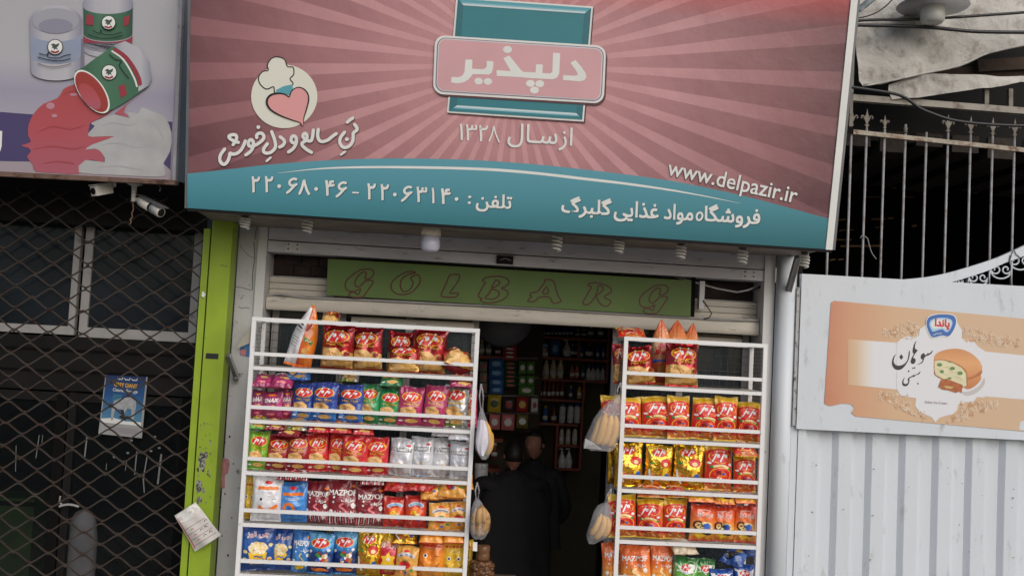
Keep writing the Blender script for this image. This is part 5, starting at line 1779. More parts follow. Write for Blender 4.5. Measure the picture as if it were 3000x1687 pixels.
# cables, pipe, yard lamp
for pts, r, l in (([(150, 112), (190, 105), (300, 99), (420, 100), (640, 90), (850, 76), (1023, 63), (1250, 40)], .010, 'upper of two black cables crossing before the tarpaulin'),
                  ([(150, 128), (190, 127), (380, 131), (560, 139), (680, 151), (800, 160), (1023, 163), (1250, 160)], .0125, 'lower of two black cables crossing before the tarpaulin'),
                  ([(120, 432), (175, 438), (270, 452), (380, 470), (440, 495), (500, 540), (570, 570), (650, 597), (740, 612), (850, 622), (1023, 629), (1250, 628)], .011, 'thick black cable sagging past the fence finials'),
                  ([(195, 92), (240, 82), (290, 62), (340, 26), (372, -10)], .005, 'thin black wire rising beside the sign corner')):
    b = MB()
    p3 = [tuple(P(2400 + x / 1.705, y / 1.705, .36)) for x, y in pts]
    b.tube(smooth_path(p3, 4), r, BLACKRUB, 8)
    o = b.build('overhead_cable'); tag(o, l, 'cable')
b = MB()
b.tube([P(2400 + x / 1.705, y / 1.705, .40) for x, y in ((178, 62), (225, 28), (285, -20))], .022, mat('pipe_grey', rgb(110, 122, 126), .5), 12)
o = b.build('steel_pipe'); tag(o, 'grey steel pipe slanting up behind the top corner of the sign', 'pipe')
t = thing('yard_lamp', P(2733, -10, .30), 'white lamp with a ribbed metal reflector hanging before the tarpaulin', 'lamp')
c0 = P(2733, 18, .30)
REF = mat('reflector_metal', rgb(196, 196, 198), .45, .2, bump=.4, bscale=120)
b = MB()
n = 40
prof = [(.235, .0), (.225, .012), (.16, .055), (.09, .085), (.055, .10), (.055, .16)]
b.lathe(prof, c0 + Vector((0, 0, -.005)), REF, n)
b.build('reflector', t)
b = MB()
b.lathe([(.0, -.145), (.060, -.14), (.076, -.125), (.080, -.10), (.078, .02), (.05, .06)], c0 + Vector((0, 0, .02)), clear_mat('lamp_glass', rgb(214, 214, 206), .92, .3), 28)
b.build('globe', t)
b = MB()
b.lathe([(.03, .10), (.03, .5)], c0, STEEL, 10)
b.build('stem', t)
# ------------------------------------------------------------------ two white wire racks
SH = [1.865, 1.537, 1.222, 0.908, 0.602, 0.30]     # shelf tops
TOPZ = 2.168
RD = 0.34                                           # rack depth
R1 = (-1.343, 0.068)
R2 = (0.976, 1.888)
PW = 0.026
MESH = mat('mesh_wire', rgb(96, 92, 88), .5, .3)
SHELFW = mat('shelf_wire', rgb(176, 170, 160), .5, .2)
def rack(x0, x1, name_label):
    t = thing('snack_rack', ((x0 + x1) / 2, 0, 0), name_label, 'rack', 'white wire snack racks')
    for x, y, h in ((x0, 0, TOPZ), (x1 - PW, 0, TOPZ), (x0, RD - PW, TOPZ), (x1 - PW, RD - PW, TOPZ)):
        b = MB()
        b.box((x, y, 0.0), (x + PW, y + PW, h - .0245), RACK_WHITE)
        b.build('post', t)
    b = MB()
    for (a, c) in (((x0, 0), (x1, 0)), ((x0, RD - PW), (x1, RD - PW))):
        b.box((a[0], a[1], TOPZ - .024), (c[0], a[1] + PW, TOPZ), RACK_WHITE)
    for x in (x0, x1 - PW):
        b.box((x, PW + .001, TOPZ - .024), (x + PW, RD - PW - .001, TOPZ - .001), RACK_WHITE)
    b.build('top_frame', t)
    for k, z in enumerate(SH):
        b = MB()
        b.box((x0 + PW + .001, 0.001, z - .022), (x1 - PW - .001, 0.022, z), RACK_WHITE)
        b.box((x0 + PW + .001, RD - .022, z - .022), (x1 - PW - .001, RD - .001, z), RACK_WHITE)
        for x in (x0 + .003, x1 - .019):
            b.box((x, PW + .001, z - .020), (x + .016, RD - PW - .001, z - .001), RACK_WHITE)
        fr = b.build('shelf', t)
        b = MB()
        n = int((x1 - x0) / .016)
        pts = []
        for i in range(n * 2 + 1):                                       # woven wire floor: crimped wires seen edge on
            pts.append((x0 + .02 + (x1 - x0 - .04) * i / (n * 2), .026, z + .003 + (.0035 if i % 2 else 0)))
        b.tube(pts, .0016, SHELFW, 4)
        for j in range(1, 12):
            y = .026 + j * (RD - .05) / 11
            b.tube([(x0 + .02, y, z + .004), (x1 - .02, y, z + .004)], .0014, SHELFW, 4)
        for i in range(0, n, 1):
            x = x0 + .025 + (x1 - x0 - .05) * i / n
            b.tube([(x, .024, z + .001), (x, RD - .024, z + .001)], .0014, SHELFW, 4)
        b.build('wire_floor', fr)
        b = MB()
        zr_ = z + .066
        b.box((x0 + PW + .001, .003, zr_), (x1 - PW - .001, .019, zr_ + .022), RACK_WHITE)
        b.build('guard_rail', t)
    b = MB()
    for x in [x0 + .02 + i * (x1 - x0 - .04) / int((x1 - x0) / .05) for i in range(int((x1 - x0) / .05) + 1)]:
        b.tube([(x, RD + .002, .02), (x, RD + .002, TOPZ - .01)], .0017, MESH, 4)
    for i in range(43):
        z = .03 + i * .05
        b.tube([(x0 + .01, RD + .005, z), (x1 - .01, RD + .005, z)], .0017, MESH, 4)
    b.build('back_mesh', t)
    for x in (x0 + .004, x1 - .004):
        b = MB()
        for j in range(1, 7):
            y = PW + j * (RD - 2 * PW) / 7
            b.tube([(x, y, .02), (x, y, TOPZ - .02)], .0016, MESH, 4)
        for i in range(86):
            z = .03 + i * .025
            b.tube([(x + .001, PW, z), (x + .001, RD - PW, z)], .0013, MESH, 4)
        b.build('side_mesh', t)
    return t
rack(R1[0], R1[1], 'wide white wire snack rack left of the doorway')
rack(R2[0], R2[1], 'narrow white wire snack rack right of the doorway')

# ------------------------------------------------------------------ snack bags
def pm_(name, r, g, b_, rough=.38, metal=0.0, var=0.0):
    return mat('bag_' + name, rgb(r, g, b_), rough, metal, var=var, vscale=40)
B_RED = pm_('logo_red', 214, 40, 44)
B_YEL = pm_('yellow', 240, 196, 40)
B_WHT = pm_('white', 238, 238, 236)
B_BLK = pm_('black', 40, 36, 40)
B_TAN = pm_('chip_tan', 232, 188, 122, var=.2)
B_TAN2 = pm_('chip_gold', 236, 186, 104, var=.2)
B_BRN = pm_('chip_brown', 190, 124, 62, var=.25)
B_GOLDT = pm_('gold_text', 222, 178, 52)
B_ORG = pm_('orange', 240, 128, 44, var=.1)
B_GRN = pm_('leaf_green', 60, 140, 60)
B_BLU = pm_('blue', 42, 96, 190)
B_SKY = pm_('sky', 110, 180, 226)
B_PNK = pm_('pink', 236, 130, 140)
B_SLV = pm_('silver_text', 206, 206, 214)
B_GRY = pm_('grey_text', 110, 108, 116)
B_CRM = pm_('cream', 240, 220, 164)
B_MAR = pm_('maroon', 140, 28, 40)
FOIL = mat('foil_silver', rgb(205, 205, 210), .18, 1.0)
FOILG = mat('foil_gold', rgb(232, 184, 50), .2, 1.0)

class BagShape:
    def __init__(self, w, h, t, seed, puff=1.0):
        self.w, self.h, self.t, self.seed = w, h, t, seed
        self.dent = [(seed * 1.7 + i) % 1 for i in range(6)]
        rnd = random.Random(seed)
        self.ph = [rnd.uniform(0, 6.28) for _ in range(8)]
        self.k = [rnd.uniform(5, 9) for _ in range(4)]
        self.pin = .05 * puff
    def front(self, x, z, side=-1):
        """x across (metres from the middle), z up"""
        u = max(-1, min(1, x / (self.w / 2)))
        v = max(0, min(1, z / self.h))
        sl = .055
        vv = max(0, min(1, (v - sl) / (1 - 2 * sl)))
        fx = max(0.0, 1 - abs(u) ** 2.6) ** .62
        fz = sin(pi * vv) ** .55 if 0 < vv < 1 else 0
        d = self.t * .5 * fx * fz
        # gathers running in from both seals, and a few creases
        e = max(0, 1 - vv / .30) ** 1.2 + max(0, 1 - (1 - vv) / .30) ** 1.2
        wr = sin(u * self.k[0] + self.ph[0]) * .6 + sin(u * self.k[1] * 2 + self.ph[1]) * .4
        g = .0075 * e * wr * (1 if 0 < vv < 1 else .25)
        for i in (0, 2, 4):                              # soft hand-sized dents
            du, dv = u - (self.dent[i] * 1.6 - .8), (v - self.dent[i + 1]) * 1.5
            g += .011 * math.exp(-(du * du + dv * dv) / .05) * fx * fz
        q = Vector((x * 22, z * 22, self.seed * 3.7 + (0 if side < 0 else 9)))
        g += .0085 * noise.noise(q) * fx * (0.35 + fz) + .0045 * noise.noise(q * 2.7) * fx
        xx = x * (1 - self.pin * sin(pi * v) ** .8) 
        dz = .004 * sin(u * 3 + self.ph[2]) * (1 if v > .9 else 0)
        return Vector((xx, side * (d + .0012) + (g if side < 0 else -g * .7), z + dz))
    def at(self, x, z, layer=0.0):
        p = self.front(x, z, -1)
        p.y -= .0014 + layer * .0006
        return p

def bag_mesh(shape, body, back, seal_m):
    b = MB()
    nu, nv = 22, 28
    w, h = shape.w, shape.h
    for side, m in ((-1, body), (1, back)):
        vs, uv, fs = [], [], []
        for j in range(nv + 1):
            for i in range(nu + 1):
                x, z = (i / nu - .5) * w, (.04 + .92 * j / nv) * h
                vs.append(shape.front(x, z, side))
                uv.append((i / nu, .04 + .92 * j / nv))
        for j in range(nv):
            for i in range(nu):
                o = j * (nu + 1) + i
                f = (o, o + 1, o + nu + 2, o + nu + 1)
                fs.append(f if side < 0 else f[::-1])
        b.add(vs, fs, m, True, uv)
    return b

def seal_mesh(shape, z0, z1, m, zig):
    b = MB()
    n = 26
    vs, fs = [], []
    for i in range(n + 1):
        x = (i / n - .5) * shape.w
        for z in (z0, (z0 + z1) / 2, z1):
            zz_ = z + (shape.h * .006 if (z == zig and i % 2) else 0)
            p = shape.front(x, max(0, min(shape.h, zz_)), -1)
            p.y += .0012 * sin(i * 2.1)
            vs.append(p)
    for i in range(n):
        for j in range(2):
            a = i * 3 + j
            fs.append((a, a + 3, a + 4, a + 1))
    b.add(vs, fs, m, True)
    b.add([v + Vector((0, .0012, 0)) for v in vs], [f[::-1] for f in fs], m, True)
    return b

# ----- print designs; x across, z up, in metres on the bag
def d_logo(p, cx, cz, rx, rz, border=True, rot=0.0, ly=1):
    if border:
        p.oval(cx, cz, rx * 1.09, rz * 1.10, ly, B_YEL, 3, 28, rot)
    p.oval(cx, cz, rx, rz, ly + 1.2, B_RED, 3, 28, rot)
    s = rx * .78
    def tr(pts):
        c, sn = cos(rot), sin(rot)
        return [(cx + (x * c * s - y * sn * s), cz + (x * sn * s + y * c * s)) for x, y in pts]
    for dx in (-.50, .42):
        p.stroke(tr([(dx - .46, -.50), (dx - .24, -.12), (dx - .02, .28), (dx + .04, .36)]), rx * .14, ly + 2.6, B_WHT, k=2)
        p.stroke(tr([(dx + .04, .34), (dx + .12, .14), (dx + .22, -.02), (dx + .36, .06), (dx + .36, .26), (dx + .24, .24), (dx + .16, .06)]), rx * .13, ly + 3.2, B_WHT, k=2)
        (a, c_), = tr([(dx + .12, .62)])
        p.oval(a, c_, rx * .085, rx * .085, ly + 2.6, B_WHT, 1, 8)

def d_word(p, text, cx, cz, w, h, m, ly=2, bold=.03, rot=0.0, shear=0.0):
    c, s = cos(rot), sin(rot)
    p.text(text, (cx - w / 2 * c + h / 2 * s, cz - w / 2 * s - h / 2 * c), (cx + w / 2 * c + h / 2 * s, cz + w / 2 * s - h / 2 * c), h, ly, m, bold, shear)

def d_lines(p, cx, cz, w, n, m, dz=.006, ly=2, t=.0016):
    for i in range(n):
        ww = w * (1 - .25 * (i % 2))
        p.stroke([(cx - ww / 2 + ww * k / 4, cz - i * dz) for k in range(5)], t, ly, m, curve=False)

def patch(p, cx, cz, rx, rz, ly, m, seed=0, n=10, jag=.3):
    r = random.Random(seed)
    pts = [(cx + rx * (1 - jag * r.random()) * cos(2 * pi * i / n), cz + rz * (1 - jag * r.random()) * sin(2 * pi * i / n)) for i in range(n)]
    p.blob(cx, cz, pts, ly, m, 3)

def d_potato(p, cx, cz, r, ly=2):
    patch(p, cx - r * .2, cz + r * .1, r * 1.0, r * .62, ly, B_TAN, 3, 10, .2)
    patch(p, cx + r * .55, cz - r * .32, r * .62, r * .38, ly + 1, B_TAN2, 5, 10, .2)
    for k in range(3):
        p.stroke([(cx - r * .8 + k * r * .3, cz + r * .3), (cx - r * .5 + k * r * .3, cz + r * .45 - k * r * .12), (cx - r * .2 + k * r * .28, cz - r * .02)], r * .05, ly + 2.5, B_BRN, k=2)

def d_mazmaz(big=False):
    def f(p, s):
        w, h = s.w, s.h
        d_logo(p, 0, h * .74, w * .36, h * (.115 if not big else .13))
        d_word(p, 'Maz Maz', 0, h * .565, w * .62, h * .045, B_GOLDT, 2, .04)
        if not big:
            d_lines(p, w * .05, h * .52, w * .4, 2, B_GOLDT, .005, 2, .001)
        d_potato(p, -w * .05, h * (.36 if not big else .30), w * .36)
        if not big:
            p.oval(w * .06, h * .135, w * .26, h * .055, 2, B_TAN2, 2, 18)
            p.oval(-w * .34, h * .13, w * .09, h * .022, 2, B_WHT, 1, 8)
        else:
            p.oval(w * .16, h * .17, w * .26, h * .08, 2, B_TAN2, 3, 18)
            p.oval(-w * .2, h * .12, w * .22, h * .06, 3.5, B_TAN, 3, 18)
            patch(p, w * .34, h * .36, w * .11, h * .06, 2, B_MAR, 8, 7, .4)
    return f

def d_snax(p, s):
    w, h = s.w, s.h
    d_word(p, 'SNAX', 0, h * .67, w * .72, h * .14, B_WHT, 3, .05, .08, .3)
    p.stroke([(-w * .36, h * .57), (0, h * .55), (w * .36, h * .60)], .004, 1.5, B_GRY, k=2)
    p.oval(0, h * .86, w * .2, h * .04, 2, B_ORG, 2, 14)
    patch(p, w * .08, h * .42, w * .26, h * .09, 2, B_TAN, 3)
    patch(p, -w * .02, h * .18, w * .24, h * .05, 2, B_PNK, 4)

def d_mazzeh(p, s):
    w, h = s.w, s.h
    d_word(p, 'MAZZEH', 0, h * .70, w * .86, h * .10, B_GRY, 2, .03)
    d_word(p, 'MAZZEH', 0, h * .70, w * .80, h * .066, B_WHT, 3.6, .0)
    p.oval(w * .30, h * .82, w * .10, h * .03, 2, B_RED, 2, 14)
    d_word(p, 'Mazzeh', 0, h * .60, w * .62, h * .035, B_SLV, 2, .02)
    patch(p, 0, h * .34, w * .10, h * .03, 2, B_TAN, 5)
    d_lines(p, 0, h * .47, w * .36, 3, B_SLV, .007)
    d_lines(p, 0, h * .14, w * .5, 3, B_SLV, .006)

def d_face(kind):
    def f(p, s):
        w, h = s.w, s.h
        if kind == 'white':
            p.oval(w * .02, h * .86, w * .13, h * .035, 2, B_RED, 2, 16)
            for i in range(6):
                patch(p, -w * .26 + i * w * .11, h * (.735 + .01 * (i % 2)), w * .09, h * .045, 2 + i * .2, B_ORG, i)
            d_lines(p, 0, h * .65, w * .34, 2, B_GRY, .007)
        elif kind == 'orange' or kind == 'yellow':
            [patch(p, (-.28 + i * .14) * w, h * (.80 if kind == 'yellow' else .74), w * .075, h * .026, 2 + i * .1, B_RED, i) for i in range(5)]
            d_lines(p, 0, h * .70, w * .3, 2, B_GRY, .007)
        ey = h * (.50 if kind == 'white' else .52)
        for sx in (-1, 1):
            if kind == 'white' and sx > 0 or kind == 'orange' and sx > 0:
                p.stroke([(sx * w * .24 - w * .07, ey), (sx * w * .24, ey + h * .018), (sx * w * .24 + w * .07, ey)], .0026, 3, B_BLK, k=2)
            else:
                p.oval(sx * w * .20, ey, w * .085, h * .048, 2, B_WHT, 2, 16)
                p.oval(sx * w * .20, ey, w * .045, h * .03, 3.4, B_BLK, 1, 12)
        if kind == 'white':
            p.stroke([(-w * .22, h * .33), (-w * .1, h * .26), (w * .12, h * .27), (w * .32, h * .36)], w * .12, 2, B_ORG, k=3)
        else:
            p.stroke([(-w * .36, h * .36), (-w * .2, h * .275), (0, h * .25), (w * .2, h * .275), (w * .36, h * .37)], .0034, 3, B_MAR, k=3)
            p.stroke([(-w * .03, h * .45), (0, h * .415), (w * .04, h * .43)], .0022, 3, B_BRN, k=2)
    return f

def d_ring(p, s):
    w, h = s.w, s.h
    p.oval(0, h * .85, w * .14, h * .042, 2, B_RED, 2, 16)
    for i in range(6):
        patch(p, -w * .30 + i * w * .12, h * (.70 + .008 * (i % 2)), w * .10, h * .05, 2 + i * .2, B_ORG, i)
    d_lines(p, 0, h * .60, w * .5, 2, B_WHT, .008, 2, .003)
    pts = [(-w * .14 + w * .17 * cos(t), h * .36 + w * .17 * sin(t)) for t in [2 * pi * i / 18 for i in range(18)]]
    p.stroke(pts, w * .11, 2, B_ORG, closed=True, k=2, rise=0)
    p.stroke([(w * .16, h * .36), (w * .22, h * .40), (w * .30, h * .37)], .004, 2, B_BLU, k=2)
    p.oval(-w * .14, h * .36, w * .06, w * .06, 1.5, B_BLU, 1, 12)
    d_lines(p, 0, h * .13, w * .6, 2, B_SKY, .007)

def d_mazpof(gingham=True):
    def f(p, s):
        w, h = s.w, s.h
        d_word(p, 'MAZPOF', 0, h * .70, w * .84, h * .115, B_WHT, 3, .03, -.03)
        d_word(p, 'مزپف', w * .18, h * .53, w * .40, h * .10, B_WHT, 3, .02)
        p.stroke([(w * .02, h * .46), (-w * .08, h * .40), (w * .06, h * .34), (w * .16, h * .26), (w * .12, h * .18)], w * .075, 2, B_PNK if gingham else B_CRM, k=3)
        for i, (x, z, r) in enumerate(((-.36, .28, .08), (-.28, .50, .04), (-.26, .60, .035), (.34, .42, .08), (.30, .20, .11), (-.20, .2, .05))):
            patch(p, x * w, z * h, r * w, r * w * 1.3, 2, B_WHT, i, 9, .25)
        p.oval(w * .34, h * .84, w * .09, h * .03, 2, B_ORG, 1, 12)
        if gingham:
            for i in range(12):
                x = -w * .46 + i * w * .082
                p.stroke([(x, h * (.05 + .05 * k)) for k in range(6)], w * .035, 1.6, B_WHT if i % 2 else B_PNK, curve=False)
        else:
            patch(p, -w * .1, h * .14, w * .3, h * .08, 1.5, B_YEL, 3)
            d_word(p, 'مزپف', -w * .05, h * .20, w * .3, h * .05, B_GOLDT, 3, .02)
    return f

def d_corn(p, s):
    w, h = s.w, s.h
    p.stroke([(-w * .30, h * .70), (-w * .15, h * .755), (0, h * .765), (w * .15, h * .755), (w * .30, h * .71)], h * .10, 2, B_SLV, k=3)
    p.stroke([(-w * .26, h * .70), (-w * .12, h * .745), (0, h * .755), (w * .13, h * .745), (w * .26, h * .71)], h * .045, 3.2, B_SKY, k=3)
    for i, (x, z, r, m) in enumerate(((0, .48, .30, B_ORG), (-.08, .46, .15, B_YEL), (.10, .40, .12, B_CRM), (.12, .28, .12, B_BLU), (-.12, .28, .12, B_ORG), (.02, .2, .16, B_RED))):
        patch(p, x * w, z * h, r * w, r * w * 1.1, 2 + i * .5, m, i + 20)
    p.oval(0, h * .86, w * .11, h * .03, 2, B_RED, 1, 12)

def d_tomato(p, s):
    w, h = s.w, s.h
    p.stroke([(-w * .32, h * .70), (-w * .15, h * .755), (0, h * .765), (w * .15, h * .755), (w * .32, h * .71)], h * .095, 2, B_SLV, k=3)
    p.stroke([(-w * .28, h * .70), (-w * .12, h * .745), (0, h * .755), (w * .13, h * .745), (w * .28, h * .71)], h * .04, 3.2, B_GRY, k=3)
    p.oval(0, h * .45, w * .25, h * .115, 2, B_RED, 3, 20)
    for a in range(5):
        t = pi / 2 + (a - 2) * .5
        p.stroke([(0, h * .555), (w * .13 * cos(t), h * .555 + h * .045 * sin(t) - .004)], .004, 4, B_GRN, curve=False)
    patch(p, -w * .05, h * .43, w * .10, h * .04, 3.6, B_PNK, 4)
    patch(p, w * .05, h * .22, w * .08, h * .045, 2, B_BLU, 4)
    patch(p, -w * .2, h * .2, w * .11, h * .04, 2, B_ORG, 6)
    patch(p, w * .3, h * .3, w * .1, h * .05, 2, B_GRN, 2)
    p.oval(0, h * .86, w * .12, h * .035, 2, B_RED, 1, 12)

def d_popcorn(p, s):
    w, h = s.w, s.h
    d_word(p, 'چی توز', 0, h * .80, w * .60, h * .125, B_WHT, 2, .06, .03)
    d_word(p, 'چی توز', 0, h * .80, w * .58, h * .115, B_RED, 4, .0, .03)
    patch(p, 0, h * .52, w * .30, h * .15, 2, B_CRM, 3, 14, .18)
    r = random.Random(6)
    for i in range(26):
        a, q = r.uniform(0, 6.28), r.random() ** .5
        patch(p, w * .26 * q * cos(a), h * .53 + h * .12 * q * sin(a), w * .045, w * .04, 3 + i * .05, [B_WHT, B_CRM, B_TAN][i % 3], i, 6, .3)
    p.blob(0, h * .31, [(-w * .26, h * .43), (w * .26, h * .43), (w * .20, h * .17), (-w * .20, h * .17)], 3, B_YEL, 3, False)
    p.stroke([(-w * .1, h * .33), (-w * .02, h * .35), (w * .05, h * .32), (w * .12, h * .34)], .008, 5, B_BLU, k=2)
    for x, z in ((.36, .58), (.33, .28), (-.36, .27), (-.35, .44)):
        patch(p, x * w, z * h, w * .07, w * .07, 2, B_CRM, int(x * 50))
    patch(p, w * .33, h * .25, w * .06, w * .06, 3, B_ORG, 3)

def d_nuts(p, s):
    w, h = s.w, s.h
    d_logo(p, 0, h * .76, w * .34, h * .105)
    r = random.Random(2)
    for i in range(16):
        patch(p, r.uniform(-.32, .32) * w, r.uniform(.2, .52) * h, w * r.uniform(.06, .11), w * r.uniform(.06, .11), 2 + i * .2, [B_BRN, B_RED, B_WHT, B_TAN, B_BRN, B_BLU, B_GRN][i % 7], i)
    for x, z in ((.36, .60), (-.36, .56), (.38, .2)):
        patch(p, x * w, z * h, w * .07, w * .07, 2, B_WHT, 3)
    patch(p, 0, h * .12, w * .42, h * .05, 2, B_ORG, 3)

def d_pizza(p, s):
    w, h = s.w, s.h
    d_logo(p, -w * .02, h * .82, w * .28, h * .085)
    p.oval(w * .20, h * .60, w * .20, h * .095, 2, B_RED, 3, 18)
    p.oval(w * .20, h * .57, w * .09, h * .045, 3.4, B_CRM, 2, 12)
    p.blob(w * .2, h * .40, [(w * .12, h * .48), (w * .28, h * .48), (w * .30, h * .30), (w * .10, h * .30)], 2, B_YEL, 2, False)
    patch(p, w * .26, h * .30, w * .09, h * .07, 3, B_BLU, 3)
    p.blob(-w * .1, h * .27, [(-w * .36, h * .40), (w * .30, h * .22), (-w * .22, h * .15)], 2, B_BRN, 3, False)
    p.stroke([(-w * .38, h * .42), (-w * .34, h * .28), (-w * .22, h * .13)], w * .06, 3.5, B_WHT, k=3)
    for x, z in ((-.2, .3), (-.08, .27), (-.2, .22), (.06, .25)):
        p.oval(x * w, z * h, w * .04, w * .035, 4, B_RED, 1, 9)
    patch(p, -w * .28, h * .58, w * .10, h * .03, 2, B_GRN, 4)
    d_lines(p, -w * .2, h * .52, w * .3, 2, B_RED, .008)

def d_star(p, s):
    w, h = s.w, s.h
    d_word(p, 'چی توز', 0, h * .74, w * .70, h * .16, B_WHT, 2, .05, -.06)
    d_word(p, 'چی توز', 0, h * .74, w * .66, h * .14, B_PNK, 4, .0, -.06)
    pts = []
    for i in range(12):
        r = .36 if i % 2 == 0 else .22
        pts.append((w * r * cos(pi / 2 + i * pi / 6), h * .38 + w * r * .95 * sin(pi / 2 + i * pi / 6)))
    p.blob(0, h * .38, pts, 2, B_YEL, 3, True, 2)
    patch(p, 0, h * .40, w * .10, h * .045, 3, B_WHT, 3)
    patch(p, w * .05, h * .14, w * .3, h * .04, 2, B_BRN, 3)

def d_redyellow(p, s):
    w, h = s.w, s.h
    p.blob(0, h * .50, [(-w * .47, h * .16), (-w * .47, h * .40), (-w * .47, h * .62), (-w * .44, h * .82), (-w * .2, h * .87), (0, h * .885), (w * .24, h * .87), (w * .42, h * .83), (w * .34, h * .64), (w * .43, h * .45), (w * .40, h * .30), (w * .36, h * .16), (0, h * .15)], .6, B_RED, 10, True, 3)
    d_logo(p, -w * .02, h * .71, w * .37, h * .12)
    p.stroke([(-w * .30, h * .50), (-w * .1, h * .53), (w * .08, h * .53), (w * .26, h * .49)], h * .05, 2, B_CRM, k=3)
    for x, z, m in ((-.34, .50, B_GRN), (.30, .47, B_GRN), (.34, .56, B_WHT), (-.40, .58, B_WHT)):
        patch(p, x * w, z * h, w * .075, h * .035, 2.5, m, int(x * 40))
    p.oval(0, h * .33, w * .39, h * .165, 2, B_YEL, 5, 24)
    p.oval(0, h * .33, w * .36, h * .15, 3.2, B_RED, 5, 24)
    patch(p, w * .02, h * .34, w * .20, h * .09, 4.4, B_ORG, 3)
    patch(p, -w * .08, h * .38, w * .13, h * .06, 5, B_MAR, 5)
    patch(p, w * .10, h * .36, w * .065, h * .03, 5.6, B_BLU, 7)
    for i, (x, z) in enumerate(((-.1, .28), (.02, .26), (-.18, .24), (.12, .22))):
        patch(p, x * w, z * h, w * .06, h * .022, 5, B_WHT, i)
    for i in range(7):
        x = -w * .36 + i * w * .12
        p.stroke([(x, h * .14), (x + w * .05, h * .10), (x + w * .12, h * (.13 if i % 2 else .08))], h * .035, 2 + i * .1, [B_ORG, B_TAN, B_BRN][i % 3], k=2)

def d_moto(p, s):
    w, h = s.w, s.h
    d_word(p, 'چی توز', 0, h * .73, w * .66, h * .12, B_WHT, 2, .06)
    d_word(p, 'چی توز', 0, h * .73, w * .63, h * .105, B_RED, 4, .0)
    p.stroke([(-w * .3, h * .84), (0, h * .855), (w * .2, h * .84)], .003, 2, B_WHT, k=2)
    patch(p, w * .0, h * .38, w * .44, h * .20, 1.2, B_CRM, 6)
    patch(p, -w * .1, h * .2, w * .3, h * .09, 1.8, B_YEL, 9)
    pts = [(-w * .26 + w * .15 * cos(t), h * .45 + w * .15 * sin(t)) for t in [2 * pi * i / 16 for i in range(16)]]
    p.stroke(pts, w * .055, 3, B_BLK, closed=True, k=2, rise=0)
    p.stroke([(-w * .26, h * .45), (0, h * .42), (w * .14, h * .30)], w * .06, 3.5, B_BLK, k=2)
    patch(p, w * .08, h * .42, w * .17, h * .10, 4, B_BLU, 3)
    patch(p, w * .22, h * .44, w * .12, h * .06, 3, B_TAN, 4)
    patch(p, w * .2, h * .34, w * .12, h * .05, 4, B_RED, 5)
    patch(p, w * .14, h * .24, w * .22, h * .06, 3, B_BLK, 8)
    for i in range(4):
        p.stroke([(-w * .36 + i * w * .16, h * .13), (-w * .28 + i * w * .16, h * .08), (-w * .22 + i * w * .16, h * .12)], h * .035, 2 + i * .1, [B_ORG, B_YEL][i % 2], k=2)

def d_mazsmall(p, s):
    w, h = s.w, s.h
    p.blob(0, h * .62, [(-w * .46, h * .80), (w * .46, h * .80), (w * .40, h * .58), (0, h * .50), (-w * .40, h * .58)], 1, B_WHT, 3, False)
    d_logo(p, 0, h * .70, w * .22, h * .10, False, 0, 2.4)
    d_word(p, 'Maz Maz', 0, h * .55, w * .3, h * .03, B_GRY, 3, .02)
    patch(p, 0, h * .30, w * .3, h * .14, 2, B_WHT, 3)
    patch(p, 0, h * .28, w * .2, h * .08, 3, B_TAN, 5)

def d_seed(p, s):
    w, h = s.w, s.h
    patch(p, -w * .10, h * .35, w * .36, h * .18, 2, B_BLK, 3)
    r = random.Random(3)
    for i in range(26):
        a, q = r.uniform(0, 6.28), r.random() ** .5
        x, z = -w * .10 + w * .3 * q * cos(a), h * .35 + h * .15 * q * sin(a)
        p.stroke([(x, z), (x + .006, z + .004)], .003, 3, B_GRY if i % 2 else B_WHT, curve=False)
    for i in range(10):
        t = 2 * pi * i / 10
        p.stroke([(w * .2 + w * .07 * cos(t), h * .62 + w * .07 * sin(t)), (w * .2 + w * .14 * cos(t), h * .62 + w * .14 * sin(t))], w * .05, 4, B_YEL, curve=False)
    p.oval(w * .2, h * .62, w * .075, w * .075, 5, B_BRN, 1, 14)
    patch(p, -w * .1, h * .82, w * .3, h * .05, 2, B_WHT, 4)

def d_blue_logo(p, s):
    w, h = s.w, s.h
    p.blob(0, h * .66, [(-w * .46, h * .84), (0, h * .80), (w * .46, h * .84), (w * .38, h * .52), (0, h * .44), (-w * .38, h * .52)], 1, B_WHT, 3, False)
    d_logo(p, 0, h * .68, w * .24, h * .10, False, 0, 2.4)
    patch(p, 0, h * .28, w * .25, h * .12, 2, B_SKY, 3)

def d_side(p, s):
    """printed side panel of a large pouch: pale strip with text lines beside the orange front"""
    w, h = s.w, s.h
    for i in range(7):
        z = h * (.70 - i * .055) if i < 3 else h * (.48 - (i - 3) * .045)
        p.stroke([(-w * .42 + k * w * .06, z - k * .0035) for k in range(5)], .009 if i < 2 else .003, 2, B_BLK if i < 2 else B_GRY, curve=False)
    p.stroke([(w * .06, h * .60), (w * .16, h * .68), (w * .26, h * .74)], .014, 2, B_MAR, k=2)
    p.blob(w * .2, h * .46, [(w * .02, h * .50), (w * .38, h * .44), (w * .34, h * .38), (w * .04, h * .43)], 2, B_GRN, 3, False)
    p.stroke([(w * .10, h * .435), (w * .16, h * .45), (w * .22, h * .43), (w * .30, h * .445)], .006, 4, B_WHT, k=2)
    for i in range(7):
        x, z = w * (.05 + .05 * (i % 4)), h * (.28 - .03 * (i % 3))
        p.stroke([(x, z), (x + .02, z + .014)], .008, 2 + i * .1, B_TAN2, curve=False)

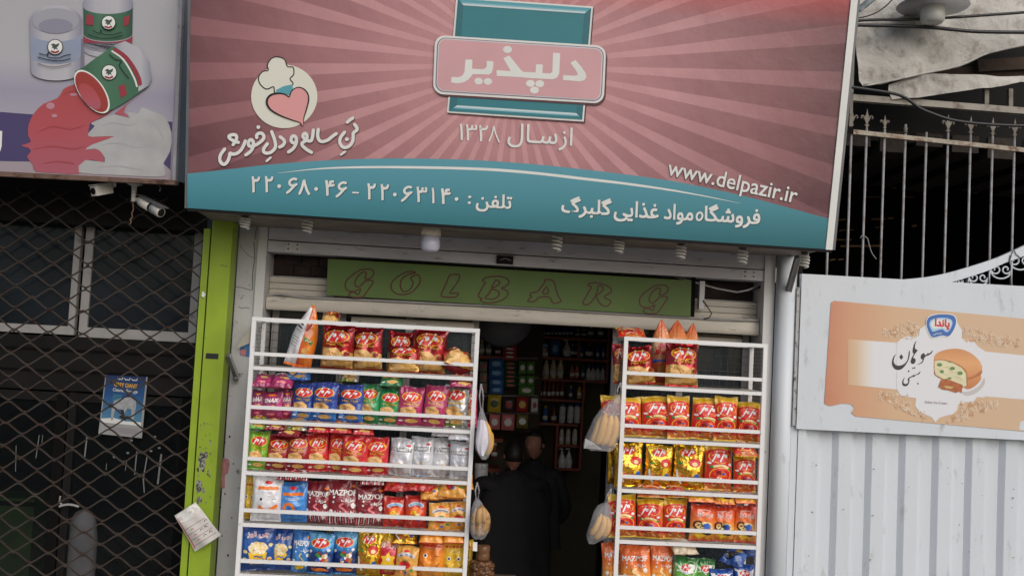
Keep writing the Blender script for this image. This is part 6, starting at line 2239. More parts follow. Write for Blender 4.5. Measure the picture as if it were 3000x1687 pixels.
def d_cone(p, s):
    w, h = s.w, s.h
    patch(p, 0, h * .60, w * .25, h * .05, 2, B_PNK, 3)
    d_word(p, 'چی توز', 0, h * .52, w * .66, h * .12, B_RED, 2, .05)
    patch(p, 0, h * .22, w * .3, h * .1, 2, B_BRN, 3)
    p.blob(0, h * .38, [(-w * .45, h * .40), (w * .45, h * .42), (w * .45, h * .35), (-w * .45, h * .33)], 1.5, B_BLU, 3, False)

def bg(name, stops, rough=.28, metal=0.0, wob=0.0, slant=0.0, interp='LINEAR', wscale=3.5):
    return ramp_mat('film_' + name, [(a, rgb(*c)) for a, c in stops], 'Y', rough=rough, metal=metal, wob=wob, slant=slant, interp=interp, wscale=wscale, bump=.9)
def solid(name, c, rough=.36, metal=0.0):
    return bg(name, [(0, tuple(max(0, x * .92) for x in c)), (1, c)], rough, metal)

# kind: (w, h, t, film, back, seal, design, words)
KINDS_ = {
    'big': (.205, .27, .105, bg('big', [(0, (222, 168, 84)), (.42, (232, 186, 104)), (.48, (232, 190, 110)), (.50, (176, 24, 36)), (1, (142, 14, 26))], .22, .6, .22, .10), B_MAR, mat('seal_red', rgb(150, 16, 30), .22, .6), d_mazmaz(True), 'large red and gold potato crisp bag'),
    'side': (.185, .39, .13, ramp_mat('film_side', [(0, rgb(226, 226, 230)), (.42, rgb(232, 232, 234)), (.44, rgb(206, 84, 36)), (.8, rgb(236, 140, 48)), (1, rgb(226, 112, 40))], 'X', rough=.3, slant=-.06, bump=.4), B_WHT, B_ORG, d_side, 'tall orange and white pouch turned sideways'),
    'snax': (.122, .165, .06, bg('snax', [(0, (150, 30, 84)), (.5, (196, 66, 130)), (1, (150, 40, 96))]), B_MAR, solid('seal_purple', (120, 34, 78)), d_snax, 'magenta cheese snack bag'),
    'blue': (.128, .235, .065, bg('blue', [(0, (44, 126, 210)), (.24, (44, 120, 204)), (.34, (40, 76, 160)), (1, (48, 70, 156))], wob=.06), B_BLU, solid('seal_blue', (46, 70, 160)), d_mazmaz(), 'dark blue crisp bag with red oval'),
    'green': (.128, .235, .065, bg('green', [(0, (24, 104, 60)), (.5, (44, 156, 96)), (1, (30, 120, 66))], wob=.06), B_GRN, solid('seal_green', (30, 120, 66)), d_mazmaz(), 'green crisp bag with red oval'),
    'magenta': (.130, .235, .065, bg('magenta', [(0, (176, 34, 92)), (.5, (188, 60, 112)), (1, (164, 40, 96))], wob=.06), B_MAR, solid('seal_magenta', (164, 40, 96)), d_mazmaz(), 'crimson pink crisp bag with red oval'),
    'silver': (.130, .245, .065, bg('silver', [(0, (120, 150, 40)), (.18, (150, 170, 60)), (.30, (190, 190, 190)), (1, (206, 206, 204))], .22, .55, .12, .25), FOIL, FOIL, d_mazmaz(), 'silver olive foil crisp bag'),
    'lime': (.122, .225, .065, bg('lime', [(0, (96, 158, 40)), (.5, (124, 186, 48)), (1, (150, 196, 60))], wob=.06), B_GRN, solid('seal_lime', (120, 176, 52)), d_mazmaz(), 'lime green crisp bag with red oval'),
    'darkred': (.125, .225, .065, bg('darkred', [(0, (140, 22, 40)), (.5, (160, 34, 46)), (1, (146, 26, 40))], wob=.06), B_MAR, solid('seal_darkred', (146, 26, 40)), d_mazmaz(), 'dark red crisp bag with red oval'),
    'red': (.130, .235, .065, bg('red', [(0, (196, 32, 42)), (.5, (214, 46, 50)), (1, (204, 38, 46))], wob=.06), B_RED, solid('seal_red2', (204, 38, 46)), d_mazmaz(), 'bright red crisp bag with red oval'),
    'white': (.132, .245, .07, bg('white', [(0, (206, 208, 214)), (.5, (222, 224, 230)), (1, (212, 214, 220))], .3, .15), B_WHT, solid('seal_white', (216, 218, 224), .3, .15), d_mazzeh, 'white snack bag with outlined lettering'),
    'wface': (.175, .275, .085, bg('wface', [(0, (216, 216, 222)), (1, (232, 232, 236))]), B_WHT, solid('seal_wface', (226, 226, 232)), d_face('white'), 'white bag with a smiling orange puff face'),
    'yface': (.150, .275, .085, bg('yface', [(0, (222, 170, 36)), (.5, (240, 200, 60)), (1, (232, 186, 48))]), B_YEL, solid('seal_yface', (232, 186, 48)), d_face('yellow'), 'yellow bag with a smiling face'),
    'oface': (.158, .265, .085, bg('oface', [(0, (236, 160, 50)), (.5, (244, 150, 50)), (1, (230, 90, 44))]), B_ORG, solid('seal_oface', (226, 60, 48)), d_face('orange'), 'orange bag with a winking smiling face'),
    'ring': (.160, .245, .075, bg('ring', [(0, (48, 120, 196)), (.5, (68, 146, 220)), (1, (58, 132, 208))]), B_BLU, solid('seal_ring', (56, 130, 206)), d_ring, 'sky blue bag with an orange ring snack'),
    'mazpof': (.180, .285, .08, bg('mazpof', [(0, (116, 20, 34)), (.5, (136, 28, 40)), (1, (120, 22, 36))]), B_MAR, solid('seal_mazpof', (124, 24, 36)), d_mazpof(True), 'maroon MAZPOF popcorn bag'),
    'mazpofo': (.180, .29, .08, bg('mazpofo', [(0, (238, 180, 70)), (.3, (240, 160, 64)), (.6, (238, 118, 52)), (1, (240, 112, 48))]), B_ORG, solid('seal_mazpofo', (240, 116, 50)), d_mazpof(False), 'orange MAZPOF popcorn bag'),
    'mazblue': (.115, .25, .08, bg('mazblue', [(0, (70, 140, 196)), (.5, (56, 130, 200)), (1, (40, 100, 176))]), B_BLU, solid('seal_mazblue', (50, 116, 190)), d_mazpof(False), 'slim light blue MAZPOF popcorn bag'),
    'corn': (.132, .19, .07, bg('corn', [(0, (170, 26, 34)), (.5, (216, 70, 40)), (1, (196, 44, 40))]), B_RED, solid('seal_corn', (190, 40, 40)), d_corn, 'red orange corn snack bag with silver arc'),
    'mustard': (.135, .185, .07, bg('mustard', [(0, (222, 158, 66)), (1, (232, 172, 78))]), B_ORG, solid('seal_mustard', (226, 166, 72)), d_tomato, 'mustard yellow snack bag with a red tomato'),
    'popcorn': (.190, .275, .08, bg('popcorn', [(0, (26, 66, 140)), (.5, (36, 92, 170)), (1, (28, 66, 146))]), B_BLU, solid('seal_popcorn', (28, 66, 146)), d_popcorn, 'blue popcorn bag with a heaped yellow cup'),
    'nuts': (.158, .265, .08, bg('nuts', [(0, (20, 44, 110)), (.5, (24, 56, 120)), (.68, (60, 150, 220)), (1, (130, 196, 236))], .25, .2, .10), B_BLU, solid('seal_nuts', (70, 150, 210), .25, .4), d_nuts, 'blue peanut snack bag with red oval'),
    'gold': (.175, .27, .085, bg('gold', [(0, (226, 170, 40)), (1, (240, 196, 60))], .16, .95), FOILG, FOILG, d_pizza, 'shiny gold foil bag with a pizza slice'),
    'star': (.145, .25, .08, bg('star', [(0, (190, 30, 50)), (.7, (206, 40, 60)), (.88, (232, 190, 50)), (1, (240, 200, 60))], .3, .2), B_RED, FOILG, d_star, 'red bag with a yellow star and gold foil top'),
    'redyellow': (.160, .255, .085, bg('redyellow', [(0, (206, 96, 50)), (.14, (216, 120, 60)), (.18, (206, 50, 46)), (.5, (222, 120, 44)), (.80, (222, 90, 44)), (.85, (238, 186, 44)), (1, (244, 200, 50))]), B_YEL, solid('seal_redyellow', (244, 204, 60)), d_redyellow, 'red and yellow corn stick bag'),
    'moto': (.160, .235, .085, bg('moto', [(0, (236, 120, 50)), (.3, (244, 190, 90)), (.6, (240, 120, 50)), (1, (216, 60, 44))]), B_ORG, solid('seal_moto', (206, 50, 46)), d_moto, 'orange bag picturing a black motorcycle wheel'),
    'mazgreen': (.150, .20, .07, bg('mazgreen', [(0, (90, 160, 60)), (.75, (110, 180, 80)), (.85, (40, 110, 50)), (1, (36, 100, 46))]), B_GRN, solid('seal_mazgreen', (40, 110, 50)), d_mazsmall, 'green and white snack bag with small red oval'),
    'bluemaz': (.150, .20, .07, bg('bluemaz', [(0, (30, 70, 150)), (1, (36, 80, 164))]), B_BLU, solid('seal_bluemaz', (34, 76, 158)), d_blue_logo, 'royal blue snack bag with small red oval'),
    'seed': (.150, .22, .06, bg('seed', [(0, (24, 60, 130)), (.6, (40, 100, 180)), (1, (30, 70, 150))]), B_BLU, solid('seal_seed', (30, 70, 150)), d_seed, 'blue sunflower seed bag with a yellow flower'),
    'beige': (.155, .19, .07, bg('beige', [(0, (206, 188, 160)), (1, (220, 204, 178))]), B_CRM, solid('seal_beige', (210, 192, 164)), lambda p, s: patch(p, 0, s.h * .5, s.w * .2, s.h * .1, 2, B_WHT, 2), 'plain beige paper snack bag'),
    'cone': (.145, .43, .11, bg('cone', [(0, (176, 60, 40)), (.3, (200, 80, 44)), (.62, (240, 200, 150)), (.74, (240, 150, 90)), (1, (226, 96, 60))]), B_ORG, B_ORG, d_cone, 'tall orange puffed pouch'),
}
PROTO = {}
def bag_proto(kind, var):
    if (kind, var) in PROTO:
        return PROTO[(kind, var)]
    w, h, t, film, back, seal, design, words = KINDS_[kind]
    s = BagShape(w, h, t, (sum(ord(c) for c in kind) % 97) + var * 13.0)
    if kind in ('cone', 'side'):
        f0 = s.front
        def fr(x, z, side=-1, f0=f0, s=s):
            v = z / s.h
            p = f0(x, z, side)
            k = (1 if v < .62 else max(.04, 1 - ((v - .62) / .38) ** 1.7)) if s.h > .41 else (1 if v < .45 else max(.12, 1 - .9 * ((v - .45) / .55) ** 1.5))
            return Vector((p.x * k, p.y * (k ** .7), p.z))
        s.front = fr
    b = bag_mesh(s, film, back, seal)
    p = Print(s.at, b, -1)
    design(p, s)
    o = b.build('crisp_bag')
    s1 = seal_mesh(s, .958 * h, h, seal, h).build('seal', o)
    s2 = seal_mesh(s, 0.0, .042 * h, seal, 0.0).build('seal', o)
    PROTO[(kind, var)] = o
    o['_new'] = 1
    return o

COUNT = {}
BAGS = []
def put_bag(kind, place, x, y, z, w, h, rot=(0, 0, 0), var=0, thick=None, note=''):
    pr_ = bag_proto(kind, var)
    if pr_.get('_new'):
        o = pr_
        del o['_new']
    else:
        o = copy_tree(pr_)
    w0, h0 = KINDS_[kind][0], KINDS_[kind][1]
    sx, sz = w / w0, h / h0
    o.scale = (sx, thick if thick else sx, sz)
    o.location = (x, y, z)
    o.rotation_euler = rot
    BAGS.append((o, kind, place, x, note))
    return o

def stand(kind, row, x0, x1, yt, Y=.10, tilt=0.0, yaw=0.0, var=0, lift=0.0, lean=0.0, note=''):
    """a standing bag: pixel edges and top of its outline in the photograph, its own depth on the shelf"""
    rk, k = row
    m = mpp(Y - .04)
    z0 = SH[k] + .004 + lift
    c = P((x0 + x1) / 2, yt + 60, Y - .03)
    top = P((x0 + x1) / 2, yt, Y - .03)
    h = (top.z - z0) / max(.7, cos(lean))
    w = (x1 - x0) * m * 1.02
    j = random.Random(int(x0 * 7 + yt))
    return put_bag(kind, row, c.x, Y + j.uniform(-.012, .012), z0, w, h, (-lean - j.uniform(-.02, .10), radians(tilt + j.uniform(-3.2, 3.2)), radians(yaw + j.uniform(-14, 14))), var, note=note)

def lie(kind, row, x0, x1, y0, y1, Y=.05, rz=0.0, var=0, roll=0.0, note=''):
    """a bag lying on the others, its end towards the street"""
    rk, k = row
    m = mpp(Y)
    Y -= .045
    c = P((x0 + x1) / 2, (y0 + y1) / 2, Y)
    w = (x1 - x0) * m
    th = (y1 - y0) * m
    w0, h0, t0 = KINDS_[kind][:3]
    lie_h = min(h0 * w / w0, .16)
    return put_bag(kind, row, c.x, Y, c.z - th * .22, w, lie_h, (radians(-62), radians(roll), radians(rz)), var, thick=max(.6, th * .95 / t0), note=note or 'lying flat')
A = lambda k: ('wide', k)
B = lambda k: ('narrow', k)
# wide rack, top shelf
stand('side', A(0), 836, 914, 888, .14, 14, 10)
stand('big', A(0), 940, 1036, 952, .12, 0, 0, 0)
stand('big', A(0), 1033, 1124, 960, .12, 0, -4, 1)
stand('big', A(0), 1132, 1206, 972, .18, 2, 5, 0)
stand('big', A(0), 1205, 1306, 962, .11, 2, -3, 1)
stand('big', A(0), 1134, 1228, 1012, .05, -3, 0, 0, lean=.35)
lie('big', A(0), 1300, 1392, 1022, 1096, .06, 18, 1, 14)
lie('big', A(0), 938, 992, 926, 956, .17, 0, 0, note='lying on top')
# wide rack, second shelf
stand('snax', A(1), 734, 776, 1142, .12, 0, 0, 0)
stand('snax', A(1), 767, 826, 1146, .08, -2, 0, 1)
stand('snax', A(1), 818, 854, 1142, .13, 0, 0, 0)
lie('snax', A(1), 737, 792, 1110, 1143, .06, 0, 0)
lie('snax', A(1), 790, 855, 1110, 1147, .05, 0, 1)
lie('blue', A(1), 838, 909, 1090, 1122, .10, 6, 0)
stand('blue', A(1), 852, 918, 1122, .10, 0, 0, 0)
stand('blue', A(1), 912, 987, 1120, .07, 1, 3, 1)
stand('blue', A(1), 986, 1066, 1127, .07, 3, 2, 0)
stand('blue', A(1), 962, 1002, 1124, .16, 0, 0, 1)
stand('green', A(1), 1052, 1110, 1124, .08, 1, 0, 0)
stand('green', A(1), 1106, 1172, 1137, .08, 1, 0, 1)
lie('green', A(1), 1112, 1178, 1106, 1141, .05, 0, 1)
lie('silver', A(1), 995, 1050, 1100, 1126, .14, 0, 0)
stand('magenta', A(1), 1162, 1237, 1132, .07, 1, 0, 0)
stand('magenta', A(1), 1236, 1303, 1128, .07, 2, 0, 1)
stand('silver', A(1), 1302, 1374, 1125, .08, 1, 0, 0)
stand('magenta', A(1), 1366, 1402, 1140, .15, 0, 0, 0)
lie('magenta', A(1), 1318, 1394, 1114, 1141, .05, 4, 1)
# wide rack, third shelf
stand('lime', A(2), 722, 780, 1262, .08, 0, 0, 0)
stand('darkred', A(2), 775, 840, 1275, .08, 3, 0, 0)
stand('darkred', A(2), 836, 902, 1271, .08, 2, 0, 1)
stand('red', A(2), 900, 964, 1268, .09, 0, 0, 0)
stand('red', A(2), 956, 1012, 1268, .12, 2, 0, 1)
stand('red', A(2), 1000, 1076, 1275, .06, 1, 0, 0)
stand('red', A(2), 1070, 1138, 1281, .07, 1, 0, 1)
for (kd, a, c, y0, y1, q) in (('darkred', 775, 835, 1240, 1266, 8), ('darkred', 806, 876, 1254, 1287, -14), ('silver', 836, 898, 1240, 1270, 0), ('red', 900, 964, 1246, 1275, 0), ('red', 962, 1030, 1249, 1276, 4), ('red', 1034, 1096, 1252, 1282, 8), ('lime', 726, 780, 1236, 1264, 0)):
    lie(kd, A(2), a, c, y0, y1, .05 if kd != 'silver' else .06, q, 0)
stand('white', A(2), 1136, 1205, 1284, .09, 1, 0, 0)
stand('white', A(2), 1204, 1270, 1281, .09, 0, 0, 1)
stand('white', A(2), 1264, 1322, 1284, .11, 0, 0, 0)
stand('white', A(2), 1318, 1380, 1294, .08, 1, 0, 1)
lie('white', A(2), 1314, 1382, 1270, 1295, .05, 2, 0)
lie('white', A(2), 1264, 1320, 1263, 1284, .08, 0, 1)
# wide rack, fourth shelf
stand('yface', A(3), 710, 752, 1396, .12, 0, 0, 0)
stand('wface', A(3), 738, 824, 1393, .08, 3, 4, 0)
stand('ring', A(3), 818, 898, 1412, .08, 1, 0, 0)
lie('mazpof', A(3), 810, 902, 1389, 1414, .05, -3, 0)
stand('mazpof', A(3), 890, 968, 1410, .09, 0, 0, 0)
stand('mazpof', A(3), 958, 1052, 1404, .07, 1, 0, 1)
stand('mazpof', A(3), 1042, 1128, 1418, .08, 1, 0, 0)
lie('mazpof', A(3), 1054, 1126, 1403, 1428, .05, 2, 1)
stand('corn', A(3), 1122, 1188, 1455, .08, 1, 0, 0)
stand('corn', A(3), 1184, 1248, 1451, .07, 2, 0, 1)
lie('corn', A(3), 1126, 1196, 1412, 1448, .06, 4, 0)
lie('corn', A(3), 1184, 1252, 1414, 1446, .05, -4, 1)
stand('mustard', A(3), 1254, 1322, 1474, .05, 2, 0, 0, lift=-.02)
stand('mustard', A(3), 1316, 1370, 1470, .07, 1, 0, 1)
lie('mustard', A(3), 1234, 1304, 1430, 1474, .06, 12, 0)
lie('mustard', A(3), 1278, 1366, 1420, 1470, .05, -6, 1)
lie('mustard', A(3), 1320, 1388, 1414, 1440, .12, 4, 0)
# wide rack, fifth shelf
stand('popcorn', A(4), 704, 806, 1538, .09, 1, 0, 0)
stand('popcorn', A(4), 782, 860, 1549, .14, 0, 0, 1)
stand('mazblue', A(4), 853, 908, 1555, .09, 0, 0, 0)
stand('nuts', A(4), 900, 975, 1562, .07, 0, 0, 0)
stand('nuts', A(4), 972, 1044, 1560, .08, 1, 0, 1)
stand('gold', A(4), 1042, 1114, 1555, .09, 1, 0, 0)
stand('star', A(4), 1102, 1170, 1566, .08, 1, 0, 0)
stand('mustard', A(4), 1154, 1222, 1600, .05, 2, 0, 1)
lie('gold', A(4), 1150, 1222, 1570, 1602, .08, 3, 0)
stand('oface', A(4), 1221, 1300, 1566, .08, 0, 0, 0)
stand('yface', A(4), 1296, 1368, 1578, .08, 1, 0, 0)
lie('oface', A(4), 1228, 1298, 1566, 1600, .04, 0, 0)
lie('oface', A(4), 1300, 1364, 1570, 1598, .04, 6, 0)
stand('yface', A(4), 1358, 1384, 1582, .18, 0, 0, 0)
# narrow rack
stand('big', B(0), 1838, 1926, 1014, .10, -9, 3, 0)
stand('big', B(0), 1800, 1852, 1008, .22, -3, 20, 1)
stand('cone', B(0), 1914, 1972, 936, .22, -4, 0, 0)
stand('cone', B(0), 1944, 2020, 936, .25, 3, 0, 0)
stand('cone', B(0), 1986, 2038, 942, .29, 4, 0, 0)
stand('big', B(0), 1950, 2052, 1004, .09, 1, 0, 1)
lie('redyellow', B(0), 1812, 1900, 974, 1002, .24, 4, 0, note='lying on top')
for i, (a, c, y) in enumerate(((1808, 1885, 1164), (1880, 1972, 1162), (1956, 2028, 1160), (2022, 2112, 1166), (2092, 2162, 1162), (2158, 2232, 1178))):
    stand('redyellow', B(1), a, c, y, .07 + .02 * (i % 2), (-1, 1, 0, 2, -1, 1)[i], 0, i % 2)
stand('redyellow', B(1), 1768, 1830, 1158, .20, -4, 0, 0)
for i, (a, c, y) in enumerate(((1802, 1892, 1298), (1890, 1972, 1303), (1972, 2064, 1303))):
    stand('gold', B(2), a, c, y, .09, (0, 0, 1)[i], (4, -5, 3)[i], i % 2)
stand('gold', B(2), 1776, 1830, 1300, .22, -3, 25, 0)
stand('redyellow', B(2), 2066, 2153, 1300, .08, 1, 0, 0)
stand('redyellow', B(2), 2152, 2222, 1334, .08, 0, 0, 1)
lie('redyellow', B(2), 2154, 2228, 1306, 1350, .04, 8, 0)
for i, (a, c, y) in enumerate(((1786, 1870, 1449), (1868, 1946, 1462), (1942, 2015, 1462))):
    stand('redyellow', B(3), a, c, y, .08, (-1, 0, 1)[i], 0, i % 2)
for i, (a, c, y) in enumerate(((2020, 2098, 1477), (2090, 2158, 1484), (2154, 2220, 1482))):
    stand('moto', B(3), a, c, y, .07, (0, 1, 0)[i], 0, i % 2)
lie('redyellow', B(3), 1868, 1956, 1440, 1464, .06, 0, 1)
lie('redyellow', B(3), 1956, 2016, 1441, 1464, .06, 3, 0)
lie('moto', B(3), 2018, 2098, 1449, 1480, .05, 2, 0)
lie('moto', B(3), 2094, 2156, 1452, 1488, .05, -6, 1)
lie('moto', B(3), 2156, 2226, 1454, 1484, .05, 6, 0)
stand('mazpofo', B(4), 1768, 1838, 1588, .16, -3, 10, 0)
stand('mazpofo', B(4), 1826, 1914, 1600, .07, -3, 0, 1)
stand('mazpofo', B(4), 1904, 1976, 1598, .09, 0, 0, 0)
lie('beige', B(4), 1974, 2052, 1596, 1634, .05, 14, 0)
stand('mazgreen', B(4), 1972, 2044, 1632, .06, 0, 0, 0)
stand('mazgreen', B(4), 2038, 2098, 1638, .09, 1, 0, 1)
stand('bluemaz', B(4), 2150, 2214, 1654, .08, 1, 0, 0)
stand('bluemaz', B(4), 2082, 2152, 1668, .05, 0, 0, 1)
lie('seed', B(4), 2104, 2174, 1622, 1664, .05, -28, 0, 10)
lie('seed', B(4), 2150, 2224, 1606, 1640, .12, 10, 0)

SHELF_W = ['top shelf', 'second shelf', 'third shelf', 'fourth shelf', 'fifth shelf']
ORD = ['first', 'second', 'third', 'fourth', 'fifth', 'sixth', 'seventh', 'eighth']
def label_bags():
    groups = {}
    for b in BAGS:
        groups.setdefault((b[1], b[2], bool(b[4])), []).append(b)
    for (kind, (rk, k), note), lst in groups.items():
        lst.sort(key=lambda q: q[3])
        words = KINDS_[kind][7]
        where = "%s rack's %s" % (rk, SHELF_W[k])
        for i, (o, _, _, x, nt) in enumerate(lst):
            lab = words + (' lying flat' if nt and len(words.split()) < 7 else ' lying' if nt else '')
            if len(lst) > 1:
                lab += ', %s from left' % ORD[i]
            lab += ', ' + where
            ws = lab.split()
            o['label'] = ' '.join(ws)
            o['category'] = 'snack bag'
            o['group'] = words + 's' if False else 'snack bags on the racks'
label_bags()
# ------------------------------------------------------------------ carrier bags hanging from the racks
FILM = clear_mat('carrier_film', rgb(226, 224, 228), .22, .12)
BANANA = mat('banana', rgb(214, 166, 76), .55, var=.18, vscale=9, dirt=rgb(120, 78, 36), dscale=18, dlo=.6, dhi=.7)
BANANA_B = mat('banana_brown', rgb(190, 150, 100), .6, var=.25, vscale=12, dirt=rgb(84, 58, 38), dscale=16, dlo=.5, dhi=.62)
def z88(x, y, Y):
    return P(1360 + x / 1.89, 920 + y / 1.89, Y)
def carrier(outline, hook, Y, depth, label, film=FILM):
    """thin knotted bag: rings fitted to its hanging outline, with loose folds and two handles"""
    b = MB()
    seg = 28
    vs, fs = [], []
    for i, (xl, xr, y) in enumerate(outline):
        a, c = z88(xl, y, Y), z88(xr, y, Y)
        cx, r = (a.x + c.x) / 2, (c.x - a.x) / 2
        for k in range(seg):
            t = 2 * pi * k / seg
            f = 1 + .07 * sin(5 * t + i * .5) + .05 * sin(9 * t + i * .9)
            vs.append((cx + r * cos(t) * (1 + .03 * sin(7 * t + i)), Y + min(depth, r * .9) * sin(t) * f, a.z + .004 * sin(3 * t)))
    n = len(outline)
    for i in range(n - 1):
        for k in range(seg):
            k2 = (k + 1) % seg
            fs.append((i * seg + k, (i + 1) * seg + k, (i + 1) * seg + k2, i * seg + k2))
    fs.append(tuple((n - 1) * seg + k for k in range(seg)))
    b.add(vs, fs, film, True)
    h0 = z88(hook[0], hook[1], Y)
    t0 = Vector(((Vector(vs[0]) + Vector(vs[seg // 2])) / 2))
    o = b.build('carrier_bag')
    tag(o, label, 'carrier bag', 'carrier bags hanging at the doorway')
    h = MB()
    for s in (-1, 1):
        h.tube([t0 + Vector((s * .006, 0, 0)), t0.lerp(h0, .5) + Vector((s * .012, s * .004, 0)), h0], .0055, film, 6)
    h.build('handle', o)
    return o
def bananas(paths, r, m, label, Y):
    t = thing('banana_bunch', z88(paths[0][0][0], paths[0][0][1], Y), label, 'bananas')
    for i, pth in enumerate(paths):
        pts = smooth_path([tuple(z88(x, y, Y + d)) for x, y, d in pth], 4)
        n = len(pts)
        rs = [r * (.28 + .72 * min(1, 4.2 * j / n) if j < n * .25 else (1 if j < n * .8 else max(.25, 1 - (j / n - .8) * 3.4))) for j in range(n)]
        b = MB()
        b.tube(pts, rs, m, 8)
        b.build('banana', t)
    return t
bananas([[(840, 560, .0), (838, 620, -.01), (825, 680, -.01), (800, 725, .0)], [(815, 550, -.02), (806, 610, -.035), (790, 670, -.035), (765, 722, -.02)], [(785, 548, -.02), (772, 605, -.04), (756, 665, -.04), (735, 715, -.02)],
         [(760, 565, 0), (745, 615, -.015), (728, 665, -.015), (712, 705, 0)]], .024, BANANA, 'yellow bananas in the large clear bag at the narrow rack', -.03)
carrier([(838, 866, 455), (800, 868, 490), (752, 868, 530), (715, 868, 580), (690, 862, 640), (668, 852, 690), (660, 838, 730), (690, 815, 748)], (866, 378), -.03, .075, 'large clear carrier bag of bananas on the narrow rack')
b = MB()
q = [z88(662, 742, -.05), z88(760, 748, -.06), z88(720, 716, -.10), z88(672, 690, -.08)]
b.hexa(q, .003, B_WHT)
o = b.build('white_paper'); tag(o, 'crumpled white paper at the bottom of the large banana bag', 'paper')
bananas([[(760, 1105, 0), (745, 1150, -.02), (725, 1190, -.02), (700, 1215, 0)], [(775, 1115, -.02), (772, 1165, -.035), (755, 1205, -.035), (725, 1240, -.02)], [(790, 1120, 0), (798, 1160, -.01), (790, 1200, -.01), (765, 1225, 0)]], .021, BANANA, 'bananas in the small clear bag low on the narrow rack', -.03)
carrier([(770, 800, 1045), (738, 812, 1062), (716, 816, 1095), (702, 818, 1140), (688, 812, 1180), (676, 795, 1222), (684, 735, 1258), (692, 715, 1268)], (814, 965), -.03, .065, 'small clear carrier bag of bananas low on the narrow rack')
bananas([[(75, 1060, 0), (62, 1110, -.02), (55, 1160, -.02), (58, 1215, 0)], [(90, 1055, -.02), (82, 1110, -.04), (80, 1165, -.04), (82, 1225, -.02)], [(100, 1055, -.01), (108, 1110, -.035), (108, 1165, -.035), (100, 1220, -.02)], [(108, 1070, 0), (126, 1120, -.02), (126, 1170, -.02), (116, 1210, 0)]],
        .020, BANANA_B, 'browning bananas in the bag low on the wide rack', -.03)
carrier([(62, 82, 1022), (50, 100, 1045), (40, 118, 1075), (34, 130, 1115), (31, 138, 1160), (32, 134, 1200), (44, 118, 1230), (60, 95, 1242)], (72, 930), -.03, .06, 'clear carrier bag of browning bananas on the wide rack')
bananas([[(118, 590, .01), (132, 640, -.01), (142, 690, -.01), (136, 745, .0)], [(140, 640, .02), (148, 680, 0), (146, 730, 0), (126, 775, .02)]], .019, BANANA, 'bananas behind white paper in the bag on the wide rack', -.02)
b = MB()
vs, fs = [], []
for j, (xl, xr, y) in enumerate(((78, 112, 585), (74, 124, 620), (68, 132, 665), (64, 134, 705), (70, 124, 745), (88, 108, 785))):
    for i in range(9):
        t = i / 8
        p = z88(xl + (xr - xl) * t, y, -.062 - .016 * sin(pi * t) + .005 * sin(t * 14 + j))
        vs.append(p)
for j in range(5):
    for i in range(8):
        o = j * 9 + i
        fs.append((o, o + 1, o + 10, o + 9))
b.add(vs, fs, mat('wrap_paper', rgb(214, 212, 222), .6, var=.06, vscale=20), True)
o = b.build('white_paper'); tag(o, 'white paper wrapped in the upper carrier bag on the wide rack', 'paper')
carrier([(88, 104, 520), (84, 112, 548), (76, 124, 580), (68, 138, 620), (62, 150, 665), (58, 156, 710), (62, 153, 750), (84, 136, 785), (98, 118, 802)], (94, 385), -.03, .06, 'cloudy carrier bag holding white paper on the wide rack')

# stacked brown goods at the foot of the doorway
BROWN = mat('brown_goods', rgb(110, 76, 50), .35, var=.3, vscale=25)
def z5b(x, y, Y):
    return P(1040 + x / 3.102, 1220 + y / 3.102, Y)
YS = .12
b0 = z5b(1160, 1449, YS)
b = MB()
b.box((b0.x - .22, YS - .10, -.02), (b0.x + .22, YS + .22, b0.z - .03), mat('crate_brown', rgb(90, 70, 54), .8, var=.2, vscale=12))
for i in range(4):
    b.box((b0.x - .225, YS - .106, .08 + i * .13), (b0.x + .225, YS - .1005, .15 + i * .13), mat('crate_slat', rgb(120, 96, 72), .8, var=.3, vscale=14))
o = b.build('display_crate'); tag(o, 'brown slatted crate carrying the stacked packs beside the wide rack', 'crate')
def round_pack(x0, x1, y0, y1, lab, cells):
    a, c = z5b(x0, y1, YS), z5b(x1, y0, YS)
    cx, r, z0, z1 = (a.x + c.x) / 2, (c.x - a.x) / 2, a.z, c.z
    b = MB()
    h = z1 - z0
    b.lathe([(r * .9, 0), (r, h * .12), (r, h * .42), (r * .94, h * .5), (r, h * .58), (r, h * .88), (r * .86, h)], (cx, YS, z0), BROWN, 22)
    if cells:
        random.seed(3)
        for i in range(22):
            t = random.uniform(-pi, 0)
            zz_ = z0 + h * random.uniform(.15, .9)
            b.lathe([(0, -.016), (.016, -.008), (.018, 0), (.014, .01), (0, .016)], (cx + r * .97 * cos(t), YS + r * .97 * sin(t), zz_), BROWN, 8)
    o = b.build('date_pack')
    tag(o, lab, 'pack', 'packs stacked on the crate')
    return z0
round_pack(1062, 1250, 1310, 1380, 'glossy brown pack of dates, upper of two bulging ones', True)
round_pack(1060, 1250, 1385, 1449, 'glossy brown pack of dates, lowest on the crate', True)
round_pack(1098, 1230, 1168, 1300, 'round ribbed brown pack topping the stack by the doorway', False)
b = MB()
q = [z5b(1070, 1218, -.01), z5b(1110, 1222, -.01), z5b(1112, 1140, -.01), z5b(1074, 1136, -.01)]
b.hexa(q, .003, B_WHT, Vector((0, -1, 0)))
o = b.build('price_card'); tag(o, 'small white price card hanging from the wide rack post', 'card')

# dark round object hanging under the shutter inside
b = MB()
c = z88(222, 52, .95)
b.lathe([(0, .03), (.05, .05), (.12, .045), (.19, .02), (.215, .0), (.20, -.012), (.0, -.02)], c + Vector((0, 0, .02)), mat('dish_grey', rgb(64, 66, 72), .5, var=.2), 36, Vector((.05, -.9, -.45)))
o = b.build('round_dish'); tag(o, 'dark grey round dish hanging inside the doorway top', 'dish')

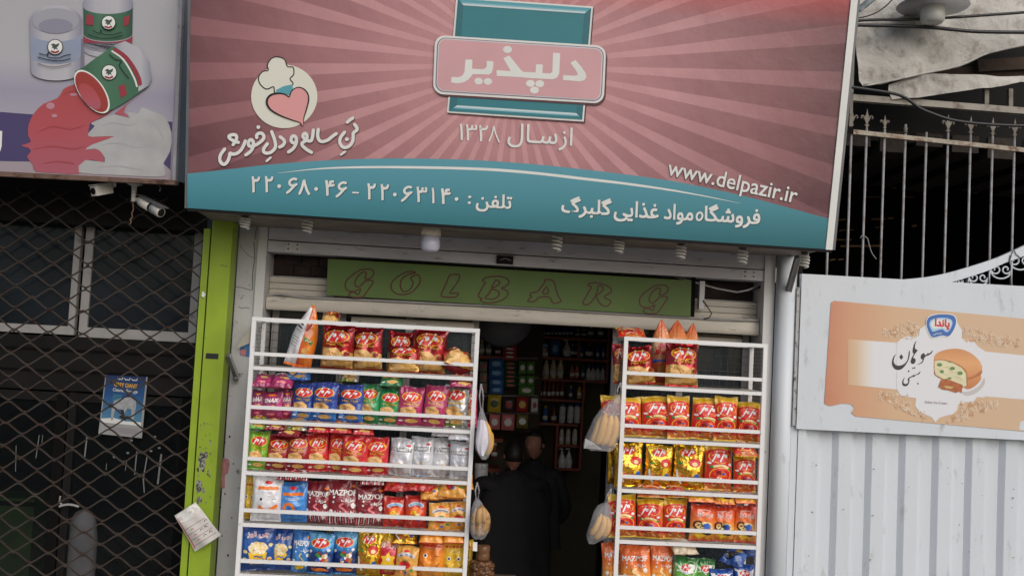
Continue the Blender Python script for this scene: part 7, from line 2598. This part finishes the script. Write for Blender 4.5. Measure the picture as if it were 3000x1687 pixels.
# ------------------------------------------------------------------ shelves and goods at the back of the shop
YBk = 2.9
SHELFR = mat('shelf_red', rgb(150, 66, 44), .5, var=.2, vscale=8)
BACKB = mat('shelf_back', rgb(90, 84, 66), .8, var=.2, vscale=3)
sh = thing('goods_shelf', z88(560, 860, YBk), 'tall red edged shelf unit of bottles at the back of the shop', 'shelf')
def zlev(y, x=550):
    return z88(x, y, YBk).z
def xlev(x, y=400):
    return z88(x, y, YBk).x
boards = [(310, 795, 128), (310, 636, 237), (636, 795, 250), (385, 668, 358), (668, 795, 368), (380, 655, 470), (410, 640, 604), (505, 640, 722), (500, 640, 852), (310, 800, 30)]
for x0, x1, y in boards:
    b = MB()
    z = z88((x0 + x1) / 2, y, YBk).z
    b.box((xlev(x0, y), YBk, z - .022), (xlev(x1, y) - .012, YBk + .30, z), SHELFR)
    b.build('shelf', sh)
for x, y0, y1 in ((797, 30, 372), (664, 360, 472), (648, 472, 860), (636, 130, 250), (405, 240, 358), (412, 470, 604), (512, 604, 852)):
    b = MB()
    b.box((xlev(x, (y0 + y1) / 2) - .010, YBk - .002, zlev(y1, x)), (xlev(x, (y0 + y1) / 2) + .010, YBk + .298, zlev(y0, x)), SHELFR)
    b.build('upright', sh)
b = MB()
b.box((xlev(80), YBk + .301, -.25), (xlev(800) , YBk + .33, zlev(20)), BACKB)
b.build('back_board', sh)
BOT = {}
def bottle(kind, col, cap, x, ytop, ybase, wpx, label, Y=YBk + .06):
    """kinds differ in outline: slim bottle, can, pump, shouldered bottle, squat jar"""
    t, bs = z88(x, ytop, Y), z88(x, ybase, Y)
    h, r = t.z - bs.z, wpx / 1.89 * mpp(Y) / 2
    pf = {'can': [(.92, 0), (1, .03), (1, .80), (.8, .86), (.55, .88)], 'slim': [(.9, 0), (1, .03), (1, .55), (.8, .66), (.42, .76), (.40, .82)],
          'tall': [(.85, 0), (1, .04), (1, .45), (.86, .70), (.5, .84), (.45, .86)], 'jar': [(.92, 0), (1, .05), (1, .72), (.85, .80), (.7, .82)],
          'pump': [(.9, 0), (1, .05), (.95, .45), (.6, .66), (.3, .74)]}[kind]
    t_ = thing('bottle', (bs.x, Y, bs.z), label, 'bottle', 'bottles and cans on the back shelf')
    b = MB()
    b.lathe([(r * a, h * q) for a, q in pf], bs, col, 14)
    lab = B_WHT if col is not B_WHT else B_SKY
    b.lathe([(r * 1.012, h * .18), (r * 1.012, h * .42)], bs, lab, 14)
    b.build('body', t_)
    b = MB()
    a0, q0 = pf[-1]
    if kind == 'pump':
        b.lathe([(r * .34, h * q0), (r * .34, h * .84), (r * .12, h * .86), (r * .12, h)], bs, cap, 10)
        b.box((bs.x - r * .9, Y - r * .3, bs.z + h * .93), (bs.x + r * .2, Y + r * .3, bs.z + h), cap)
    else:
        b.lathe([(r * a0 * 1.05, h * q0), (r * a0 * 1.05, h * .985), (r * a0 * .8, h)], bs, cap, 12)
    b.build('cap', t_)
def col(name, *c):
    return mat('pack_' + name, rgb(*c), .3, var=.12, vscale=20)
C_NAVY, C_RED, C_DKG, C_GRN, C_CRM, C_PNK, C_TEAL, C_WHT, C_BRN, C_BLU, C_YEL = (col('navy', 40, 70, 130), col('red', 180, 46, 50), col('deep_green', 40, 80, 50), col('green', 96, 150, 70), col('cream', 226, 218, 190), col('pink', 226, 130, 130),
    col('teal', 60, 130, 120), col('white', 226, 228, 228), col('brown', 120, 60, 40), col('blue', 60, 110, 180), col('yellow', 220, 190, 60))
lists = [('white tall bottle', 'tall', C_WHT, C_WHT, [(332, 30), (350, 30), (372, 30), (392, 30)], 62, 124, 18, 'top shelf, left end'),
         ('slim navy can', 'can', C_NAVY, C_RED, [(424 + 21 * i, 60) for i in range(9)], 66, 124, 16, 'top shelf'),
         ('dark green jar', 'jar', C_DKG, C_YEL, [(628, 0), (662, 0)], 84, 124, 28, 'top shelf'),
         ('green bottle with white cap', 'slim', C_GRN, C_WHT, [(700, 0), (755, 0)], 66, 124, 34, 'top shelf, right end'),
         ('white spray bottle', 'pump', C_WHT, C_WHT, [(566, 0)], 142, 234, 44, 'second shelf'),
         ('slim dark bottle', 'slim', C_NAVY, C_WHT, [(598, 0), (616, 0)], 165, 234, 16, 'second shelf'),
         ('large green bottle', 'slim', C_DKG, C_RED, [(690, 0)], 150, 246, 42, 'second shelf'),
         ('slim blue bottle', 'slim', C_BLU, C_NAVY, [(648, 0), (738, 0), (770, 0)], 168, 246, 18, 'second shelf, right bay'),
         ('tall cream bottle', 'tall', C_CRM, C_CRM, [(450, 0), (491, 0), (530, 0)], 254, 355, 36, 'third shelf'),
         ('pink bottle', 'slim', C_PNK, C_PNK, [(595, 0), (622, 0)], 282, 355, 24, 'third shelf'),
         ('teal bottle', 'slim', C_TEAL, C_TEAL, [(655, 0)], 285, 355, 20, 'third shelf'),
         ('white bottle with blue label', 'slim', C_WHT, C_BLU, [(686, 0), (711, 0), (737, 0), (765, 0)], 284, 365, 26, 'third shelf, right bay'),
         ('dark red sauce bottle', 'tall', C_BRN, C_RED, [(395 + 24 * i, 0) for i in range(7)], 372, 467, 20, 'fourth shelf'),
         ('slim blue bottle', 'slim', C_BLU, C_WHT, [(588, 0)], 395, 467, 20, 'fourth shelf'),
         ('yellow bottle', 'slim', C_YEL, C_RED, [(636, 0)], 388, 467, 24, 'fourth shelf'),
         ('blue bottle with yellow cap', 'tall', C_BLU, C_YEL, [(446, 0)], 505, 601, 30, 'fifth shelf'),
         ('dark bottle', 'tall', C_BRN, C_BLU, [(494, 0)], 510, 601, 30, 'fifth shelf'),
         ('white spray can', 'can', C_WHT, C_BLU, [(541, 0), (586, 0), (624, 0)], 496, 601, 34, 'fifth shelf'),
         ('cream bottle', 'tall', C_CRM, C_BRN, [(537, 0), (573, 0), (610, 0)], 620, 719, 28, 'sixth shelf'),
         ('white trigger bottle', 'pump', C_WHT, C_WHT, [(538, 0), (576, 0)], 742, 849, 40, 'lowest shelf')]
for nm, kd, c1, c2, xs, yt, yb, wpx, where in lists:
    for i, (x, _) in enumerate(xs):
        lab = '%s on the back %s' % (nm, where) if len(xs) == 1 else '%s, %s from left, on the back %s' % (nm, ORD[min(i, 7)] if i < 8 else 'ninth', where)
        bottle(kd, c1, c2, x, yt, yb, wpx, lab)
# nappy boxes and a blue pack
for i in range(3):
    a, c = z88(316 + 51 * i, 234, YBk + .04), z88(364 + 51 * i, 162, YBk + .04)
    b = MB()
    b.box((a.x, YBk + .04, a.z), (c.x, YBk + .20, c.z), C_NAVY)
    pr = Print(flat(YBk + .04), b)
    X = lambda x, y: (1360 + x / 1.89, 920 + y / 1.89)
    x0 = 316 + 51 * i
    pr.poly([X(x0 + 2, 232), X(x0 + 46, 232), X(x0 + 46, 212), X(x0 + 2, 208)], 2, B_WHT)
    pr.oval(*X(x0 + 24, 196), 7, 6, 2, mat('bag_skin_tone', rgb(214, 170, 140), .5), 1, 14)
    pr.poly([X(x0 + 4, 180), X(x0 + 44, 180), X(x0 + 40, 166), X(x0 + 8, 166)], 2, B_SKY)
    o = b.build('nappy_box'); tag(o, 'blue and white nappy box, %s from left, on the second back shelf' % ORD[i], 'box', 'nappy boxes on the back shelf')
def puff(name, x0, x1, y0, y1, m, lab, cat, Y=2.55, grp=None, band=None):
    """a hanging or standing soft pack, pillow shaped"""
    a, c = z88(x0, y1, Y), z88(x1, y0, Y)
    w, h = c.x - a.x, c.z - a.z
    b = MB()
    n = 8
    for s in (-1, 1):
        vs, fs = [], []
        for j in range(n + 1):
            for i in range(n + 1):
                u, v = i / n * 2 - 1, j / n * 2 - 1
                d = .22 * min(w, h) * max(0, (1 - u ** 4) * (1 - v ** 4)) ** .5
                d += .006 * noise.noise(Vector((u * 3 + x0, v * 3 + y0, s)))
                vs.append((a.x + w * (u + 1) / 2, Y + s * (d + .001), a.z + h * (v + 1) / 2))
        for j in range(n):
            for i in range(n):
                o = j * (n + 1) + i
                fs.append((o, o + 1, o + n + 2, o + n + 1))
        b.add(vs, fs, m, True)
    if band:
        pr = Print(lambda u, v, ly=0: Vector((a.x + w * u, Y - .001 - .22 * min(w, h) * max(0, (1 - (2 * u - 1) ** 4) * (1 - (2 * v - 1) ** 4)) ** .5 - .004 - ly * .001, a.z + h * v)), b, -1)
        pr.oval(.5, .5, .3, .22, 1, band, 2, 14)
    o = b.build(name)
    tag(o, lab, cat, grp)
    return o
puff('blue_pack', 474, 532, 146, 234, C_BLU, 'blue plastic pack between nappy boxes and spray bottle', 'pack', YBk + .1, None, B_SKY)
GRP = 'hanging packs on the left shop wall'
hang = [('red', C_RED, [(214, 290, 138 + 22 * k, 158 + 22 * k) for k in range(5)], B_WHT), ('blue', C_BLU, [(135, 220, 246, 300), (135, 220, 300, 350), (138, 218, 356, 398), (138, 218, 398, 440)], B_SKY), ('green', C_DKG, [(220, 292, 262 + 24 * k, 284 + 24 * k) for k in range(6)], B_RED),
        ('pale green', C_GRN, [(300, 345, 262, 330), (345, 392, 262, 330), (300, 345, 340, 395), (345, 392, 340, 395), (300, 390, 398, 446)], B_WHT), ('yellow', C_YEL, [(128, 206, 448, 540)], B_NAVY if False else C_DKG), ('dark', col('dark_pack', 70, 56, 52), [(212, 282, 462, 540)], C_RED),
        ('red', C_RED, [(286, 356, 460, 540)], C_YEL), ('white', C_WHT, [(368, 410, 466, 540)], C_RED), ('pink', C_PNK, [(136, 200, 556, 636), (204, 280, 556, 640)], B_WHT), ('olive', col('olive_pack', 130, 120, 60), [(286, 356, 556, 630)], B_WHT),
        ('grey', col('grey_pack', 150, 146, 140), [(84, 128, 262 + 60 * k, 315 + 60 * k) for k in range(3)], C_RED)]
NTH = {}
tot = {}
for nm, m, rects, bd in hang:
    tot[nm] = tot.get(nm, 0) + len(rects)
for nm, m, rects, bd in hang:
    for r in rects:
        NTH[nm] = NTH.get(nm, 0) + 1
        i = NTH[nm]
        lab = ('%s sweet pack hanging on the left shop wall' % nm) if tot[nm] == 1 else '%s sweet pack hanging on the left shop wall, %s from the top' % (nm, (ORD + ['ninth'])[i - 1])
        puff('sweet_pack', r[0], r[1], r[2], r[3], m, lab, 'pack', 2.5, GRP, bd)
b = MB()
w0, w1 = z88(70, 240, 2.58), z88(415, 660, 2.58)
b.box((w0.x, 2.58 + .06, w1.z), (w1.x, 2.68, z88(200, 60, 2.6).z), mat('peg_board', rgb(70, 60, 50), .8, var=.2))
for y in (244, 352, 452, 548):
    a, c = z88(80, y, 2.6), z88(410, y, 2.6)
    b.bar(a, c, .012, .012, STEEL)
o = b.build('peg_board'); tag(o, 'dark peg board with rails of hanging sweet packs', 'board')
lo = thing('low_shelf', z88(160, 1010, 2.6), 'low red edged shelves behind the people, left of the doorway', 'shelf')
for x0, x1, y in ((112, 215, 686), (105, 200, 852), (100, 175, 1012), (85, 300, 228)):
    b = MB()
    a, c = z88(x0, y, 2.5), z88(x1, y, 2.5)
    b.box((a.x, 2.5, a.z - .03), (c.x, 2.8, a.z), SHELFR)
    b.build('shelf', lo)
b = MB()
a, c = z88(105, 1100, 2.81), z88(215, 640, 2.81)
b.box((a.x, 2.81, -.25), (c.x, 2.84, c.z), BACKB)
b.build('back_board', lo)
for i, (x, y0, y1) in enumerate(((95, 140, 226), (133, 145, 226), (185, 165, 226))):
    bottle('slim', clear_mat('clear_bottle', rgb(190, 200, 196), .5, .1) if i < 2 else C_BRN, C_YEL if i == 0 else C_WHT, x, y0, y1, 30, ['clear bottle with yellow cap on the upper left shelf', 'clear bottle with white cap on the upper left shelf', 'dark bottle on the upper left shelf'][i], 2.55)
for k in range(4):
    for j in range(2):
        b = MB()
        c = z88(84 + 22 * j, 842 + 34 * k, 2.3)
        b.lathe([(.038, -.026), (.04, -.02), (.04, .02), (.036, .026)], c, C_WHT, 14)
        o = b.build('paper_roll'); tag(o, 'pale paper roll in the dim stack, %s row, %s column' % (ORD[k], ORD[j]), 'roll', 'dim stack of paper rolls')
for i, (x, y0, y1, m) in enumerate(((150, 868, 940, C_DKG), (178, 872, 940, C_BRN), (165, 710, 800, C_BRN))):
    bottle('jar', m, C_WHT, x, y0, y1, 34, ['dim green jar on the low shelf', 'dim brown jar on the low shelf', 'tall brown jar on the low shelf'][i], 2.55)
puff('blue_pack', 112, 170, 945, 1008, C_YEL, 'yellow red pack lying on the lowest left shelf', 'pack', 2.55, None, C_RED)
# ------------------------------------------------------------------ two customers in dark clothes
SKIN = mat('skin', rgb(160, 112, 92), .6)
CLOTH1 = mat('black_coat', rgb(26, 25, 28), .85, var=.2, vscale=12, bump=.2, bscale=30)
CLOTH2 = mat('dark_jacket', rgb(30, 29, 32), .8, var=.2, vscale=12, bump=.2, bscale=30)
HAIR = mat('dark_hair', rgb(28, 22, 20), .6)
SHOE = mat('black_shoe', rgb(22, 22, 22), .4)
def skinned(name, verts, edges, radii, m, parent, root=0, sub=2):
    me = bpy.data.meshes.new(name)
    me.from_pydata([tuple(v) for v in verts], edges, [])
    ob = bpy.data.objects.new(name, me)
    COL.objects.link(ob)
    md = ob.modifiers.new('skin', 'SKIN')
    md.use_smooth_shade = True
    sv = me.skin_vertices[0].data
    for i, r in enumerate(radii):
        sv[i].radius = (r, r) if not isinstance(r, tuple) else r
        sv[i].use_root = i == root
    sb = ob.modifiers.new('sub', 'SUBSURF')
    sb.levels = sb.render_levels = sub
    dg = bpy.context.evaluated_depsgraph_get()
    ev = ob.evaluated_get(dg)
    m2 = bpy.data.meshes.new_from_object(ev)
    m2.materials.clear()
    m2.materials.append(m)
    for p in m2.polygons:
        p.use_smooth = True
        p.material_index = 0
    ob.modifiers.clear()
    ob.data = m2
    if parent:
        ob.parent = parent
    return ob
def head_mesh(parent, c, r, turn, m_skin, hair_len=.0, tilt=0.0):
    """head with brow, eye hollows, nose, mouth, chin and ears; turn = facing angle from the street"""
    b = MB()
    nu, nv = 32, 24
    vs, fs = [], []
    for j in range(nv + 1):
        th = pi * j / nv
        for i in range(nu):
            ph = 2 * pi * i / nu
            x, y, z = sin(th) * sin(ph), -sin(th) * cos(ph), cos(th)
            X, Y_, Zz = x * .78, y * .95, z * 1.22
            if z < 0:
                X *= 1 + .28 * z
                Y_ *= 1 + (.12 * z if y < 0 else .30 * z)
            fr = max(0, -y)
            ex = math.exp(-((abs(x) - .33) / .16) ** 2 - ((z - .10) / .12) ** 2)
            Y_ += .10 * ex * fr
            Y_ -= .24 * math.exp(-(x / .11) ** 2 - ((z + .16) / .17) ** 2) * fr
            Y_ -= .05 * math.exp(-(x / .25) ** 2 - ((z + .46) / .06) ** 2) * fr
            Y_ -= .06 * math.exp(-(x / .25) ** 2 - ((z + .78) / .14) ** 2) * fr
            Y_ -= .04 * math.exp(-((abs(x) - .3) / .25) ** 2 - ((z - .28) / .08) ** 2) * fr
            vs.append((X, Y_, Zz))
        
    for j in range(nv):
        for i in range(nu):
            i2 = (i + 1) % nu
            fs.append((j * nu + i, (j + 1) * nu + i, (j + 1) * nu + i2, j * nu + i2))
    ct, st = cos(turn), sin(turn)
    def tf(p):
        x, y, z = p
        y, z = y * cos(tilt) - z * sin(tilt), y * sin(tilt) + z * cos(tilt)
        return (c[0] + r * (x * ct - y * st), c[1] + r * (x * st + y * ct), c[2] + r * z)
    b.add([tf(v) for v in vs], fs, m_skin, True)
    for s in (-1, 1):
        b.lathe([(0, -.10 * r), (.16 * r, -.05 * r), (.24 * r, .02 * r), (.18 * r, .06 * r), (0, .04 * r)], tf((s * .80, .08, -.02)), m_skin, 12, (s * ct, s * st, 0))
        b.lathe([(0, -.04 * r), (.10 * r, 0), (0, .05 * r)], tf((s * .31, -.78, .12)), B_WHT, 10, (st, -ct, 0))
        b.lathe([(.045 * r, .045 * r), (0, .06 * r)], tf((s * .31, -.80, .12)), B_BLK, 10, (st, -ct, 0))
    b.add([tf((-.2, -1.0, -.58)), tf((.2, -1.0, -.58)), tf((.16, -.99, -.63)), tf((-.16, -.99, -.63))], [(0, 1, 2, 3)], mat('lip', rgb(150, 90, 84), .5))
    hd = b.build('head', parent)
    b = MB()
    vs2 = []
    for (x, y, z) in vs:
        k = 1.08
        if y < -.2 and z < .62 and abs(x) < .8:
            k = .9
        elif z < -.35 - hair_len:
            k = .9
        vs2.append((x * k, y * k + (.02 if k > 1 else .05), z * k + .02))
    b.add([tf(v) for v in vs2], fs, HAIR, True)
    b.build('hair', parent)
def hand(verts, edges, radii, wrist, d, palm_n, curl, idx):
    """palm and five unequal bent fingers, appended to the arm's chain"""
    d, n = Vector(d).normalized(), Vector(palm_n).normalized()
    s = d.cross(n).normalized()
    w = Vector(wrist)
    verts.append(w + d * .045); radii.append((.026, .018)); edges.append((idx, len(verts) - 1))
    palm = len(verts) - 1
    for off, ln in ((-.030, .060), (-.010, .072), (.011, .068), (.031, .052)):
        k = w + d * .085 + s * off
        verts.append(k); radii.append(.0095); edges.append((palm, len(verts) - 1))
        p = k
        dr = d.copy()
        for q in range(3):
            dr = (dr + n * curl * (.5 + .3 * q)).normalized()
            p = p + dr * ln / 3
            verts.append(p); radii.append(.0085 - .001 * q); edges.append((len(verts) - 2, len(verts) - 1))
    t = w + d * .035 - s * .032 + n * .012
    verts.append(t); radii.append(.011); edges.append((palm, len(verts) - 1))
    for q in range(2):
        t = t + (d * .6 - s * .35 + n * .6).normalized() * .028
        verts.append(t); radii.append(.0095 - .001 * q); edges.append((len(verts) - 2, len(verts) - 1))
FLOOR_Z = -.40
def person(label, px_head, Yh, turn, height, coat, arms, step, wide=1.0, garment=(.3, .05)):
    hc = P(px_head[0], px_head[1], Yh)
    x, y = hc.x, Yh
    k = (hc.z + .12 - FLOOR_Z) / 1.72
    t = thing('person', (x, y, FLOOR_Z), label, 'person')
    cs, sn = cos(turn), sin(turn)
    def L(a, f, z):                                     # a: to the figure's left/right, f: forwards, z: height at 1.72 m
        return Vector((a * cs - (-f) * sn, a * sn + (-f) * cs, z * k))
    def chain(pts):
        return pts
    V = [L(0, 0, .95), L(0, .01, 1.12), L(0, .0, 1.30), L(0, -.01, 1.42), L(0, .0, 1.50)]
    R = [(.16 * wide, .125), (.155 * wide, .12), (.17 * wide, .125), (.10, .085), .055]
    E = [(0, 1), (1, 2), (2, 3), (3, 4)]
    for s, (el, wr) in zip((-1, 1), arms):
        b0 = len(V)
        V += [L(s * .19 * wide, -.01, 1.40), L(s * el[0], el[1], el[2]), L(s * wr[0], wr[1], wr[2])]
        R += [.068, .054, .042]
        E += [(2, b0), (b0, b0 + 1), (b0 + 1, b0 + 2)]
    for s, f in zip((-1, 1), step):
        b0 = len(V)
        V += [L(s * .10, 0, .88), L(s * .105, f * .5 + .02, .50), L(s * .11, f, .10)]
        R += [.105, .075, .058]
        E += [(0, b0), (b0, b0 + 1), (b0 + 1, b0 + 2)]
    skinned('body', V, E, R, coat, t)
    # neck and head
    nb = MB()
    nb.tube([tuple(Vector((x, y, FLOOR_Z)) + L(0, 0, z)) for z in (1.46, 1.52, 1.58)], .052 * k, SKIN, 12)
    nb.build('neck', t)
    head_mesh(t, (x, y, hc.z), .098 * k, turn, SKIN)
    for s, (el, wr) in zip((-1, 1), arms):
        V, R, E = [], [], []
        w = L(s * wr[0], wr[1], wr[2])
        d = (w - L(s * el[0], el[1], el[2])).normalized()
        V = [w - d * .02, w + d * .01]
        R = [.026, .026]
        E = [(0, 1)]
        pn = Vector((0, 0, -1)).cross(d).cross(d) * -1
        hand(V, E, R, w + d * .01, d, L(-s, 0, 0) if pn.length < .1 else L(-s * .8, .2, 0), .5, 1)
        skinned('hand', V, E, R, SKIN, t, 0, 1)
    # outer garment: folded cloth hanging from the shoulders over the body
    z_hem, flare = garment
    b = MB()
    seg, n = 48, 16
    vs, fs = [], []
    for j in range(n + 1):
        q = j / n
        z = 1.44 + (z_hem - 1.44) * q
        a = (.10 + .13 * min(1, q * 6) ** .6) * wide ** .8 + flare * q
        f_ = (.10 + .055 * min(1, q * 5)) * wide ** .5 + flare * .7 * q
        for i in range(seg):
            th = 2 * pi * i / seg
            fold = 1 + (.02 + .06 * q) * sin(th * 7 + q * 2) + .02 * sin(th * 13 + j)
            vs.append(Vector((x, y, FLOOR_Z)) + L(a * cos(th) * fold, f_ * sin(th) * fold, z))
    for j in range(n):
        for i in range(seg):
            i2 = (i + 1) % seg
            fs.append((j * seg + i, (j + 1) * seg + i, (j + 1) * seg + i2, j * seg + i2))
    b.add(vs, fs, coat, True)
    b.build('coat', t)
    for s, f in zip((-1, 1), step):
        b = MB()
        a0 = Vector((x, y, FLOOR_Z)) + L(s * .11, f - .06, .045)
        a1 = Vector((x, y, FLOOR_Z)) + L(s * .12, f + .17, .03)
        b.tube([a0, a0.lerp(a1, .3), a0.lerp(a1, .7), a1], [.045, .05, .045, .026], SHOE, 12)
        b.build('shoe', t)
    return t
person('person in a long black coat standing in the dark doorway', (1503, 1336), 1.95, radians(195), 1.7, CLOTH1, [((.33, .06, 1.12), (.16, .30, 1.04)), ((.33, .06, 1.14), (.14, .30, 1.10))], (.05, -.05), 1.45, (.12, .09))
person('person in a dark jacket, bare headed, further inside the shop', (1566, 1302), 2.30, radians(-35), 1.72, CLOTH2, [((.30, .05, 1.16), (.10, .20, 1.38)), ((.30, -.08, 1.12), (.20, -.10, .98))], (.12, -.12), 1.1, (.80, .02))
